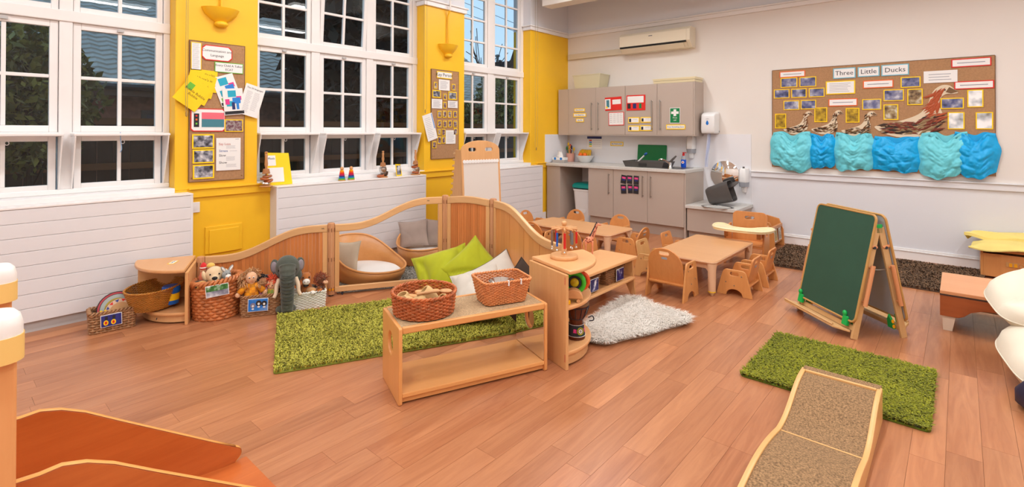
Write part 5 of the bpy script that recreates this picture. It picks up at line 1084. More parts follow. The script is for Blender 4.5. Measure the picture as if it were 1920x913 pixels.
# in the half-round shelf: oval golden basket
QS = bpy.data.objects['quarter_shelf']; qm = QS.matrix_basis
p = qm @ Vector((.215, -.235, .0)); t = thing('oval_basket', 'oval golden wicker basket on the half-round shelf', 'basket', (p.x, p.y, .098), QS.rotation_euler.z-.35)
woven(t, el_loop(.165, .125, .225, .165), .145, 20, 60, .0036, m_gold, npts=180, rim=2.2)
tb = thing('blue_tub', 'blue plastic tub with a yellow patch in the oval basket', 'tub', (p.x+.085, p.y+.085, .112)); obj('tub', MB().lathe([(0, 0), (.05, 0), (.055, .09), (0, .09)], n=24), mat('tub_blue', (10, 100, 200), .3), tb, smooth=True); obj('tub_lid', MB().lathe([(0, .09), (.06, .09), (.06, .125), (.054, .132), (0, .132)], n=24), MATS['tub_blue'], tb, smooth=True); obj('yellow_patch', MB().lathe([(.0535, .03), (.0555, .08)], n=24), PAP['yellow'], tb)
# small seagrass basket with tambourines
a, b = Vector((-4.514, .745, 0)), Vector((-4.481, 1.012, 0)); d = (b-a).normalized(); nrm = Vector((-d.y, d.x, 0)); c = (a+b)/2+nrm*.085
t = thing('seagrass_basket', 'small seagrass basket of drums with a drumsticks photo', 'basket', (c.x, c.y, 0), math.atan2(d.y, d.x)); hw = (b-a).length/2-.006
woven(t, rr_loop(hw-.006, .078, hw, .082, .012), .135, 8, 36, .008, m_sea, npts=110, rim=1.4, amp=.55)
cardm = lambda par, w, h, x, y, z, m, ang=0, rx=0.: obj('photo_print', plate(rrect(-w/2+.004, -h/2+.004, w/2-.004, h/2-.004, .002), (), .002, .0004, T(x, y-.0025, z) @ RY(ang) @ RX(PI/2-rx)), m, obj('photo_card', plate(rrect(-w/2, -h/2, w/2, h/2, .003), (), .003, .0005, T(x, y, z) @ RY(ang) @ RX(PI/2-rx)), m_paper, par))
pcard = cardm(t, .12, .085, -.01, -.098, .085, mat('photo_navy', (44, 52, 130), .3, var=.2, vscale=30), -.03)
for x in (-.03, .012): obj('picture_glove', plate(circ(0, 0, .014, .018, 14), (), .002, .0004, T(x-.01, -.1025, .072) @ RX(PI/2)), PAP['yellow'], pcard); obj('picture_palm', plate(circ(0, 0, .007, .011, 12), (), .002, .0004, T(x-.01, -.1037, .072) @ RX(PI/2)), PAP['red'], pcard); obj('picture_sleeve', plate(rrect(-.008, -.012, .008, .012, .002), (), .002, .0004, T(x-.008, -.1025, .104) @ RX(PI/2)), PAP['black'], pcard)
M0 = t.matrix_basis.copy()
def hand_drum(lb, x, y, z, r, cols, tilt):
    tt = thing('hand_drum', lb, 'drum', (0, 0, 0)); tt.matrix_basis = M0 @ T(x, y, z) @ RX(PI/2-tilt)
    obj('frame', MB().lathe([(r-.006, -.014), (r, -.014), (r, .012), (r-.006, .012)], n=32), mat('drum_rim_dark', (40, 34, 36), .4), tt, smooth=True)
    last = None
    for i, (q, cc) in enumerate(cols): obj('painted_ring', MB().lathe([(0, .0125+.0008*i), (r*q, .0125+.0008*i)], n=32), mat('drum_%d_%d_%d' % cc, cc, .5), tt)
hand_drum('large tambourine with a red ring in the seagrass basket', .03, .03, .125, .118, [(.955, (190, 70, 80)), (.86, (50, 46, 50)), (.83, (176, 184, 180)), (.62, (190, 160, 60))], .25)
hd = hand_drum('smaller hand drum with a triangle border in the seagrass basket', .045, -.028, .115, .09, [(1, (226, 196, 170)), (.72, (206, 158, 108))], .22)
hdo = [o for o in bpy.data.objects if o.name.startswith('hand_drum')][-1]
for i in range(14):
    a = 2*PI*i/14; obj('painted_triangle', MB().add([(.086*math.cos(a-.15), .086*math.sin(a-.15), .0148), (.086*math.cos(a+.15), .086*math.sin(a+.15), .0148), (.068*math.cos(a), .068*math.sin(a), .0148), (.08*math.cos(a), .08*math.sin(a), .0138)], [(0,1,2),(1,0,3),(2,1,3),(0,2,3)]), PAP['red'] if i % 2 else mat('tri_blue', (50, 70, 150), .5), hdo)
for i, x in enumerate((-.045, -.02)):
    o = tag(obj('yellow_stick', MB().cyl((0, 0, 0), (0, 0, .12), .008, n=8), PAP['yellow'], smooth=True), 'short yellow stick standing in the seagrass basket of drums', 'stick', 'yellow sticks'); o.matrix_basis = M0 @ T(x-.02, -.06, .03)
# round water-hyacinth basket
p = Vector((-4.30, 1.475, 0)); t = thing('round_basket', 'tall braided water-hyacinth basket full of soft toys', 'basket', (p.x, p.y, 0), .9); HB = t
woven(t, el_loop(.145, .130, .165, .150), .27, 12, 34, .0135, m_banl, npts=150, rim=1.5, amp=.42, sides=6, dz=lambda u: .02*math.cos(2*PI*u))
wd_ = math.atan2(CAM.y-p.y, CAM.x-p.x)
pcx = thing('photo_card', 'laminated green and white landscape photo on the braided basket', 'photo', (p.x+.158*math.cos(wd_+.05), p.y+.158*math.sin(wd_+.05), .245), wd_+PI/2)
obj('card', plate(rrect(-.075, -.042, .075, .042, .003), (), .002, .0004, T(0, -.018, -.01) @ RY(-.08) @ RX(PI/2-.12)), m_paper, pcx); obj('landscape', plate(rrect(-.071, .0, .071, .038, .002), (), .002, .0004, T(0, -.0195, -.01) @ RY(-.08) @ RX(PI/2-.12)), photo_mat('photo_field', [(20, 70, 30), (70, 130, 60), (230, 236, 235)], 26), pcx); obj('water', plate(rrect(-.071, -.038, .071, .0, .002), (), .002, .0004, T(0, -.0195, -.01) @ RY(-.08) @ RX(PI/2-.12)), photo_mat('photo_shore', [(70, 70, 90), (150, 150, 165), (225, 225, 230)], 22), pcx)
# dolls' seagrass basket and white basket in front of the slatted divider
a, b = Vector((-4.084, 1.571, 0)), Vector((-3.957, 1.819, 0)); d = (b-a).normalized(); nrm = Vector((-d.y, d.x, 0)); c = (a+b)/2+nrm*.075; t = thing('seagrass_basket', 'low seagrass basket of dolls with a dog picture card', 'basket', (c.x, c.y, 0), math.atan2(d.y, d.x)); DB = t
woven(t, rr_loop(.132, .07, .136, .074, .012), .15, 11, 34, .0068, m_sea, npts=110, rim=1.4, amp=.55)
pd_ = cardm(t, .14, .098, -.02, -.090, .092, photo_mat('photo_puppies', [(20, 100, 200), (40, 130, 220), (120, 160, 220)], 14), .03).parent
for x_, z_, r_, cl in ((-.055, .092, .018, (130, 132, 160)), (-.015, .105, .020, (52, 44, 44)), (.022, .100, .019, (40, 36, 38))):
    k_ = obj('picture_puppy', plate(circ(0, 0, r_, r_*1.1, 14), (), .002, .0004, T(x_, -.0945, z_) @ RX(PI/2)), mat('puppy_%d' % cl[0], cl, .5), pd_); obj('picture_muzzle', plate(circ(0, 0, r_*.42, r_*.5, 10), (), .002, .0004, T(x_, -.0958, z_-.004) @ RX(PI/2)), m_paper, pd_); obj('picture_paws', plate(circ(0, 0, r_*.5, r_*.32, 10), (), .002, .0004, T(x_, -.0958, z_-.026) @ RX(PI/2)), m_paper, pd_)
a, b = Vector((-3.955, 1.835, 0)), Vector((-3.835, 2.125, 0)); d = (b-a).normalized(); nrm = Vector((-d.y, d.x, 0)); c = (a+b)/2+nrm*.085; t = thing('white_basket', 'white openwork wicker basket of soft animals', 'basket', (c.x, c.y, 0), math.atan2(d.y, d.x)); WB = t
woven(t, rr_loop(.150, .07, .156, .075, .012), .125, 12, 44, .0050, m_wht, npts=130, rim=1.6, amp=.8)
# baskets on the low shelf
for i, (y, w, lb) in enumerate(((3.80, .15, 'brown wicker basket with a blue night photo on the low shelf'), (3.40, .15, 'brown wicker basket on the low shelf behind the wheel toy'))):
    t = thing('wicker_basket', lb, 'basket', (-2.285, y, .159), PI/2); woven(t, rr_loop(w-.012, .115, w, .125, .02), .115, 14, 44, .0042, m_brw, npts=130, rim=1.6)
    cardm(t, .12, .10, .03, -.142, .062, photo_mat('photo_night', [(14, 18, 60), (24, 30, 96), (30, 36, 110), (230, 230, 240)], 20), 0)

# ================================================================== RUGS
def pile(inside, box, n, length, width, lean, base_z=.006, curl=.5, tone=(0, 1), sway=None):
    """thousands of tapering tufts rooted on the rug; each tuft a bent blade with its own tone"""
    x0, x1, y0, y1 = box; X = RNG.uniform(x0, x1, n*2); Y = RNG.uniform(y0, y1, n*2); k = inside(X, Y); X, Y = X[k][:n], Y[k][:n]; m = len(X)
    a = RNG.uniform(0, 2*PI, m); L = length*RNG.uniform(.65, 1.2, m); w = width*RNG.uniform(.7, 1.3, m)
    dx, dy = np.cos(a)*lean*L, np.sin(a)*lean*L
    if sway is not None: dx += sway[0]*L; dy += sway[1]*L
    px_, py_ = -np.sin(a)*w, np.cos(a)*w; z0 = np.full(m, base_z); hz = L*np.sqrt(np.clip(1-lean**2, .1, 1))
    V = np.stack([np.stack([X-px_, Y-py_, z0], 1), np.stack([X+px_, Y+py_, z0], 1), np.stack([X+dx*.4-px_*.9, Y+dy*.4-py_*.9, z0+hz*.65], 1), np.stack([X+dx*.4+px_*.9, Y+dy*.4+py_*.9, z0+hz*.65], 1), np.stack([X+dx, Y+dy, z0+hz*(1-curl*.45)], 1)], 1).reshape(-1, 3)
    i = np.arange(m)*5; F4 = np.stack([i, i+1, i+3, i+2], 1).tolist(); F3 = np.stack([i+2, i+3, i+4], 1).tolist()
    me = bpy.data.meshes.new('pile'); me.from_pydata(V.tolist(), [], F4+F3); at = me.attributes.new('tone', 'FLOAT', 'POINT')
    patch = .5+.5*np.sin(X*9+2*np.sin(Y*7))*np.sin(Y*8+1.5*np.sin(X*6)); tn = np.clip(tone[0]+(tone[1]-tone[0])*(.7*RNG.random(m)+.3*patch), 0, 1)
    at.data.foreach_set('value', np.repeat(tn, 5)); me.update(); return me
def rug(label, c, rz, w, d, n, length, width, lean, m, mb, name='shaggy_rug', jag=.0, curl=.5, base=.008):
    t = thing(name, label, 'rug', (c[0], c[1], 0), rz)
    obj('backing', plate(rrect(-w/2, -d/2, w/2, d/2, .025), (), base, .002, T(0, 0, base/2+.0005)), mb, t)
    ins = lambda X, Y: (np.abs(X) < w/2-.004) & (np.abs(Y) < d/2-.004)
    stuff(obj('pile', pile(ins, (-w/2, w/2, -d/2, d/2), n, length, width, lean, base, curl), m, t)); return t
m_g1 = tufted('lime_pile', (134, 130, 30), (206, 198, 84)); m_g2 = tufted('moss_pile', (92, 98, 6), (158, 158, 36)); m_br = tufted('brown_pile', (74, 52, 36), (140, 108, 80)); m_gr = tufted('grey_pile', (128, 122, 112), (190, 186, 176)); m_fu = tufted('fur_pile', (206, 194, 178), (246, 240, 232))
A = Vector((-3.0, 1.335)); u = Vector((.43, .903)); v = Vector((-.903, .43)); c = A+u*.83+v*.515
rug('large lime green shaggy rug inside the dividers', (c.x, c.y), math.atan2(u.y, u.x), 1.66, 1.03, 30000, .030, .0042, .55, m_g1, mat('lime_backing', (120, 126, 40), .9))
rug('moss green shaggy rug under the end of the carpeted ramp', (-.535, 3.522), 0., .86, .81, 20000, .034, .0042, .76, m_g2, mat('moss_backing', (86, 100, 14), .9))
rug('long dark brown shaggy rug along the far wall behind the easel', (-.72, 6.47), 0., 1.80, 1.16, 22000, .032, .006, .55, m_br, mat('brown_backing', (84, 62, 46), .9))
d2 = (Vector(P2)-Vector(P1)).normalized(); n2 = Vector((-d2.y, d2.x)); c = (Vector(P1)+Vector(P2))/2+n2*.36+d2*.1
rug('grey looped carpet under the two oval seats', (c.x, c.y), math.atan2(d2.y, d2.x), 1.10, .66, 9000, .014, .005, .5, m_gr, mat('grey_backing', (140, 134, 124), .9), 'grey_carpet')
# white fur rug, an uneven hide
t = thing('fur_rug', 'white long-haired fur rug in front of the low shelf', 'rug', (-1.82, 3.42, 0))
FO = [(-.20, .50), (-.06, .42), (.08, .40), (.27, .36), (.31, .24), (.24, .05), (.20, -.12), (.12, -.30), (.06, -.46), (-.06, -.49), (-.17, -.38), (-.21, -.20), (-.24, 0), (-.27, .22), (-.28, .40)]
FS = [(p.x, p.y) for p in smooth_path(FO, 5, True)]
obj('hide', plate([(a_*.95, b_*.95) for a_, b_ in FS], (), .012, .003, T(0, 0, .0065)), mat('hide_cream', (226, 216, 202), .9), t)
fa_ = np.array(FS)
def in_poly(X, Y):
    k = np.zeros(len(X), bool); j = len(fa_)-1
    for i in range(len(fa_)):
        xi, yi = fa_[i]; xj, yj = fa_[j]; k ^= ((yi > Y) != (yj > Y)) & (X < (xj-xi)*(Y-yi)/(yj-yi+1e-12)+xi); j = i
    return k
stuff(obj('fur', pile(in_poly, (-.3, .33, -.5, .52), 17000, .085, .0030, .84, .010, .6, sway=(.05, -.05)), m_fu, t))

# ================================================================== OVAL SEATS AND CUSHIONS
def cushion(name, label, M_, w, h, th, m, seed=0, fold=.5, cat='cushion', pinch=.10, cordm=None, rd=0.):
    r = random.Random(seed); ph = [r.uniform(0, 6) for _ in range(8)]; n = 26; e = MB()
    def pt(u, v, s):
        x = w/2*u*(1-pinch*(1-v*v)*abs(u)**1.5); y = h/2*v*(1-pinch*(1-u*u)*abs(v)**1.5)
        if rd: x, y = w/2*u*(1-rd*v*v*v*v*.5), h/2*v*(1-rd*u*u*u*u*.5)
        k = max(0, (1-u**2)*(1-v**2)); z = s*th/2*k**.42
        w1 = 2.1*u+1.2*v+ph[0]+.7*math.sin(1.7*v-.8*u+ph[1]); w2 = 4.3*u-1.6*v+ph[2]+1.1*math.sin(2.2*v+ph[3])
        cr = fold*th*(.10*math.sin(w1)+.045*math.sin(w2)-.20*(1-abs(math.sin(w1*.9+ph[6])))**5-.09*(1-abs(math.sin(w2*.8+ph[7])))**5)*min(1, k*3)
        return (x, y, z+cr*s*.6+.02*min(fold, .9)*math.sin(2.2*u+ph[4])*math.sin(1.4*v+ph[5])*h*1.2)
    for s in (1, -1):
        R = [[pt(-1+2*i/n, -1+2*j/n, s) for i in range(n+1)] for j in range(n+1)]
        if s < 0: R = [row[::-1] for row in R]
        e.sheet(R)
    o = tag(obj(name, e, m, smooth='all'), label, cat); o.matrix_basis = M_
    lo = min((M_ @ Vector(q)).z for q in e.v)
    seam = [pt(-1+2*i/n, -1, 1) for i in range(n)]+[pt(1, -1+2*i/n, 1) for i in range(n)]+[pt(1-2*i/n, 1, 1) for i in range(n)]+[pt(-1, 1-2*i/n, 1) for i in range(n)]
    obj('piping', MB().tube(seam, .0035, 5, True), cordm or m, o, smooth='all')
    return o
def look(px_, py_, z): return onz(px_, py_, z)
def lean_mat(pos, yaw, tilt, roll=0.): return T(*pos) @ RZ(yaw) @ RX(tilt) @ RZ(roll)
m_lime = mat('lime_cotton', (170, 174, 14), .8, var=.06, vscale=10, sheen=.2); m_lin = mat('white_linen', (210, 202, 190), .85, var=.04, vscale=8); m_dbr = mat('dark_brown_cotton', (62, 46, 36), .85); m_taupe = mat('taupe_velvet', (158, 140, 130), .8, var=.08, vscale=9, sheen=.3); m_beige = mat('beige_suede', (196, 180, 158), .85, var=.06, vscale=10)
yawc = math.atan2(CR.y, CR.x)          # facing the viewer's side of the room
p = onz(822, 497, .19); cushion('cushion', 'lime green cushion in front, slumped against the clear divider', lean_mat((-3.30, 2.90, .20), yawc-.10, .95, .35), .48, .44, .24, m_lime, 3, 1.3)
cushion('cushion', 'lime green cushion standing on one corner against the reddish slats', lean_mat((-3.06, 3.02, .25), yawc+.12, 1.15, .72), .42, .42, .22, m_lime, 6, 1.2)
cushion('cushion', 'cream linen cushion with dark stitching behind the lime cushions', lean_mat((-2.80, 3.03, .20), yawc+.12, 1.0, .5), .42, .40, .14, m_lin, 8, .6, cordm=mat('dark_thread', (96, 86, 78), .8))
cushion('cushion', 'pale linen cushion lying in front of the brown cushion', lean_mat((-2.84, 2.86, .19), yawc-.1, .75, .35), .40, .34, .15, m_lin, 11, 1.5)
cushion('cushion', 'wide pale floor cushion under the lime cushions', T(-2.85, 2.62, .085) @ RZ(yawc+.2), .62, .46, .13, m_lin, 14, .5)
cushion('cushion', 'dark brown cushion standing on one corner by the corner shelf', lean_mat((-2.345, 2.815, .25), yawc+.2, 1.25, .78), .37, .37, .11, m_dbr, 17, .3)
m_nest = wood('nest_beech', (208, 140, 78), (226, 162, 100), 'X', 6, .36, .7, .03)
def nest(label, loc, rz, a=.40, b=.275, hi=.34, lo=.165):
    """oval bent-wood seat: rim high at +x (behind the sitter), low at -x"""
    t = thing('nest_chair', label, 'chair', (loc[0], loc[1], 0), rz); n = 56
    def rim(ang): k = .5+.5*math.cos(ang); return lo+(hi-lo)*(.75*sstep(k**1.5)+.25*k)
    def ring(s, zf): return [((a*s)*math.cos(q), (b*s)*math.sin(q), zf(q)) for q in np.linspace(0, 2*PI, n, endpoint=False)]
    R = [ring(.86, lambda q: .016), ring(.90, lambda q: .06), ring(.95, lambda q: rim(q)*.5), ring(1.0, lambda q: rim(q)), ring(.968, lambda q: rim(q)), ring(.92, lambda q: rim(q)*.5), ring(.86, lambda q: .05)]
    obj('shell', MB().sheet(R, True), m_nest, t, smooth='all'); obj('rim', MB().tube(ring(.985, lambda q: rim(q)), .0105, 8, True), m_nest, t, smooth='all')
    obj('base', MB().add(ring(.86, lambda q: .0165)+ring(.86, lambda q: .05), [tuple(range(n-1, -1, -1)), tuple(range(n, 2*n))]), m_nest, t)
    mt = MB(); RR = [ring(.86, lambda q: .052), ring(.88, lambda q: .085), ring(.80, lambda q: .105), ring(.4, lambda q: .112), ring(.05, lambda q: .113)]; mt.sheet(RR, True); mt.add(RR[-1], [tuple(range(n))])
    obj('mattress', mt, mat('white_fleece', (238, 234, 230), .9, bump=.2, bscale=90), t, smooth='all'); maker_mark(t, a*.45, b*.80, .215, .014)
    return t
# low end of the first seat points along the clear divider; the second one faces into the corner
c1 = Vector((-4.27, 2.80)); r1 = math.atan2(-.12, -.97)
nest('oval bent-wood seat with a beige cushion behind the clear divider', c1, r1, .40, .31, .37, .135)
cushion('cushion', 'beige suede cushion standing in the oval seat', T(c1.x-.06, c1.y-.19, .235) @ RZ(yawc-.5) @ RX(PI/2-.35) @ RZ(.15), .29, .28, .07, m_beige, 21, .2)
c2 = Vector((-4.42, 3.60)); r2 = math.atan2(.62, -.55)
nest('oval bent-wood seat with two grey cushions next to the radiator cover', c2, r2, .38, .29, .34, .19)
bdir = Vector((math.cos(r2), math.sin(r2)))
cushion('cushion', 'grey-brown velvet cushion in front in the oval seat by the radiator cover', T(c2.x+.10*bdir.x-.10, c2.y+.10*bdir.y-.09, .27) @ RZ(yawc+.1) @ RX(PI/2-.45) @ RZ(.1), .32, .30, .08, m_taupe, 24, .3)
cushion('cushion', 'grey-brown velvet cushion at the back in the oval seat by the radiator cover', T(c2.x+.16*bdir.x+.10, c2.y+.16*bdir.y+.08, .27) @ RZ(yawc-.1) @ RX(PI/2-.3), .30, .30, .07, m_taupe, 26, .3)

# ================================================================== WHITEBOARD STAND WITH DRYING RACK
t = thing('whiteboard_stand', 'tall birch whiteboard stand with a drying rack behind the dividers', 'easel', (-4.22, 4.22, 0), math.atan2(.97, .25)); H = 1.30; w = .255   # local -y is the writing side
fr = math.radians(4)
Mf = T(0, -.15, 0) @ RX(-fr) @ RX(PI/2)
arch = [(-w, .0), (w, .0), (w, 1.20)]+[(w*math.cos(a), 1.20+.11*math.sin(a)) for a in np.linspace(.15, PI-.15, 12)]+[(-w, 1.20)]
obj('front_frame', plate(arch, [rrect(-w+.025, .40, w-.025, 1.08, .004), rrect(-.16, 1.185, -.06, 1.225, .018), rrect(.06, 1.185, .16, 1.225, .018)], .02, .004, Mf), m_birchz, t)
obj('white_panel', plate(rrect(-w+.02, .39, w-.02, 1.085, .002), (), .008, .001, Mf @ T(0, 0, .004)), mat('whiteboard', (224, 216, 208), .35), t)
for i in range(13): obj('scallop', plate(circ(-w+.035+i*.0365, 1.07, .021, .021, 14), (), .003, .0005, Mf @ T(0, 0, .013)), m_paper, t)
for s in (-1, 1):
    obj('side_panel', plate([(-.17, 0), (.24, 0), (.06, 1.20), (-.065, 1.20)], (), .02, .004, T(s*(w-.01), 0, 0) @ RZ(PI/2) @ RX(PI/2)), m_birchz, t)
for i in range(16): 
    z = .10+.07*i; yb_ = .24-(.18)*z/1.2
    obj('rack_bar', MB().tube([(-w+.02, yb_+.02, z), (-w+.02, yb_+.07, z), (-w+.04, yb_+.09, z+.004), (w-.04, yb_+.09, z+.004), (w-.02, yb_+.07, z), (w-.02, yb_+.02, z)], .011, 6), m_birch, t, smooth=True)
obj('foot_rail', B((-w+.01, -.13, .02), (w-.01, -.11, .08)), m_birch, t)
# ================================================================== CHALKBOARD EASEL
a0, a1, a2 = Vector((-.543, 4.177, 0)), Vector((-.969, 4.592, 0)), Vector((-.265, 4.416, 0)); wd = (a0-a1); We = wd.length; dep = Vector((.278, .239, 0)).length
t = thing('chalkboard_easel', 'folding wooden easel with a green chalkboard and a whiteboard', 'easel', ((a0+a1)/2).to_tuple(), math.atan2(wd.y, wd.x)); m_eas = wood('easel_pine', (206, 160, 104), (224, 182, 128), 'Z', 7, .4, .7, .05); m_roll = wood('easel_roll', (216, 140, 92), (228, 158, 110), 'Z', 7, .4, .6, .04); m_gn = mat('green_clip', (20, 176, 80), .4); m_orp = mat('clip_orange', (246, 172, 20), .4)
hw, Ha = We/2, .77; sl = math.atan2(dep/2-.01, Ha)
def easel_face(sgn, y0):
    """sgn=+1: face toward -y leaning back"""
    M_ = T(0, y0, 0) @ RX(-sl*sgn)
    S_ = lambda x0, x1, ya, yb2, z0, z1: MB().box((x0, ya, z0), (x1, yb2, z1), M_)
    for s in (-1, 1):
        lg = obj('leg', S_(s*hw-.018 if s > 0 else -hw, s*hw if s > 0 else -hw+.018, -.022, .022, .0, Ha+.01), m_eas, t, .003)
        xo = s*(hw+.028)
        obj('paper_roll_bar', MB().cyl(M_ @ Vector((xo, 0, .24)), M_ @ Vector((xo, 0, .52)), .014, n=12), m_roll, lg, smooth=True)
        for z in (.265, .50): obj('peg', MB().cyl(M_ @ Vector((s*(hw-.005), 0, z)), M_ @ Vector((xo, 0, z)), .007, n=8), m_roll, lg)
        obj('wing_knob', MB().cyl(M_ @ Vector((s*(hw-.004), 0, .64)), M_ @ Vector((s*(hw+.012), 0, .64)), .010, n=10), m_ink, lg); obj('dowel', MB().cyl(M_ @ Vector((s*hw, -.035*sgn, .645)), M_ @ Vector((s*hw, .02*sgn, .645)), .010, n=10), m_roll, lg)
    obj('top_rail', S_(-hw+.018, hw-.018, -.015, .015, Ha-.06, Ha-.02), m_eas, t, .003)
    obj('lower_rail', S_(-hw+.018, hw-.018, -.015, .015, .05, .085), m_eas, t, .003)
    tr = obj('chalk_tray', MB().add([M_ @ Vector(q) for q in [(-hw-.03, -.02*sgn, .035), (hw-.025, -.02*sgn, .035), (hw-.08, -.115*sgn, .035), (-hw-.03, -.115*sgn, .035), (-hw-.03, -.02*sgn, .052), (hw-.025, -.02*sgn, .052), (hw-.08, -.115*sgn, .052), (-hw-.03, -.115*sgn, .052)]], [(3,2,1,0),(4,5,6,7),(0,1,5,4),(1,2,6,5),(2,3,7,6),(3,0,4,7)]), m_eas, t, .004)
    obj('tray_lip', MB().tube([M_ @ Vector((-hw-.03, -.112*sgn, .055)), M_ @ Vector((hw-.082, -.112*sgn, .055))], .008, 6), m_eas, tr)
    bo = rrect(-hw+.012, .105, hw+.02, .865, .045)
    Mb = M_ @ T(0, -.034*sgn, 0) @ RX(PI/2)
    ins = lambda q: rrect(-hw+.012+q, .105+q, hw+.02-q, .865-q, .045-q)
    b_ = obj('board_frame', plate(bo, [ins(.014)], .016, .005, Mb), mat('frame_tan', (196, 148, 84), .5), t)
    obj('writing_surface', plate(ins(.012), (), .008, .001, Mb), mat('chalk_green', (44, 84, 66), .6, var=.05, vscale=6) if sgn > 0 else mat('easel_white', (198, 200, 206), .3), b_)
    for x in (-hw+.05, hw-.065):
        k = obj('animal_clip', S_(x-.024, x+.024, -.05*sgn if sgn > 0 else .025, -.025 if sgn > 0 else .05, .07, .135), m_gn, t, .006)
        obj('clip_head', MB().ball(M_ @ Vector((x-.012, -.045*sgn, .150)), (.018, .014, .020), 10, 7), m_gn, k, smooth='all')
        pf = obj('clip_body', plate([(-.028, 0), (.028, 0), (.022, .06), (.0, .10), (-.022, .06)], (), .016, .004, M_ @ T(x, .028*sgn, .055) @ RX(PI/2)), m_gn, k)
        for z in (.022, .058): obj('clip_spot', plate(circ(0, 0, .010, .014, 10), (), .004, .001, M_ @ T(x+.03, .034*sgn, .055+z) @ RZ(PI/2) @ RX(PI/2)), m_orp, k)
easel_face(1, 0.0); easel_face(-1, dep)
obj('hinge', MB().box((-hw, dep/2-.022, Ha-.05), (-hw+.012, dep/2+.022, Ha+.012)).box((hw-.012, dep/2-.022, Ha-.05), (hw, dep/2+.022, Ha+.012)), m_gn, t, .003); obj('chain', MB().tube(smooth_path([(hw-.01, .085, .48), (hw-.01, dep/2, .47), (hw-.01, dep-.085, .48)], 6), .004, 5), m_metal, t)

# ================================================================== RIGHT-HAND SIDE
m_chr2 = wood('cherry_board', (150, 74, 34), (176, 94, 48), 'X', 6, .35, .9, .03); m_steptop = wood('step_top', (222, 150, 100), (234, 172, 124), 'X', 5, .35, .7, .03)
t = thing('step_bench', 'cherry wood step bench on pale tapered feet by the easel', 'bench', (-.11, 4.795, 0)); Lb, Db, Hb = .92, .63, .284
obj('top_board', B((0, 0, Hb-.024), (Lb, Db, Hb)), m_steptop, t, .003); obj('edge_strip', B((-.001, -.002, Hb-.032), (Lb, Db+.002, Hb-.0245)), mat('dark_edge', (70, 52, 44), .5), t)
arc = [(0, .105), (.10, .105), (.13, .12), (.165, .155), (.22, .178), (.30, .185), (.62, .185), (.70, .178), (.755, .155), (.79, .12), (.82, .105), (Lb, .105), (Lb, Hb-.033), (0, Hb-.033)]
for y in (.012, Db-.012): obj('curved_apron', plate(arc, (), .02, .003, T(0, y, 0) @ RX(PI/2)), m_chr2, t)
for x in (.010, Lb-.010): obj('end_board', B((x-.010, .022, .105), (x+.010, Db-.022, Hb-.033)), m_chr2, t)
obj('stretcher', B((.05, Db/2-.02, .10), (Lb-.05, Db/2+.02, .118)), mat('pale_stretcher', (214, 190, 160), .5), t)
for x in (.012, Lb-.085):
    for y in (.015, Db-.085): obj('foot', MB().add([(x, y, .105), (x+.073, y, .105), (x+.073, y+.07, .105), (x, y+.07, .105), (x+.004, y+.006, 0), (x+.055, y+.006, 0), (x+.055, y+.06, 0), (x+.004, y+.06, 0)], [(0,1,2,3),(7,6,5,4),(0,4,5,1),(1,5,6,2),(2,6,7,3),(3,7,4,0)]), mat('pale_foot', (228, 208, 186), .5), t)
# wooden chest with folded yellow sheets
t = thing('toy_chest', 'birch toy chest with a yellow latch by the far wall', 'chest', (.15, 6.80, 0))
obj('chest_body', MB().box((.02, 0, .02), (.70, .018, .24)).box((.02, .29, .02), (.70, .308, .24)).box((0, .0, .0), (.02, .308, .26)).box((.70, 0, 0), (.72, .308, .26)).box((.02, .018, .02), (.70, .29, .035)), m_panel, t, .003); obj('chest_lid', B((-.01, -.012, .262), (.73, .318, .285)), m_panel, t, .004)
obj('latch_plate', B((.18, -.006, .13), (.30, 0, .175)), m_pale, t, .002)
for x in (.20, .235): obj('latch_block', B((x, -.014, .135), (x+.022, -.006, .17)), m_orp, t, .002)
obj('latch_ring', MB().tube([(.285+.016*math.cos(a), -.008, .152+.018*math.sin(a)) for a in np.linspace(0, 2*PI, 14, endpoint=False)], .004, 5, True), m_beech, t)
def folded(label, pts, z, th, m, wav=.012, seed=0):
    """soft sheet lying folded: outline quad, sagging edges"""
    r = random.Random(seed); ph = [r.uniform(0, 6) for _ in range(4)]; n = 18; A_, B_, C_, D_ = [Vector(q) for q in pts]; top = []; bot = []
    for j in range(n+1):
        rt = []; rb2 = []
        for i in range(n+1):
            u, v = i/n, j/n; q = (A_*(1-u)+B_*u)*(1-v)+(D_*(1-u)+C_*u)*v; e_ = min(u, 1-u, v, 1-v); dz = wav*math.sin(5*u+ph[0])*math.sin(4*v+ph[1])-(.0 if e_ > .12 else (.12-e_)*.35*(1+.5*math.sin(9*u+7*v+ph[2])))
            rt.append((q.x, q.y, z+th+dz)); rb2.append((q.x, q.y, z+dz+th*.05*0))
        top.append(rt); bot.append(rb2[::-1])
    e = MB().sheet(top); e.sheet(bot)
    edge = [(top[0], bot[0][::-1]), (bot[n][::-1], top[n])]
    for P_, Q_ in edge: e.sheet([P_, Q_])
    e.sheet([[r_[0] for r_ in top], [r_[-1] for r_ in bot]][::-1]); e.sheet([[r_[-1] for r_ in top], [r_[0] for r_ in bot]])
    return tag(obj('folded_sheet', e, m, smooth=True), label, 'blanket')
m_ylw = mat('butter_yellow_felt', (240, 218, 130), .85, var=.04, vscale=6)
folded('butter yellow sheet draped over the toy chest', [(.06, 6.72), (.85, 6.70), (.87, 7.05), (.12, 7.08)], .335, .012, m_ylw, .018, 2); folded('upper butter yellow sheet folded on top of the other sheet', [(.03, 6.96), (.62, 6.98), (.62, 7.15), (.10, 7.15)], .385, .030, m_ylw, .012, 5)
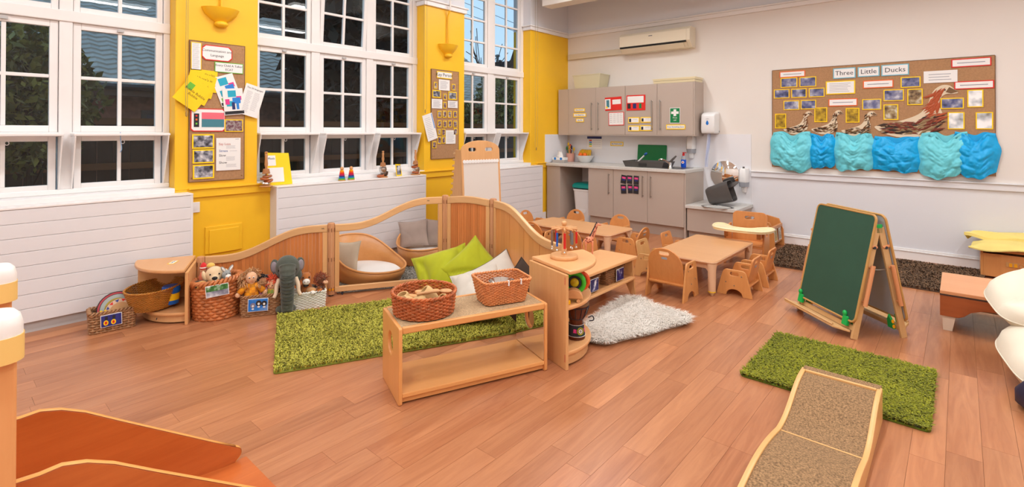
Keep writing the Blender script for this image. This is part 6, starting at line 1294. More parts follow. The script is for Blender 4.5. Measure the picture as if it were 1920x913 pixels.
tag(obj('dark_cloth', MB().lathe([(0, 0), (.16, 0), (.17, .03), (.12, .055), (0, .06)], n=18, sx=2., sy=.7), mat('dark_multi_cloth', (60, 44, 60), .8, var=.5, vscale=18), smooth='all', loc=(.46, 6.95, .2855)), 'dark patterned cloths bundled on the chest under the yellow sheets', 'cloth')
# white cushions at the edge and the navy bag under them
m_cot = mat('cream_cotton', (232, 222, 202), .85, var=.03, vscale=6)
cushion('large_cushion', 'large cream cushion on top of the other in front of the step bench', T(.56, 4.40, .455) @ RZ(.30) @ RX(.30) @ RY(-.22), .88, .60, .30, m_cot, 31, .6, pinch=.02, rd=.45)
cushion('large_cushion', 'large cream floor cushion under another cushion by the step bench', T(.60, 4.10, .185) @ RZ(.30) @ RX(.22) @ RY(-.10), .86, .68, .32, m_cot, 33, .65, pinch=.02, rd=.45)
pb_ = onz(1908, 748); t = thing('navy_bag', 'navy fabric bag on the floor below the cream cushions', 'bag', (pb_.x+.19, pb_.y-.12, 0), .4); m_nav = mat('navy_nylon', (38, 34, 62), .6, bump=.3, bscale=40)
R = []
for z, w_, d_ in ((.002, .15, .13), (.03, .185, .155), (.09, .19, .15), (.15, .165, .11), (.185, .13, .05), (.192, .11, .02)): R.append([(q[0]*(1+.03*math.sin(9*q[1]+20*z)), q[1], z+.008*math.sin(14*q[0])*(z > .1)) for q in rrect(-w_, -d_, w_, d_, min(w_, d_)*.6, 5)])
e = MB().sheet(R, True); e.add(R[0], [tuple(range(len(R[0])-1, -1, -1))]); e.add(R[-1], [tuple(range(len(R[0])))]); obj('bag_body', e, m_nav, t, smooth='all')
for y_ in (-.05, .05): obj('handle', MB().tube(smooth_path([(-.07, y_, .17), (-.06, y_*1.3, .23), (0, y_*1.4, .25), (.06, y_*1.3, .23), (.07, y_, .17)], 5), .008, 6), m_nav, t, smooth='all')
obj('zip', MB().tube([(-.11, 0, .193), (.11, 0, .193)], .004, 5), m_metal, t)

# ================================================================== CARPETED WAVE RAMP
xa, xb = -.640, -.288; m_ramp = wood('ramp_birch', (214, 160, 96), (232, 182, 118), 'Y', 6, .38, .6, .03); m_carp = mat('flecked_carpet', (146, 114, 80), .95, var=.55, vscale=140, bump=.7, bscale=190)
t = thing('wave_ramp', 'wave-shaped climbing ramp covered in flecked brown carpet', 'ramp', ((xa+xb)/2, 2.58, 0)); hw = (xb-xa)/2
def rz_(y):      # y from -.75 (towards the doorway) to +.52 at the high end
    return .055+.095*sstep(y/.50)*1.0 if y >= 0 else .055+.034*math.sin(PI*min(1, -y/.60))
ys = np.linspace(-.80, .50, 60)
for s in (-1, 1): obj('side_panel', plate([(y, .0) for y in (ys[0], ys[-1]+.02)]+[(ys[-1]+.02, rz_(.5)+.008)]+[(y, rz_(y)+.008) for y in ys[::-1]], (), .022, .004, T(s*(hw-.011), 0, 0) @ RZ(PI/2) @ RX(PI/2)), m_ramp, t, smooth=True)
def deck(y0, y1, nm):
    q = np.linspace(y0, y1, 30); e = MB().sheet([[(-hw+.022, y, rz_(y)) for y in q], [(hw-.022, y, rz_(y)) for y in q]][::-1]); e.sheet([[(-hw+.022, y, rz_(y)-.012) for y in q], [(hw-.022, y, rz_(y)-.012) for y in q]]); obj(nm, e, m_carp, t, smooth='all')
deck(.004, .485, 'carpet_deck'); deck(-.78, -.004, 'carpet_deck')
obj('seam_strip', B((-hw+.022, -.004, .03), (hw-.022, .004, rz_(0)+.002)), m_ramp, t); obj('top_rail', B((-hw+.022, .485, .09), (hw-.022, .50, rz_(.5)+.010)), m_ramp, t, .003); obj('top_cap', B((-hw+.006, .50, rz_(.5)-.012), (hw-.006, .555, rz_(.5)+.008)), m_carp, t, .003); obj('end_board', B((-hw+.006, .535, .0), (hw-.006, .553, rz_(.5)-.013)), m_ramp, t)

# ================================================================== SLIDE AND CLIMBING FRAME (front edge)
m_sld = wood('slide_cherry', (178, 86, 34), (208, 114, 54), 'Y', 5, .3, .9, .03, coat=.15); m_sedge = mat('slide_edge', (226, 160, 84), .4)
XS0 = -2.323; XS1 = XS0+.42
fp = [onx(x, y, XS0) for x, y in ((38, 783), (75, 770), (115, 767), (160, 772), (230, 789), (300, 805), (400, 828), (440, 836))]
prof = [(p.y, p.z) for p in fp]; prof = [(.10, .478), (.16, .478)]+prof
tip = [(v.x, v.y) for v in smooth_path([(prof[-1][0], prof[-1][1]), (prof[-1][0]+.022, prof[-1][1]-.018), (prof[-1][0]+.022, .035), (prof[-1][0]+.0, .012)], 4)]
out = prof+tip[1:]+[(.70, .012), (.10, .20)]
t = thing('toddler_slide', 'cherry wood toddler slide with pale-edged sides', 'slide', (0, 0, 0))
for x in (XS0, XS1):
    sd = obj('side_panel', plate(out[::-1], (), .018, .003, T(x, 0, 0) @ RZ(PI/2) @ RX(PI/2)), m_sld, t, smooth=True)
    obj('edge_band', MB().sheet([[(x-.0098, y, z+.0008) for y, z in prof+tip], [(x-.006, y, z+.004) for y, z in prof+tip], [(x+.006, y, z+.004) for y, z in prof+tip], [(x+.0098, y, z+.0008) for y, z in prof+tip]]), m_sedge, sd, smooth='all')
bed = [(.06, .40), (.12, .33), (.25, .22), (.45, .11), (.62, .045), (.80, .016), (.92, .012)]
bq = smooth_path([(0, a, b) for a, b in bed], 5)
obj('slide_bed', MB().sheet([[(XS0, p.y, p.z) for p in bq], [(XS1, p.y, p.z) for p in bq]][::-1]).sheet([[(XS0, p.y, p.z-.012) for p in bq], [(XS1, p.y, p.z-.012) for p in bq]]), m_sld, t, smooth='all')
m_cl = wood('climber_beech', (222, 150, 90), (236, 172, 112), 'Z', 6, .38, .7, .03); m_capw = mat('frosted_cap', (242, 238, 234), .35); m_capy = mat('cap_yellow_wood', (244, 202, 120), .45)
t = thing('climbing_frame', 'beech climbing frame with white-capped posts beside the slide', 'climbing frame', (-1.862, .105, 0))
def cpost(x, y, h=.953):
    p = obj('post', B((x-.028, y-.055, 0), (x+.028, y+.055, h-.12)), m_cl, t, .006)
    R = [[(x+q[0], y+q[1], z) for q in rrect(-.060, -.070, .060, .070, .046, 5)] for z in (h-.125, h-.06)]
    obj('cap_collar', MB().sheet(R, True).add(R[0], [tuple(range(len(R[0])-1, -1, -1))]).add(R[1], [tuple(range(len(R[0])))]), m_capy, p, smooth=True)
    obj('collar_inlay', B((x+.03, y-.078, h-.12), (x+.052, y-.06, h-.07)), m_tabe, p)
    R = [[(x+q[0]*k, y+q[1]*k, z) for q in rrect(-.058, -.068, .058, .068, .045, 5)] for z, k in ((h-.06, 1), (h-.035, 1.0), (h-.015, .93), (h-.004, .78), (h, .5))]
    obj('soft_cap', MB().sheet(R, True).add(R[-1], [tuple(range(len(R[0])))]), m_capw, p, smooth='all')
cpost(0, 0); cpost(-.645, .042)
obj('platform', B((-.645, -.62, .38), (0, -.06, .405)), m_cl, t, .004); obj('side_rail', B((-.665, -.56, .60), (-.645, -.02, .70)), m_cl, t, .004); cpost(0, -.62); cpost(-.645, -.60)

# ================================================================== SMALL TOYS
CM = CORN.matrix_basis.copy()
# bell carousel on the corner shelf
p = onz(1056, 484, .588); t = thing('bell_carousel', 'wooden carousel hung with coloured chime bars and bells', 'musical toy', (p.x, p.y+.01, .588), .35)
m_bw = wood('toy_birch', (206, 146, 92), (226, 172, 118), 'X', 9, .42, .7, .04)
obj('round_base', MB().lathe([(0, 0), (.088, 0), (.092, .006), (.090, .02), (.086, .024), (0, .024)], n=36), m_bw, t, smooth=True); obj('column', MB().lathe([(.017, .024), (.017, .06), (.013, .065), (.013, .17), (.019, .175), (.026, .19), (.026, .205), (.012, .21), (0, .21)], n=18), m_bw, t, smooth=True); obj('finial_ball', MB().ball((0, 0, .226), .018, 14, 9), m_bw, t, smooth='all')
bars = [(215, 40, 36), (176, 128, 92), (170, 172, 176), (40, 110, 200), (206, 36, 40), (150, 152, 158), (160, 150, 140), (30, 96, 190), (212, 44, 40), (140, 160, 178)]
for i in range(10):
    a = 2*PI*i/10; ca, sa = math.cos(a), math.sin(a); arm = obj('arm', MB().tube([(.02*ca, .02*sa, .196), (.088*ca, .088*sa, .194)], .006, 7), m_bw, t, smooth=True)
    R_ = .082; L_ = .075+.012*(i % 3); obj('hook', MB().tube([(R_*ca, R_*sa, .196), (R_*ca, R_*sa, .176)], .0018, 5), m_chr, arm)
    if bars[i] == (176, 128, 92): obj('chime_bar', MB().cyl((R_*ca, R_*sa, .172), (R_*ca, R_*sa, .172-L_), .004, .010, 10), m_wu, arm)
    else: obj('chime_bar', MB().box((-.0075, -.003, .176-L_), (.0075, .003, .176), T(R_*ca, R_*sa, 0) @ RZ(a+1.2)), mat('bar_%d' % i, bars[i], .3, 1. if bars[i][0] < 175 and bars[i][2] > 135 and bars[i][0] > 100 else 0.), arm)
    obj('bell_wire', MB().tube([(R_*ca, R_*sa, .176-L_), (R_*ca, R_*sa, .158-L_)], .0012, 4), m_chr, arm); obj('bell', MB().ball((R_*ca, R_*sa, .152-L_), .0075, 10, 7), m_chr, arm, smooth='all')
# giraffe on the low shelf behind
m_gir = mat('giraffe_pink', (226, 150, 116), .6); p = onz(1101, 470, .335)
p = onz(1104, 478, .336); p.z = .3365
t = thing('toy_giraffe', 'spotted toy giraffe standing on the low shelf', 'toy', p.to_tuple(), math.atan2(CR.y, CR.x))
e = MB(); e.ball((0, 0, .13), (.042, .024, .030), 14, 9, RY(-.25)); e.tube(smooth_path([(.025, 0, .145), (.045, 0, .19), (.062, 0, .235), (.07, 0, .262)], 4), .012, 9, rad=[.020, .019, .017, .016, .015, .014, .013, .013, .012, .011, .011, .010, .010]); e.ball((.085, 0, .266), (.026, .011, .011), 10, 7, RY(.25))
for x in (-.028, .03):
    for y in (-.012, .012): e.tube([(x, y, .12), (x+.002, y, .06), (x+.0, y, .001)], .006, 7, rad=[.011, .006, .0055])
b_ = obj('body', e, m_gir, t, smooth='all'); md = b_.modifiers.new('r', 'REMESH'); md.mode = 'VOXEL'; md.voxel_size = .0032; md.use_smooth_shade = True
g = MB(); rr = random.Random(4)
for i in range(46):
    k = rr.random()
    if k < .5: x, z = rr.uniform(-.035, .035), rr.uniform(.112, .15); y = -.024*math.sqrt(max(0, 1-(x/.042)**2-((z-.13)/.03)**2)) if (x/.042)**2+((z-.13)/.03)**2 < 1 else None
    else: q = rr.random(); x, z = .03+.036*q, .155+.10*q; y = -.017+.006*q; x += rr.uniform(-.008, .008)
    if y is None: continue
    g.ball((x, y-.0005, z), (.0048, .0018, .0052), 6, 4)
stuff(obj('spots', g, mat('giraffe_spot', (150, 74, 56), .6), b_)); obj('mane', MB().tube(smooth_path([(.008, 0, .16), (.03, 0, .205), (.05, 0, .245), (.062, 0, .275)], 3), .0045, 6), m_ink, t); obj('ear', MB().ball((.068, -.012, .28), (.004, .003, .009), 6, 5), m_ink, t); obj('ear', MB().ball((.068, .012, .28), (.004, .003, .009), 6, 5), m_ink, t)
obj('tail', MB().tube(smooth_path([(-.04, 0, .135), (-.062, -.01, .09), (-.06, -.012, .05)], 4), .003, 5), m_gir, t); obj('tail_tuft', MB().ball((-.06, -.012, .045), (.007, .007, .012), 7, 5), m_ink, t)
tag(obj('toy_mouse', MB().ball((0, 0, .006), (.012, .009, .0065), 10, 7).tube(smooth_path([(-.01, 0, .006), (-.03, .012, .012), (-.035, .03, .028)], 4), .0022, 5), m_ink, smooth=True, loc=tuple(onz(1106, 484, .3365))), 'tiny black toy mouse on the low shelf', 'toy')
# djembe drum on the corner shelf base
q = CM @ Vector((.235, .19, .095)); t = thing('djembe_drum', 'small djembe drum with a painted target band', 'drum', (q.x, q.y, .096))
m_dj = wood('djembe_wood', (62, 22, 10), (104, 44, 20), 'Z', 8, .25, 1., .02)
obj('shell', MB().lathe([(0, 0), (.056, 0), (.058, .01), (.050, .06), (.044, .10), (.046, .125), (.066, .16), (.078, .20), (.080, .235), (0, .236)], n=28), m_dj, t, smooth=True)
obj('band', MB().lathe([(.0575, .022), (.0485, .092)], n=28), m_ink, t, smooth=True); obj('skin', MB().lathe([(0, .2365), (.078, .2365), (.082, .23), (.0825, .215), (.081, .215)], n=28), mat('drum_skin', (120, 90, 60), .6), t, smooth=True)
for z, r_ in ((.128, .0475), (.205, .0805), (.022, .0585), (.092, .0495)): obj('cord_ring', MB().tube([(r_*math.cos(a), r_*math.sin(a), z) for a in np.linspace(0, 2*PI, 28, endpoint=False)], .003 if z > .1 else .0015, 5, True), m_ink if z > .1 else m_paper, t)
for i in range(12): a = 2*PI*i/12; obj('tuning_cord', MB().tube([(.0485*math.cos(a), .0485*math.sin(a), .128), (.069*math.cos(a), .069*math.sin(a), .162), (.0815*math.cos(a), .0815*math.sin(a), .205)], .0022, 5), m_ink, t)
fc = math.atan2(-q.y, -q.x); rt = Vector((-math.sin(fc), math.cos(fc), 0))
for i, (r_, cl) in enumerate(((.027, (30, 80, 50)), (.022, (200, 180, 40)), (.017, (30, 30, 30)), (.013, (235, 235, 235)), (.007, (30, 30, 30)), (.003, (240, 240, 240)))):
    rr_ = .054+.0006*i; c0 = Vector((rr_*math.cos(fc+.5), rr_*math.sin(fc+.5), .057)); nn = Vector((math.cos(fc+.5), math.sin(fc+.5), .16)).normalized(); obj('target_ring', MB().cyl(c0, c0+nn*.0015, r_, n=20), mat('ring_%d' % i, cl, .5), t)
for s in (-1, 1):
    c0 = Vector((.0535*math.cos(fc+.5+s*.62), .0535*math.sin(fc+.5+s*.62), .057)); nn = Vector((math.cos(fc+.5+s*.62), math.sin(fc+.5+s*.62), .16)).normalized(); obj('pink_patch', MB().cyl(c0, c0+nn*.001, .016, n=4), PAP['magenta'], t)
obj('rope_loop', MB().tube(smooth_path([(.078, .02, .14), (.10, .035, .15), (.105, .04, .125), (.085, .02, .12)], 4), .004, 6), m_ink, t)
# wheel toy and wooden half rounds on the middle shelf
q = CM @ Vector((.25, .165, .366)); t = thing('wheel_toy', 'green and orange plastic push-along wheel toy', 'toy', (q.x, q.y, .368), fc+PI/2)
def torus(R, r, M_, n=24, k=8): return MB().tube([M_ @ Vector((R*math.cos(a), R*math.sin(a), 0)) for a in np.linspace(0, 2*PI, n, endpoint=False)], r, k, True)
Mw = T(.0, 0, .085) @ RX(PI/2-.1); obj('green_tyre', torus(.058, .016, Mw), mat('toy_green', (70, 200, 50), .35), t, smooth='all'); obj('black_ring', torus(.036, .010, Mw), m_ink, t, smooth='all'); obj('yellow_hub', MB().ball((0, 0, .085), (.030, .014, .030), 14, 9), mat('toy_yellow', (226, 200, 40), .35), t, smooth='all')
obj('orange_bumper', torus(.052, .014, T(.035, .045, .085) @ RX(PI/2)), mat('toy_orange', (240, 90, 40), .35), t, smooth='all'); obj('green_handle', MB().tube([(-.02, 0, .15), (.0, .02, .18), (.045, .03, .165)], .011, 8), MATS['toy_green'], t, smooth=True)
t = thing('wooden_rocker', 'pale wooden half-round toy block on the corner shelf', 'toy', (*(CM @ Vector((.325, .10, 0))).xy, .366), fc+PI/2); obj('half_disc', plate([(.058*math.cos(a), .058*math.sin(a)) for a in np.linspace(0, PI, 20)], (), .05, .005, T(0, 0, .022) @ RX(PI/2)), m_bw, t)
for x in (-.03, .03): obj('wheel', MB().cyl((x, -.03, .011), (x, .03, .011), .0108, n=14), m_bw, t)
tag(obj('yellow_block', B((-.018, -.012, 0), (.018, .012, .024)), mat('block_yellow', (250, 186, 20), .4), bevel=.003, loc=((CM @ Vector((.345, .038, 0))).x, (CM @ Vector((.345, .038, 0))).y, .366)), 'small yellow block in front of the wooden half-round', 'block')

# ---- on the window sills / cover tops
ZS = .885
def sill_at(x, y, X=-4.95): d = onz(x, y, ZS); return d
p = onx(492, 341, -4.99); t = thing('folder', 'yellow folder with two white slips leaning in the window corner', 'folder', (-5.0, 2.335, .927-.001))
t = tag(obj('folder', plate(rrect(-.125, 0, .125, .32, .006), (), .006, .001, RX(PI/2)), PAP['yellow']), 'yellow folder with two white slips leaning in the window corner', 'folder') if False else t
obj('cover', plate([(-.13, 0), (.13, 0), (.115, .31), (-.115, .32)], (), .006, .001, RZ(PI/2) @ RX(PI/2-.18)), PAP['yellow'], t); obj('slip', plate(rrect(-.10, .19, -.02, .29, .003), (), .002, .0004, RZ(PI/2) @ RX(PI/2-.18) @ T(0, 0, .005)), m_paper, t); obj('slip', plate(rrect(-.10, .03, .05, .17, .003), (), .002, .0004, RZ(PI/2) @ RX(PI/2-.18) @ T(0, 0, .005)), m_paper, t)
obj('lettering', MB().add(*(lambda m_: (m_.v, m_.f))(text_mb('Music', .03, .0003, RZ(PI/2) @ RX(PI/2-.18) @ T(-.06, .26, .0065)))), m_ink, t); t.location = (-4.99, 2.27, .886)
def spin_stack(lb, px_, py_, style, X=-4.94):
    p = onx(px_, py_, X); t = thing('spindle_toy', lb, 'toy', (X, p.y, ZS)); hdl = wood('spindle_wood', (190, 130, 80), (216, 158, 104), 'Z', 8, .4)
    obj('stand', MB().lathe([(0, 0), (.055, 0), (.058, .006), (.05, .012), (0, .013)], n=20), hdl, t, smooth=True)
    top = .33 if style == 0 else .30
    obj('handle', MB().lathe([(0, .012), (.008, .012), (.008, .15), (.012, .16), (.010, .18), (.016, .21), (.011, top-.06), (.014, top-.03), (.009, top-.018), (.015, top-.006), (.010, top), (0, top+.002)], n=14), hdl, t, smooth=True)
    for i in range(5): obj('leather_thong', MB().tube([((.030-.002*i)*math.cos(a), (.030-.002*i)*math.sin(a), .128+.009*i) for a in np.linspace(0, 2*PI, 18, endpoint=False)], .0055, 6, True), mat('thong', (186, 130, 86), .7), t, smooth='all')
    for i, (dx, dz, rx, cl, mt_) in enumerate(((.01, .095, .15, (170, 100, 60), 0), (-.012, .07, -.2, (176, 96, 50), 0), (.02, .052, .3, (170, 90, 44), 0), (-.01, .03, -.12, (210, 205, 200), 1)) if style == 0 else ((.0, .085, .1, (205, 203, 200), 1), (.018, .045, -.25, (120, 112, 108), 1), (-.03, .02, .2, (176, 90, 44), 0)) if style == 1 else ((-.01, .10, .25, (176, 88, 40), 0), (.012, .065, 0, (205, 203, 200), 1), (.0, .028, -.1, (176, 96, 50), 0))):
        th = .055 if (mt_ and i < 2 and style) else .022; obj('rattle_cup', MB().lathe([(0, -th/2), (.036, -th/2), (.044, 0), (.040, th/2), (0, th/2)], (0, 0, 0), 20, T(0, dx, dz) @ RX(rx)), mat('cup_%d_%d' % (style, i), cl, .25 if mt_ else .4, float(mt_)), t, smooth=True)
spin_stack('wooden spindle toy with stacked rattles in front of the yellow folder', 499, 342, 0, -4.93); spin_stack('wooden spindle toy with a steel cup beside the rainbow towers', 718, 326, 1); spin_stack('wooden spindle toy beside the small yellow edged photo at the sill end', 779, 322, 2)
for px_, lb in ((641, 'rainbow stacking tower nearest the folder on the radiator cover'), (658.5, 'rainbow stacking tower next to its twin on the radiator cover')):
    p = onx(px_, 331, -4.93); t = thing('stacking_tower', lb, 'toy', (-4.93, p.y, ZS)); obj('base_disc', MB().lathe([(0, 0), (.037, 0), (.038, .005), (.036, .01), (0, .01)], n=24), m_bw, t, smooth=True)
    for i, cl in enumerate(((90, 180, 50), (20, 130, 200), (60, 60, 130), (200, 30, 100), (222, 40, 36), (244, 110, 20), (250, 176, 10))): r_ = .0355-.0025*i; obj('ring', MB().lathe([(0, .010+.0145*i), (r_-.003, .010+.0145*i), (r_, .013+.0145*i), (r_, .0215+.0145*i), (r_-.003, .0243+.0145*i), (0, .0243+.0145*i)], n=22), mat('stack_%d' % i, cl, .3), t, smooth=True)
    obj('ball_top', MB().ball((0, 0, .129), .0195, 14, 9), m_bw, t, smooth='all')
p = onx(750, 323, -4.95); t = thing('standing_photo', 'small yellow edged photo leaning on the window sill', 'photo', (-4.965, p.y, ZS)); obj('border', plate([(-.038, .0), (.042, .0), (.030, .135), (-.042, .14)], (), .004, .0008, RZ(PI/2) @ RX(PI/2-.15)), PAP['yellow'], t); obj('print', plate(rrect(-.030, .014, .028, .122, .002), (), .002, .0004, RZ(PI/2) @ RX(PI/2-.15) @ T(0, 0, .0032)), ph_grey, t)

# ================================================================== SOFT TOYS
def face(x, y): return math.atan2(-y, -x)+PI/2          # turns a toy's front (-y) to the doorway side
def remesh(o, v=.005):
    m = o.modifiers.new('merge', 'REMESH'); m.mode = 'VOXEL'; m.voxel_size = v; m.use_smooth_shade = True
    s = o.modifiers.new('soft', 'SMOOTH'); s.factor = .5; s.iterations = 4; return o
def plush(name, label, loc, cat='soft toy', turn=0.): return thing(name, label, cat, loc, face(loc[0], loc[1])+turn)
def fab(name, c, v=.08): return mat(name, c, .9, var=v, vscale=25, bump=.25, bscale=160, sheen=.3)
def hair(parent, cen, rad, n, r, m, name='yarn_hair', bias=(0, .3, .5), L=.05, droop=.5):
    e = MB(); q = random.Random(n)
    for i in range(n):
        d = Vector((q.gauss(0, 1), q.gauss(0, 1), q.gauss(0, 1))).normalized()+Vector(bias); d.normalize()
        p0 = Vector(cen)+Vector((d.x*rad[0], d.y*rad[1], d.z*rad[2])); s = Vector((q.gauss(0, .3), q.gauss(0, .3), q.gauss(0, .3)))
        e.tube([p0*1, p0+(d+s)*L*.5, p0+(d*.8+s*1.3)*L+Vector((0, 0, -droop*L))], r, 4)
    stuff(obj(name, e, m, parent))
m_eye = mat('bead_black', (16, 14, 16), .15); m_flesh = fab('doll_skin', (228, 178, 138), .02)
def eyes(t, x, y, z, r=.006, white=False):
    for s in (-1, 1):
        if white: w_ = obj('eye_white', MB().ball((s*x, y+.002, z), (r*1.5, r*.7, r*1.5), 10, 7), m_paper, t, smooth='all')
        obj('eye', MB().ball((s*x, y-.002, z), (r, r*.7, r), 8, 6), m_eye, t, smooth='all')
# elephant hanging over the baskets
x, y = -3.93, 1.855; t = plush('toy_elephant', 'dark grey plush elephant with a long ribbed trunk draped to the floor', (x, y, 0)); m_el = fab('elephant_grey', (78, 82, 72)); m_tusk = fab('tusk_cream', (226, 200, 170), .03)
e = MB(); e.ball((0, .085, .335), (.090, .075, .095), 18, 12); e.ball((0, .12, .26), (.11, .06, .10), 14, 9)
path = smooth_path([(0, .03, .36), (0, -.01, .29), (0, -.03, .20), (0, -.035, .11), (0, -.035, .045), (.0, -.05, .02)], 6); n_ = len(path)
e.tube(path, .05, 16, rad=[(.062-.026*i/n_)*(1+.05*math.sin(i*2.1)) for i in range(n_)])
for s in (-1, 1): e.ball((s*.035-.01, .0, .035), (.040, .035, .032), 10, 7)
b_ = remesh(obj('body', e, m_el, t, smooth='all'), .0055)
for s in (-1, 1):
    ea = obj('ear', MB().ball((s*.092, .125, .34), (.040, .016, .058), 14, 9, RZ(s*.6)), m_el, t, smooth='all'); obj('ear_lining', MB().ball((s*.097, .113, .338), (.028, .010, .044), 12, 8, RZ(s*.6)), fab('ear_lilac', (148, 138, 146), .03), ea, smooth='all')
    obj('tusk', MB().tube(smooth_path([(s*.058, .045, .255), (s*.075, .015, .215), (s*.080, -.005, .165), (s*.095, -.02, .135)], 5), .016, 10, rad=[.019-.0004*i for i in range(16)]), m_tusk, t, smooth='all')
    obj('eye', MB().ball((s*.062, .02, .33), .006, 8, 6), m_eye, t, smooth='all')
for i in range(9):
    z = .10+.027*i; f_ = (z-.02)/.34; r_ = .040+.026*f_; yy = -.036+.02*max(0, f_-.3)
    obj('trunk_crease', MB().tube([(r_*.93*math.sin(a), yy-r_*1.0*math.cos(a), z-.008*math.cos(a*1.5)) for a in np.linspace(-1.1, 1.1, 9)], .0028, 5), fab('elephant_crease', (58, 62, 58)), b_)
# plaid doll sitting in the seagrass basket
DM = DB.matrix_basis.copy(); q = DM @ Vector((-.07, -.035, .125)); t = plush('rag_doll', 'rag doll in an orange checked dress with long yarn hair', q.to_tuple(), 'doll')
def plaid(name):
    if name in MATS: return MATS[name]
    m, nt, b = _base(name); N = nt.nodes.new; L = nt.links.new; tc = N('ShaderNodeTexCoord'); c1 = N('ShaderNodeTexChecker'); c1.inputs['Scale'].default_value = 26; L(tc.outputs['Object'], c1.inputs['Vector']); c1.inputs[1].default_value = rgb(240, 130, 20); c1.inputs[2].default_value = rgb(216, 84, 24)
    mp = N('ShaderNodeMapping'); mp.inputs['Location'].default_value = (.013, .013, .019); L(tc.outputs['Object'], mp.inputs[0]); c2 = N('ShaderNodeTexChecker'); c2.inputs['Scale'].default_value = 26; L(mp.outputs[0], c2.inputs['Vector']); c2.inputs[1].default_value = rgb(236, 186, 30); c2.inputs[2].default_value = rgb(130, 140, 40)
    mx = N('ShaderNodeMix'); mx.data_type = 'RGBA'; mx.inputs[0].default_value = .42; L(c1.outputs[0], mx.inputs[6]); L(c2.outputs[0], mx.inputs[7]); L(mx.outputs[2], b.inputs['Base Color']); b.inputs['Roughness'].default_value = .9; MATS[name] = m; return m
def doll(t, skin, dress, hz=.165, dressm=True, arms=True):
    bd = MB(); bd.ball((0, 0, hz), (.040, .037, .046), 16, 11); bd.cyl((0, 0, .10), (0, 0, .14), .014, n=10)
    if arms:
        for s in (-1, 1): bd.ball((s*.092, -.022, .048), (.019, .016, .021), 10, 7)
    bd.tube([(0, 0, .02), (0, 0, .12)], .02, 8)
    for s in (-1, 1):
        if arms: bd.tube([(0, 0, .115), (s*.055, -.01, .085), (s*.092, -.022, .048)], .010, 8)
    b_ = remesh(obj('body', bd, skin, t, smooth='all'), .0038)
    d_ = MB().lathe([(.055, .0), (.058, .01), (.046, .07), (.036, .105), (.022, .125), (.016, .13)], n=20, sy=.75)
    if arms:
        for s in (-1, 1): d_.tube([(s*.02, 0, .112), (s*.055, -.010, .088), (s*.082, -.018, .058)], .02, 10, rad=[.02, .021, .024])
    obj('dress', d_, dress, t, smooth='all'); return b_
doll(t, m_flesh, plaid('orange_plaid')); eyes(t, .014, -.036, .172, .0045, True); obj('mouth', MB().tube([(.010*math.sin(a), -.0375+.002*abs(a), .150-.004*math.cos(a)) for a in np.linspace(-1, 1, 7)], .0012, 4), mat('mouth_pink', (200, 90, 80), .8), t); obj('nose', MB().ball((0, -.038, .162), .0035, 7, 5), m_flesh, t, smooth='all')
m_yarn = fab('yarn_tan', (188, 140, 92), .15); hair(t, (0, .008, .172), (.036, .034, .042), 150, .0032, m_yarn, bias=(0, .8, .55), L=.03); hair(t, (-.045, .01, .150), (.022, .02, .05), 90, .003, m_yarn, bias=(-.3, 0, -.2), L=.03, droop=.8); hair(t, (.055, .0, .115), (.018, .018, .014), 50, .003, m_yarn, bias=(.3, -.2, 0), L=.02)
q = DM @ Vector((.012, .01, .095)); t = plush('rag_doll', 'rag doll in a pink top lying behind the checked dress doll', q.to_tuple(), 'doll', .3); doll(t, fab('doll_skin_tan', (190, 130, 90), .03), fab('pink_cotton', (232, 150, 176), .12), .135, arms=False); hair(t, (0, .01, .145), (.036, .034, .04), 120, .0035, fab('black_yarn', (36, 32, 32)), bias=(-.2, .6, .6), L=.022); eyes(t, .014, -.036, .14, .004); obj('bib', plate(circ(0, 0, .03, .024, 14), (), .004, .001, T(-.0, -.042, .075) @ RX(PI/2-.5)), fab('bib_white', (240, 226, 228), .05), t)
q = DM @ Vector((.075, -.02, .085)); t = plush('rag_doll', 'rag doll with bright red curly hair beside the elephant', q.to_tuple(), 'doll', -.4); doll(t, m_flesh, photo_mat('floral_print', [(200, 40, 50), (230, 180, 60), (90, 150, 60), (240, 190, 70)], 60), .135, arms=False); hair(t, (0, .006, .148), (.036, .034, .036), 190, .0042, fab('red_yarn', (206, 70, 20), .15), bias=(0, .35, .7), L=.026, droop=.2); eyes(t, .015, -.036, .134, .004); obj('nose', MB().ball((0, -.038, .124), .006, 8, 6), m_flesh, t, smooth='all')
q = DM @ Vector((.02, .075, .145)); t = plush('toy_elephant', 'small dark plush elephant with a lilac ear behind the dolls', q.to_tuple()); remesh(obj('body', MB().ball((0, 0, .06), (.07, .055, .07), 14, 10).tube(smooth_path([(0, -.04, .06), (0, -.07, .03), (0, -.075, -.02)], 5), .02, 10), m_el, t), .005); ea = obj('ear', MB().ball((.075, -.01, .09), (.046, .014, .050), 14, 9, RZ(.3)), m_el, t, smooth='all'); obj('ear_lining', MB().ball((.078, -.022, .09), (.036, .008, .04), 12, 8, RZ(.3)), MATS['ear_lilac'], ea, smooth='all'); obj('ear', MB().ball((-.075, -.01, .08), (.044, .014, .050), 14, 9, RZ(-.3)), m_el, t, smooth='all'); eyes(t, .03, -.05, .08)
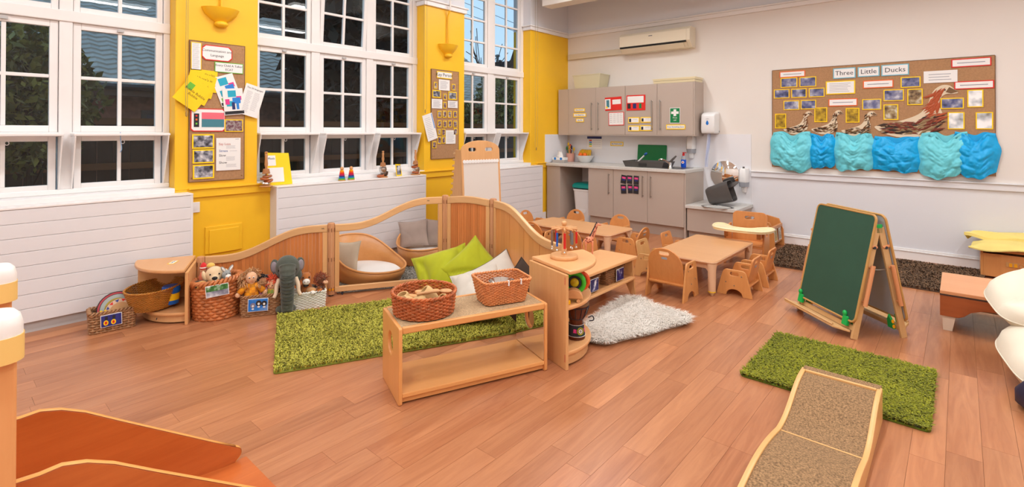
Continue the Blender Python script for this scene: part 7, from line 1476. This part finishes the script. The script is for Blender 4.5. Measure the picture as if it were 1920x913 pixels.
# white basket: horse-faced toy, fluffy monkey, tiger, hedgehog
WM = WB.matrix_basis.copy(); m_bro = fab('plush_brown', (176, 104, 48)); m_dkb = fab('plush_dark_brown', (110, 62, 36)); m_whp = fab('plush_white', (236, 228, 218), .03)
q = WM @ Vector((.015, .01, .105)); t = plush('toy_horse', 'brown plush horse with a white muzzle in the white basket', q.to_tuple()); remesh(obj('body', MB().ball((0, .02, .02), (.055, .05, .06), 14, 9).ball((0, -.005, .125), (.038, .036, .044), 14, 10).tube([(0, .015, .05), (0, 0, .11)], .03, 10).ball((-.028, .01, .165), (.010, .008, .016), 8, 6).ball((.028, .01, .165), (.010, .008, .016), 8, 6), m_bro, t), .0045); obj('muzzle', MB().ball((.002, -.036, .10), (.028, .022, .026), 14, 9), m_whp, t, smooth='all'); eyes(t, .022, -.034, .135, .0055); g = obj('nostrils', MB().ball((-.010, -.056, .104), .0035, 6, 5).ball((.014, -.056, .104), .0035, 6, 5), m_dkb, t); obj('bow_tie', MB().ball((0, -.04, .07), (.022, .010, .010), 8, 6), m_eye, t)
q = WM @ Vector((.125, .0, .10)); t = plush('toy_monkey', 'fluffy reddish brown plush monkey at the end of the white basket', q.to_tuple(), turn=.9); remesh(obj('body', MB().ball((0, 0, .02), (.045, .04, .05), 12, 8).ball((0, 0, .105), (.042, .04, .042), 14, 9), m_dkb, t), .0045); hair(t, (0, .0, .105), (.042, .040, .042), 260, .0022, fab('monkey_fur', (150, 70, 34), .1), 'fur', bias=(0, .25, .3), L=.018, droop=.1); obj('snout', MB().ball((0, -.045, .085), (.020, .024, .016), 10, 7), m_flesh, t, smooth='all'); eyes(t, .015, -.04, .112, .004)
q = WM @ Vector((.10, -.04, .105)); t = plush('toy_tiger', 'small striped plush tiger at the rim of the white basket', q.to_tuple(), turn=.5); b_ = remesh(obj('body', MB().ball((0, .02, 0), (.04, .04, .035), 12, 8).ball((0, -.015, .03), (.030, .027, .027), 12, 9), fab('tiger_orange', (200, 110, 40)), t), .004)
for i in range(4): obj('stripe', MB().tube([(.031*math.sin(a), -.015-.028*math.cos(a)*(.7 if i else 1), .018+.012*i+.004*math.cos(a)) for a in np.linspace(-1.2, 1.2, 7)], .003, 5), m_eye, b_)
eyes(t, .012, -.04, .036, .003)
q = WM @ Vector((.045, -.045, .105)); t = plush('toy_hedgehog', 'small tan plush hedgehog with a white face in the white basket', q.to_tuple(), turn=-.5); remesh(obj('body', MB().ball((0, .01, .025), (.048, .032, .030), 12, 8), fab('hedgehog_tan', (190, 140, 88)), t), .004); obj('face', MB().ball((.028, -.02, .020), (.022, .018, .018), 10, 7), m_whp, t, smooth='all'); obj('eye', MB().ball((.022, -.036, .028), .004, 7, 5), m_eye, t); obj('nose', MB().ball((.05, -.03, .018), .004, 7, 5), m_eye, t)
q = WM @ Vector((.07, .045, .06)); t = plush('toy_mole', 'dark grey plush mole at the back of the white basket', q.to_tuple()); remesh(obj('body', MB().ball((0, 0, .05), (.04, .036, .05), 12, 8).ball((0, -.03, .07), (.018, .016, .014), 8, 6), fab('mole_grey', (96, 92, 80)), t), .0045); eyes(t, .016, -.03, .085, .003)
# round basket: cream dog, brown dog, grey donkey, red hat doll, yellow-haired toy
q0 = HB.location
def HBP(a, b, z): return (q0.x+CR.x*a-CF.x*b*-1*-1, q0.y+CR.y*a-CF.y*b*-1*-1, z)
def hb(a, b, z): return (q0.x+CR.x*a+CF.x*b, q0.y+CR.y*a+CF.y*b, z)
m_cre = fab('plush_cream', (226, 198, 158)); t = plush('toy_dog', 'cream plush dog with a black nose in the braided basket', hb(-.005, -.01, .20)); remesh(obj('body', MB().ball((0, .03, .02), (.07, .06, .07), 14, 9).ball((0, 0, .115), (.064, .056, .062), 16, 11).ball((.0, -.045, .095), (.036, .036, .030), 12, 8), m_cre, t), .005); eyes(t, .030, -.05, .128, .006); obj('nose', MB().ball((.0, -.082, .105), (.020, .012, .013), 12, 8), m_eye, t, smooth='all')
for s in (-1, 1): obj('ear', MB().ball((s*.066, .005, .105), (.018, .024, .044), 12, 8, RY(s*.3)), m_cre, t, smooth='all')
t = plush('toy_dog', 'golden brown plush dog lying at the front of the braided basket', hb(-.035, -.085, .235), turn=-.7); remesh(obj('body', MB().ball((.0, .02, .0), (.06, .05, .04), 12, 8).ball((.0, -.03, .03), (.036, .04, .030), 12, 8).ball((0, -.065, .024), (.018, .022, .015), 10, 7), fab('plush_golden', (198, 146, 74)), t), .0045); obj('nose', MB().ball((0, -.088, .028), (.008, .006, .006), 8, 6), m_eye, t); eyes(t, .016, -.058, .042, .004); obj('ear', MB().ball((-.034, -.02, .03), (.010, .018, .024), 8, 6), m_dkb, t, smooth='all'); obj('ear', MB().ball((.034, -.02, .03), (.010, .018, .024), 8, 6), m_dkb, t, smooth='all')
t = plush('toy_bear', 'dark olive plush bear lying at the rim of the braided basket', hb(-.095, -.055, .245)); remesh(obj('body', MB().ball((0, 0, 0), (.05, .04, .036), 12, 8).ball((.03, -.02, .015), (.028, .026, .022), 10, 7), fab('plush_olive', (62, 54, 38)), t), .0045); eyes(t, .01, -.045, .02, .003)
m_dk = fab('donkey_grey', (150, 154, 152)); t = plush('toy_donkey', 'grey and white plush donkey with long ears in the braided basket', hb(.085, -.01, .24), turn=.4); remesh(obj('body', MB().ball((0, .02, 0), (.05, .045, .05), 12, 8).ball((-.0, 0, .075), (.032, .030, .034), 12, 9), m_dk, t), .0045)
for s in (-1, 1): ea = obj('ear', MB().ball((s*.026+.004, .0, .115), (.013, .009, .030), 10, 7, RY(s*.6)), m_dk, t, smooth='all'); obj('ear_lining', MB().ball((s*.028+.004, -.007, .116), (.008, .004, .022), 8, 6, RY(s*.6)), m_whp, ea, smooth='all')
obj('muzzle', MB().ball((0, -.03, .062), (.022, .018, .018), 10, 7), m_whp, t, smooth='all'); eyes(t, .013, -.028, .085, .0035); obj('belly', MB().ball((.0, -.025, -.005), (.036, .026, .036), 10, 7), m_whp, t, smooth='all')
t = plush('toy_rabbit', 'white plush paw toy at the front rim of the braided basket', hb(.05, -.11, .262)); remesh(obj('body', MB().ball((0, .02, 0), (.04, .035, .03), 12, 8).ball((-.025, -.015, .01), (.016, .018, .014), 8, 6).ball((.028, -.012, .015), (.016, .018, .014), 8, 6), m_whp, t), .0045)
t = plush('hat_doll', 'tiny doll in a red striped hat at the back of the braided basket', hb(-.115, .03, .29), 'doll'); obj('body', MB().lathe([(.03, -.04), (.032, 0), (.02, .03), (.012, .034)], n=14), fab('coral_cotton', (224, 122, 90)), t, smooth=True); obj('head', MB().ball((0, 0, .052), (.024, .022, .025), 12, 8), m_flesh, t, smooth='all'); ht = obj('hat', MB().lathe([(.026, .055), (.027, .065), (.020, .09), (.006, .105), (0, .106)], n=14), fab('hat_red', (206, 40, 40)), t, smooth=True); obj('hat_stripe', MB().lathe([(.0275, .064), (.0255, .072)], n=14), m_whp, ht)
t = plush('hat_doll', 'tiny blond doll in pale blue beside the red hat doll', hb(-.065, .04, .30), 'doll'); obj('body', MB().lathe([(.032, -.05), (.032, .0), (.02, .03), (.012, .034)], n=14), fab('pale_blue_cotton', (160, 180, 196)), t, smooth=True); obj('head', MB().ball((0, 0, .054), (.026, .024, .026), 12, 8), fab('doll_skin_tan', (190, 130, 90), .03), t, smooth='all'); obj('hair', MB().ball((0, .004, .066), (.030, .027, .024), 12, 8), fab('blond_wool', (226, 184, 90)), t, smooth='all')
t = tag(obj('basket_lining', MB().lathe([(0, .02), (.125, .02), (.135, .16), (.115, .22), (0, .225)], n=20), fab('mixed_plush', (130, 100, 74)), smooth='all', loc=(q0.x, q0.y, 0)), 'brown plush toys packed inside the braided basket', 'soft toy')
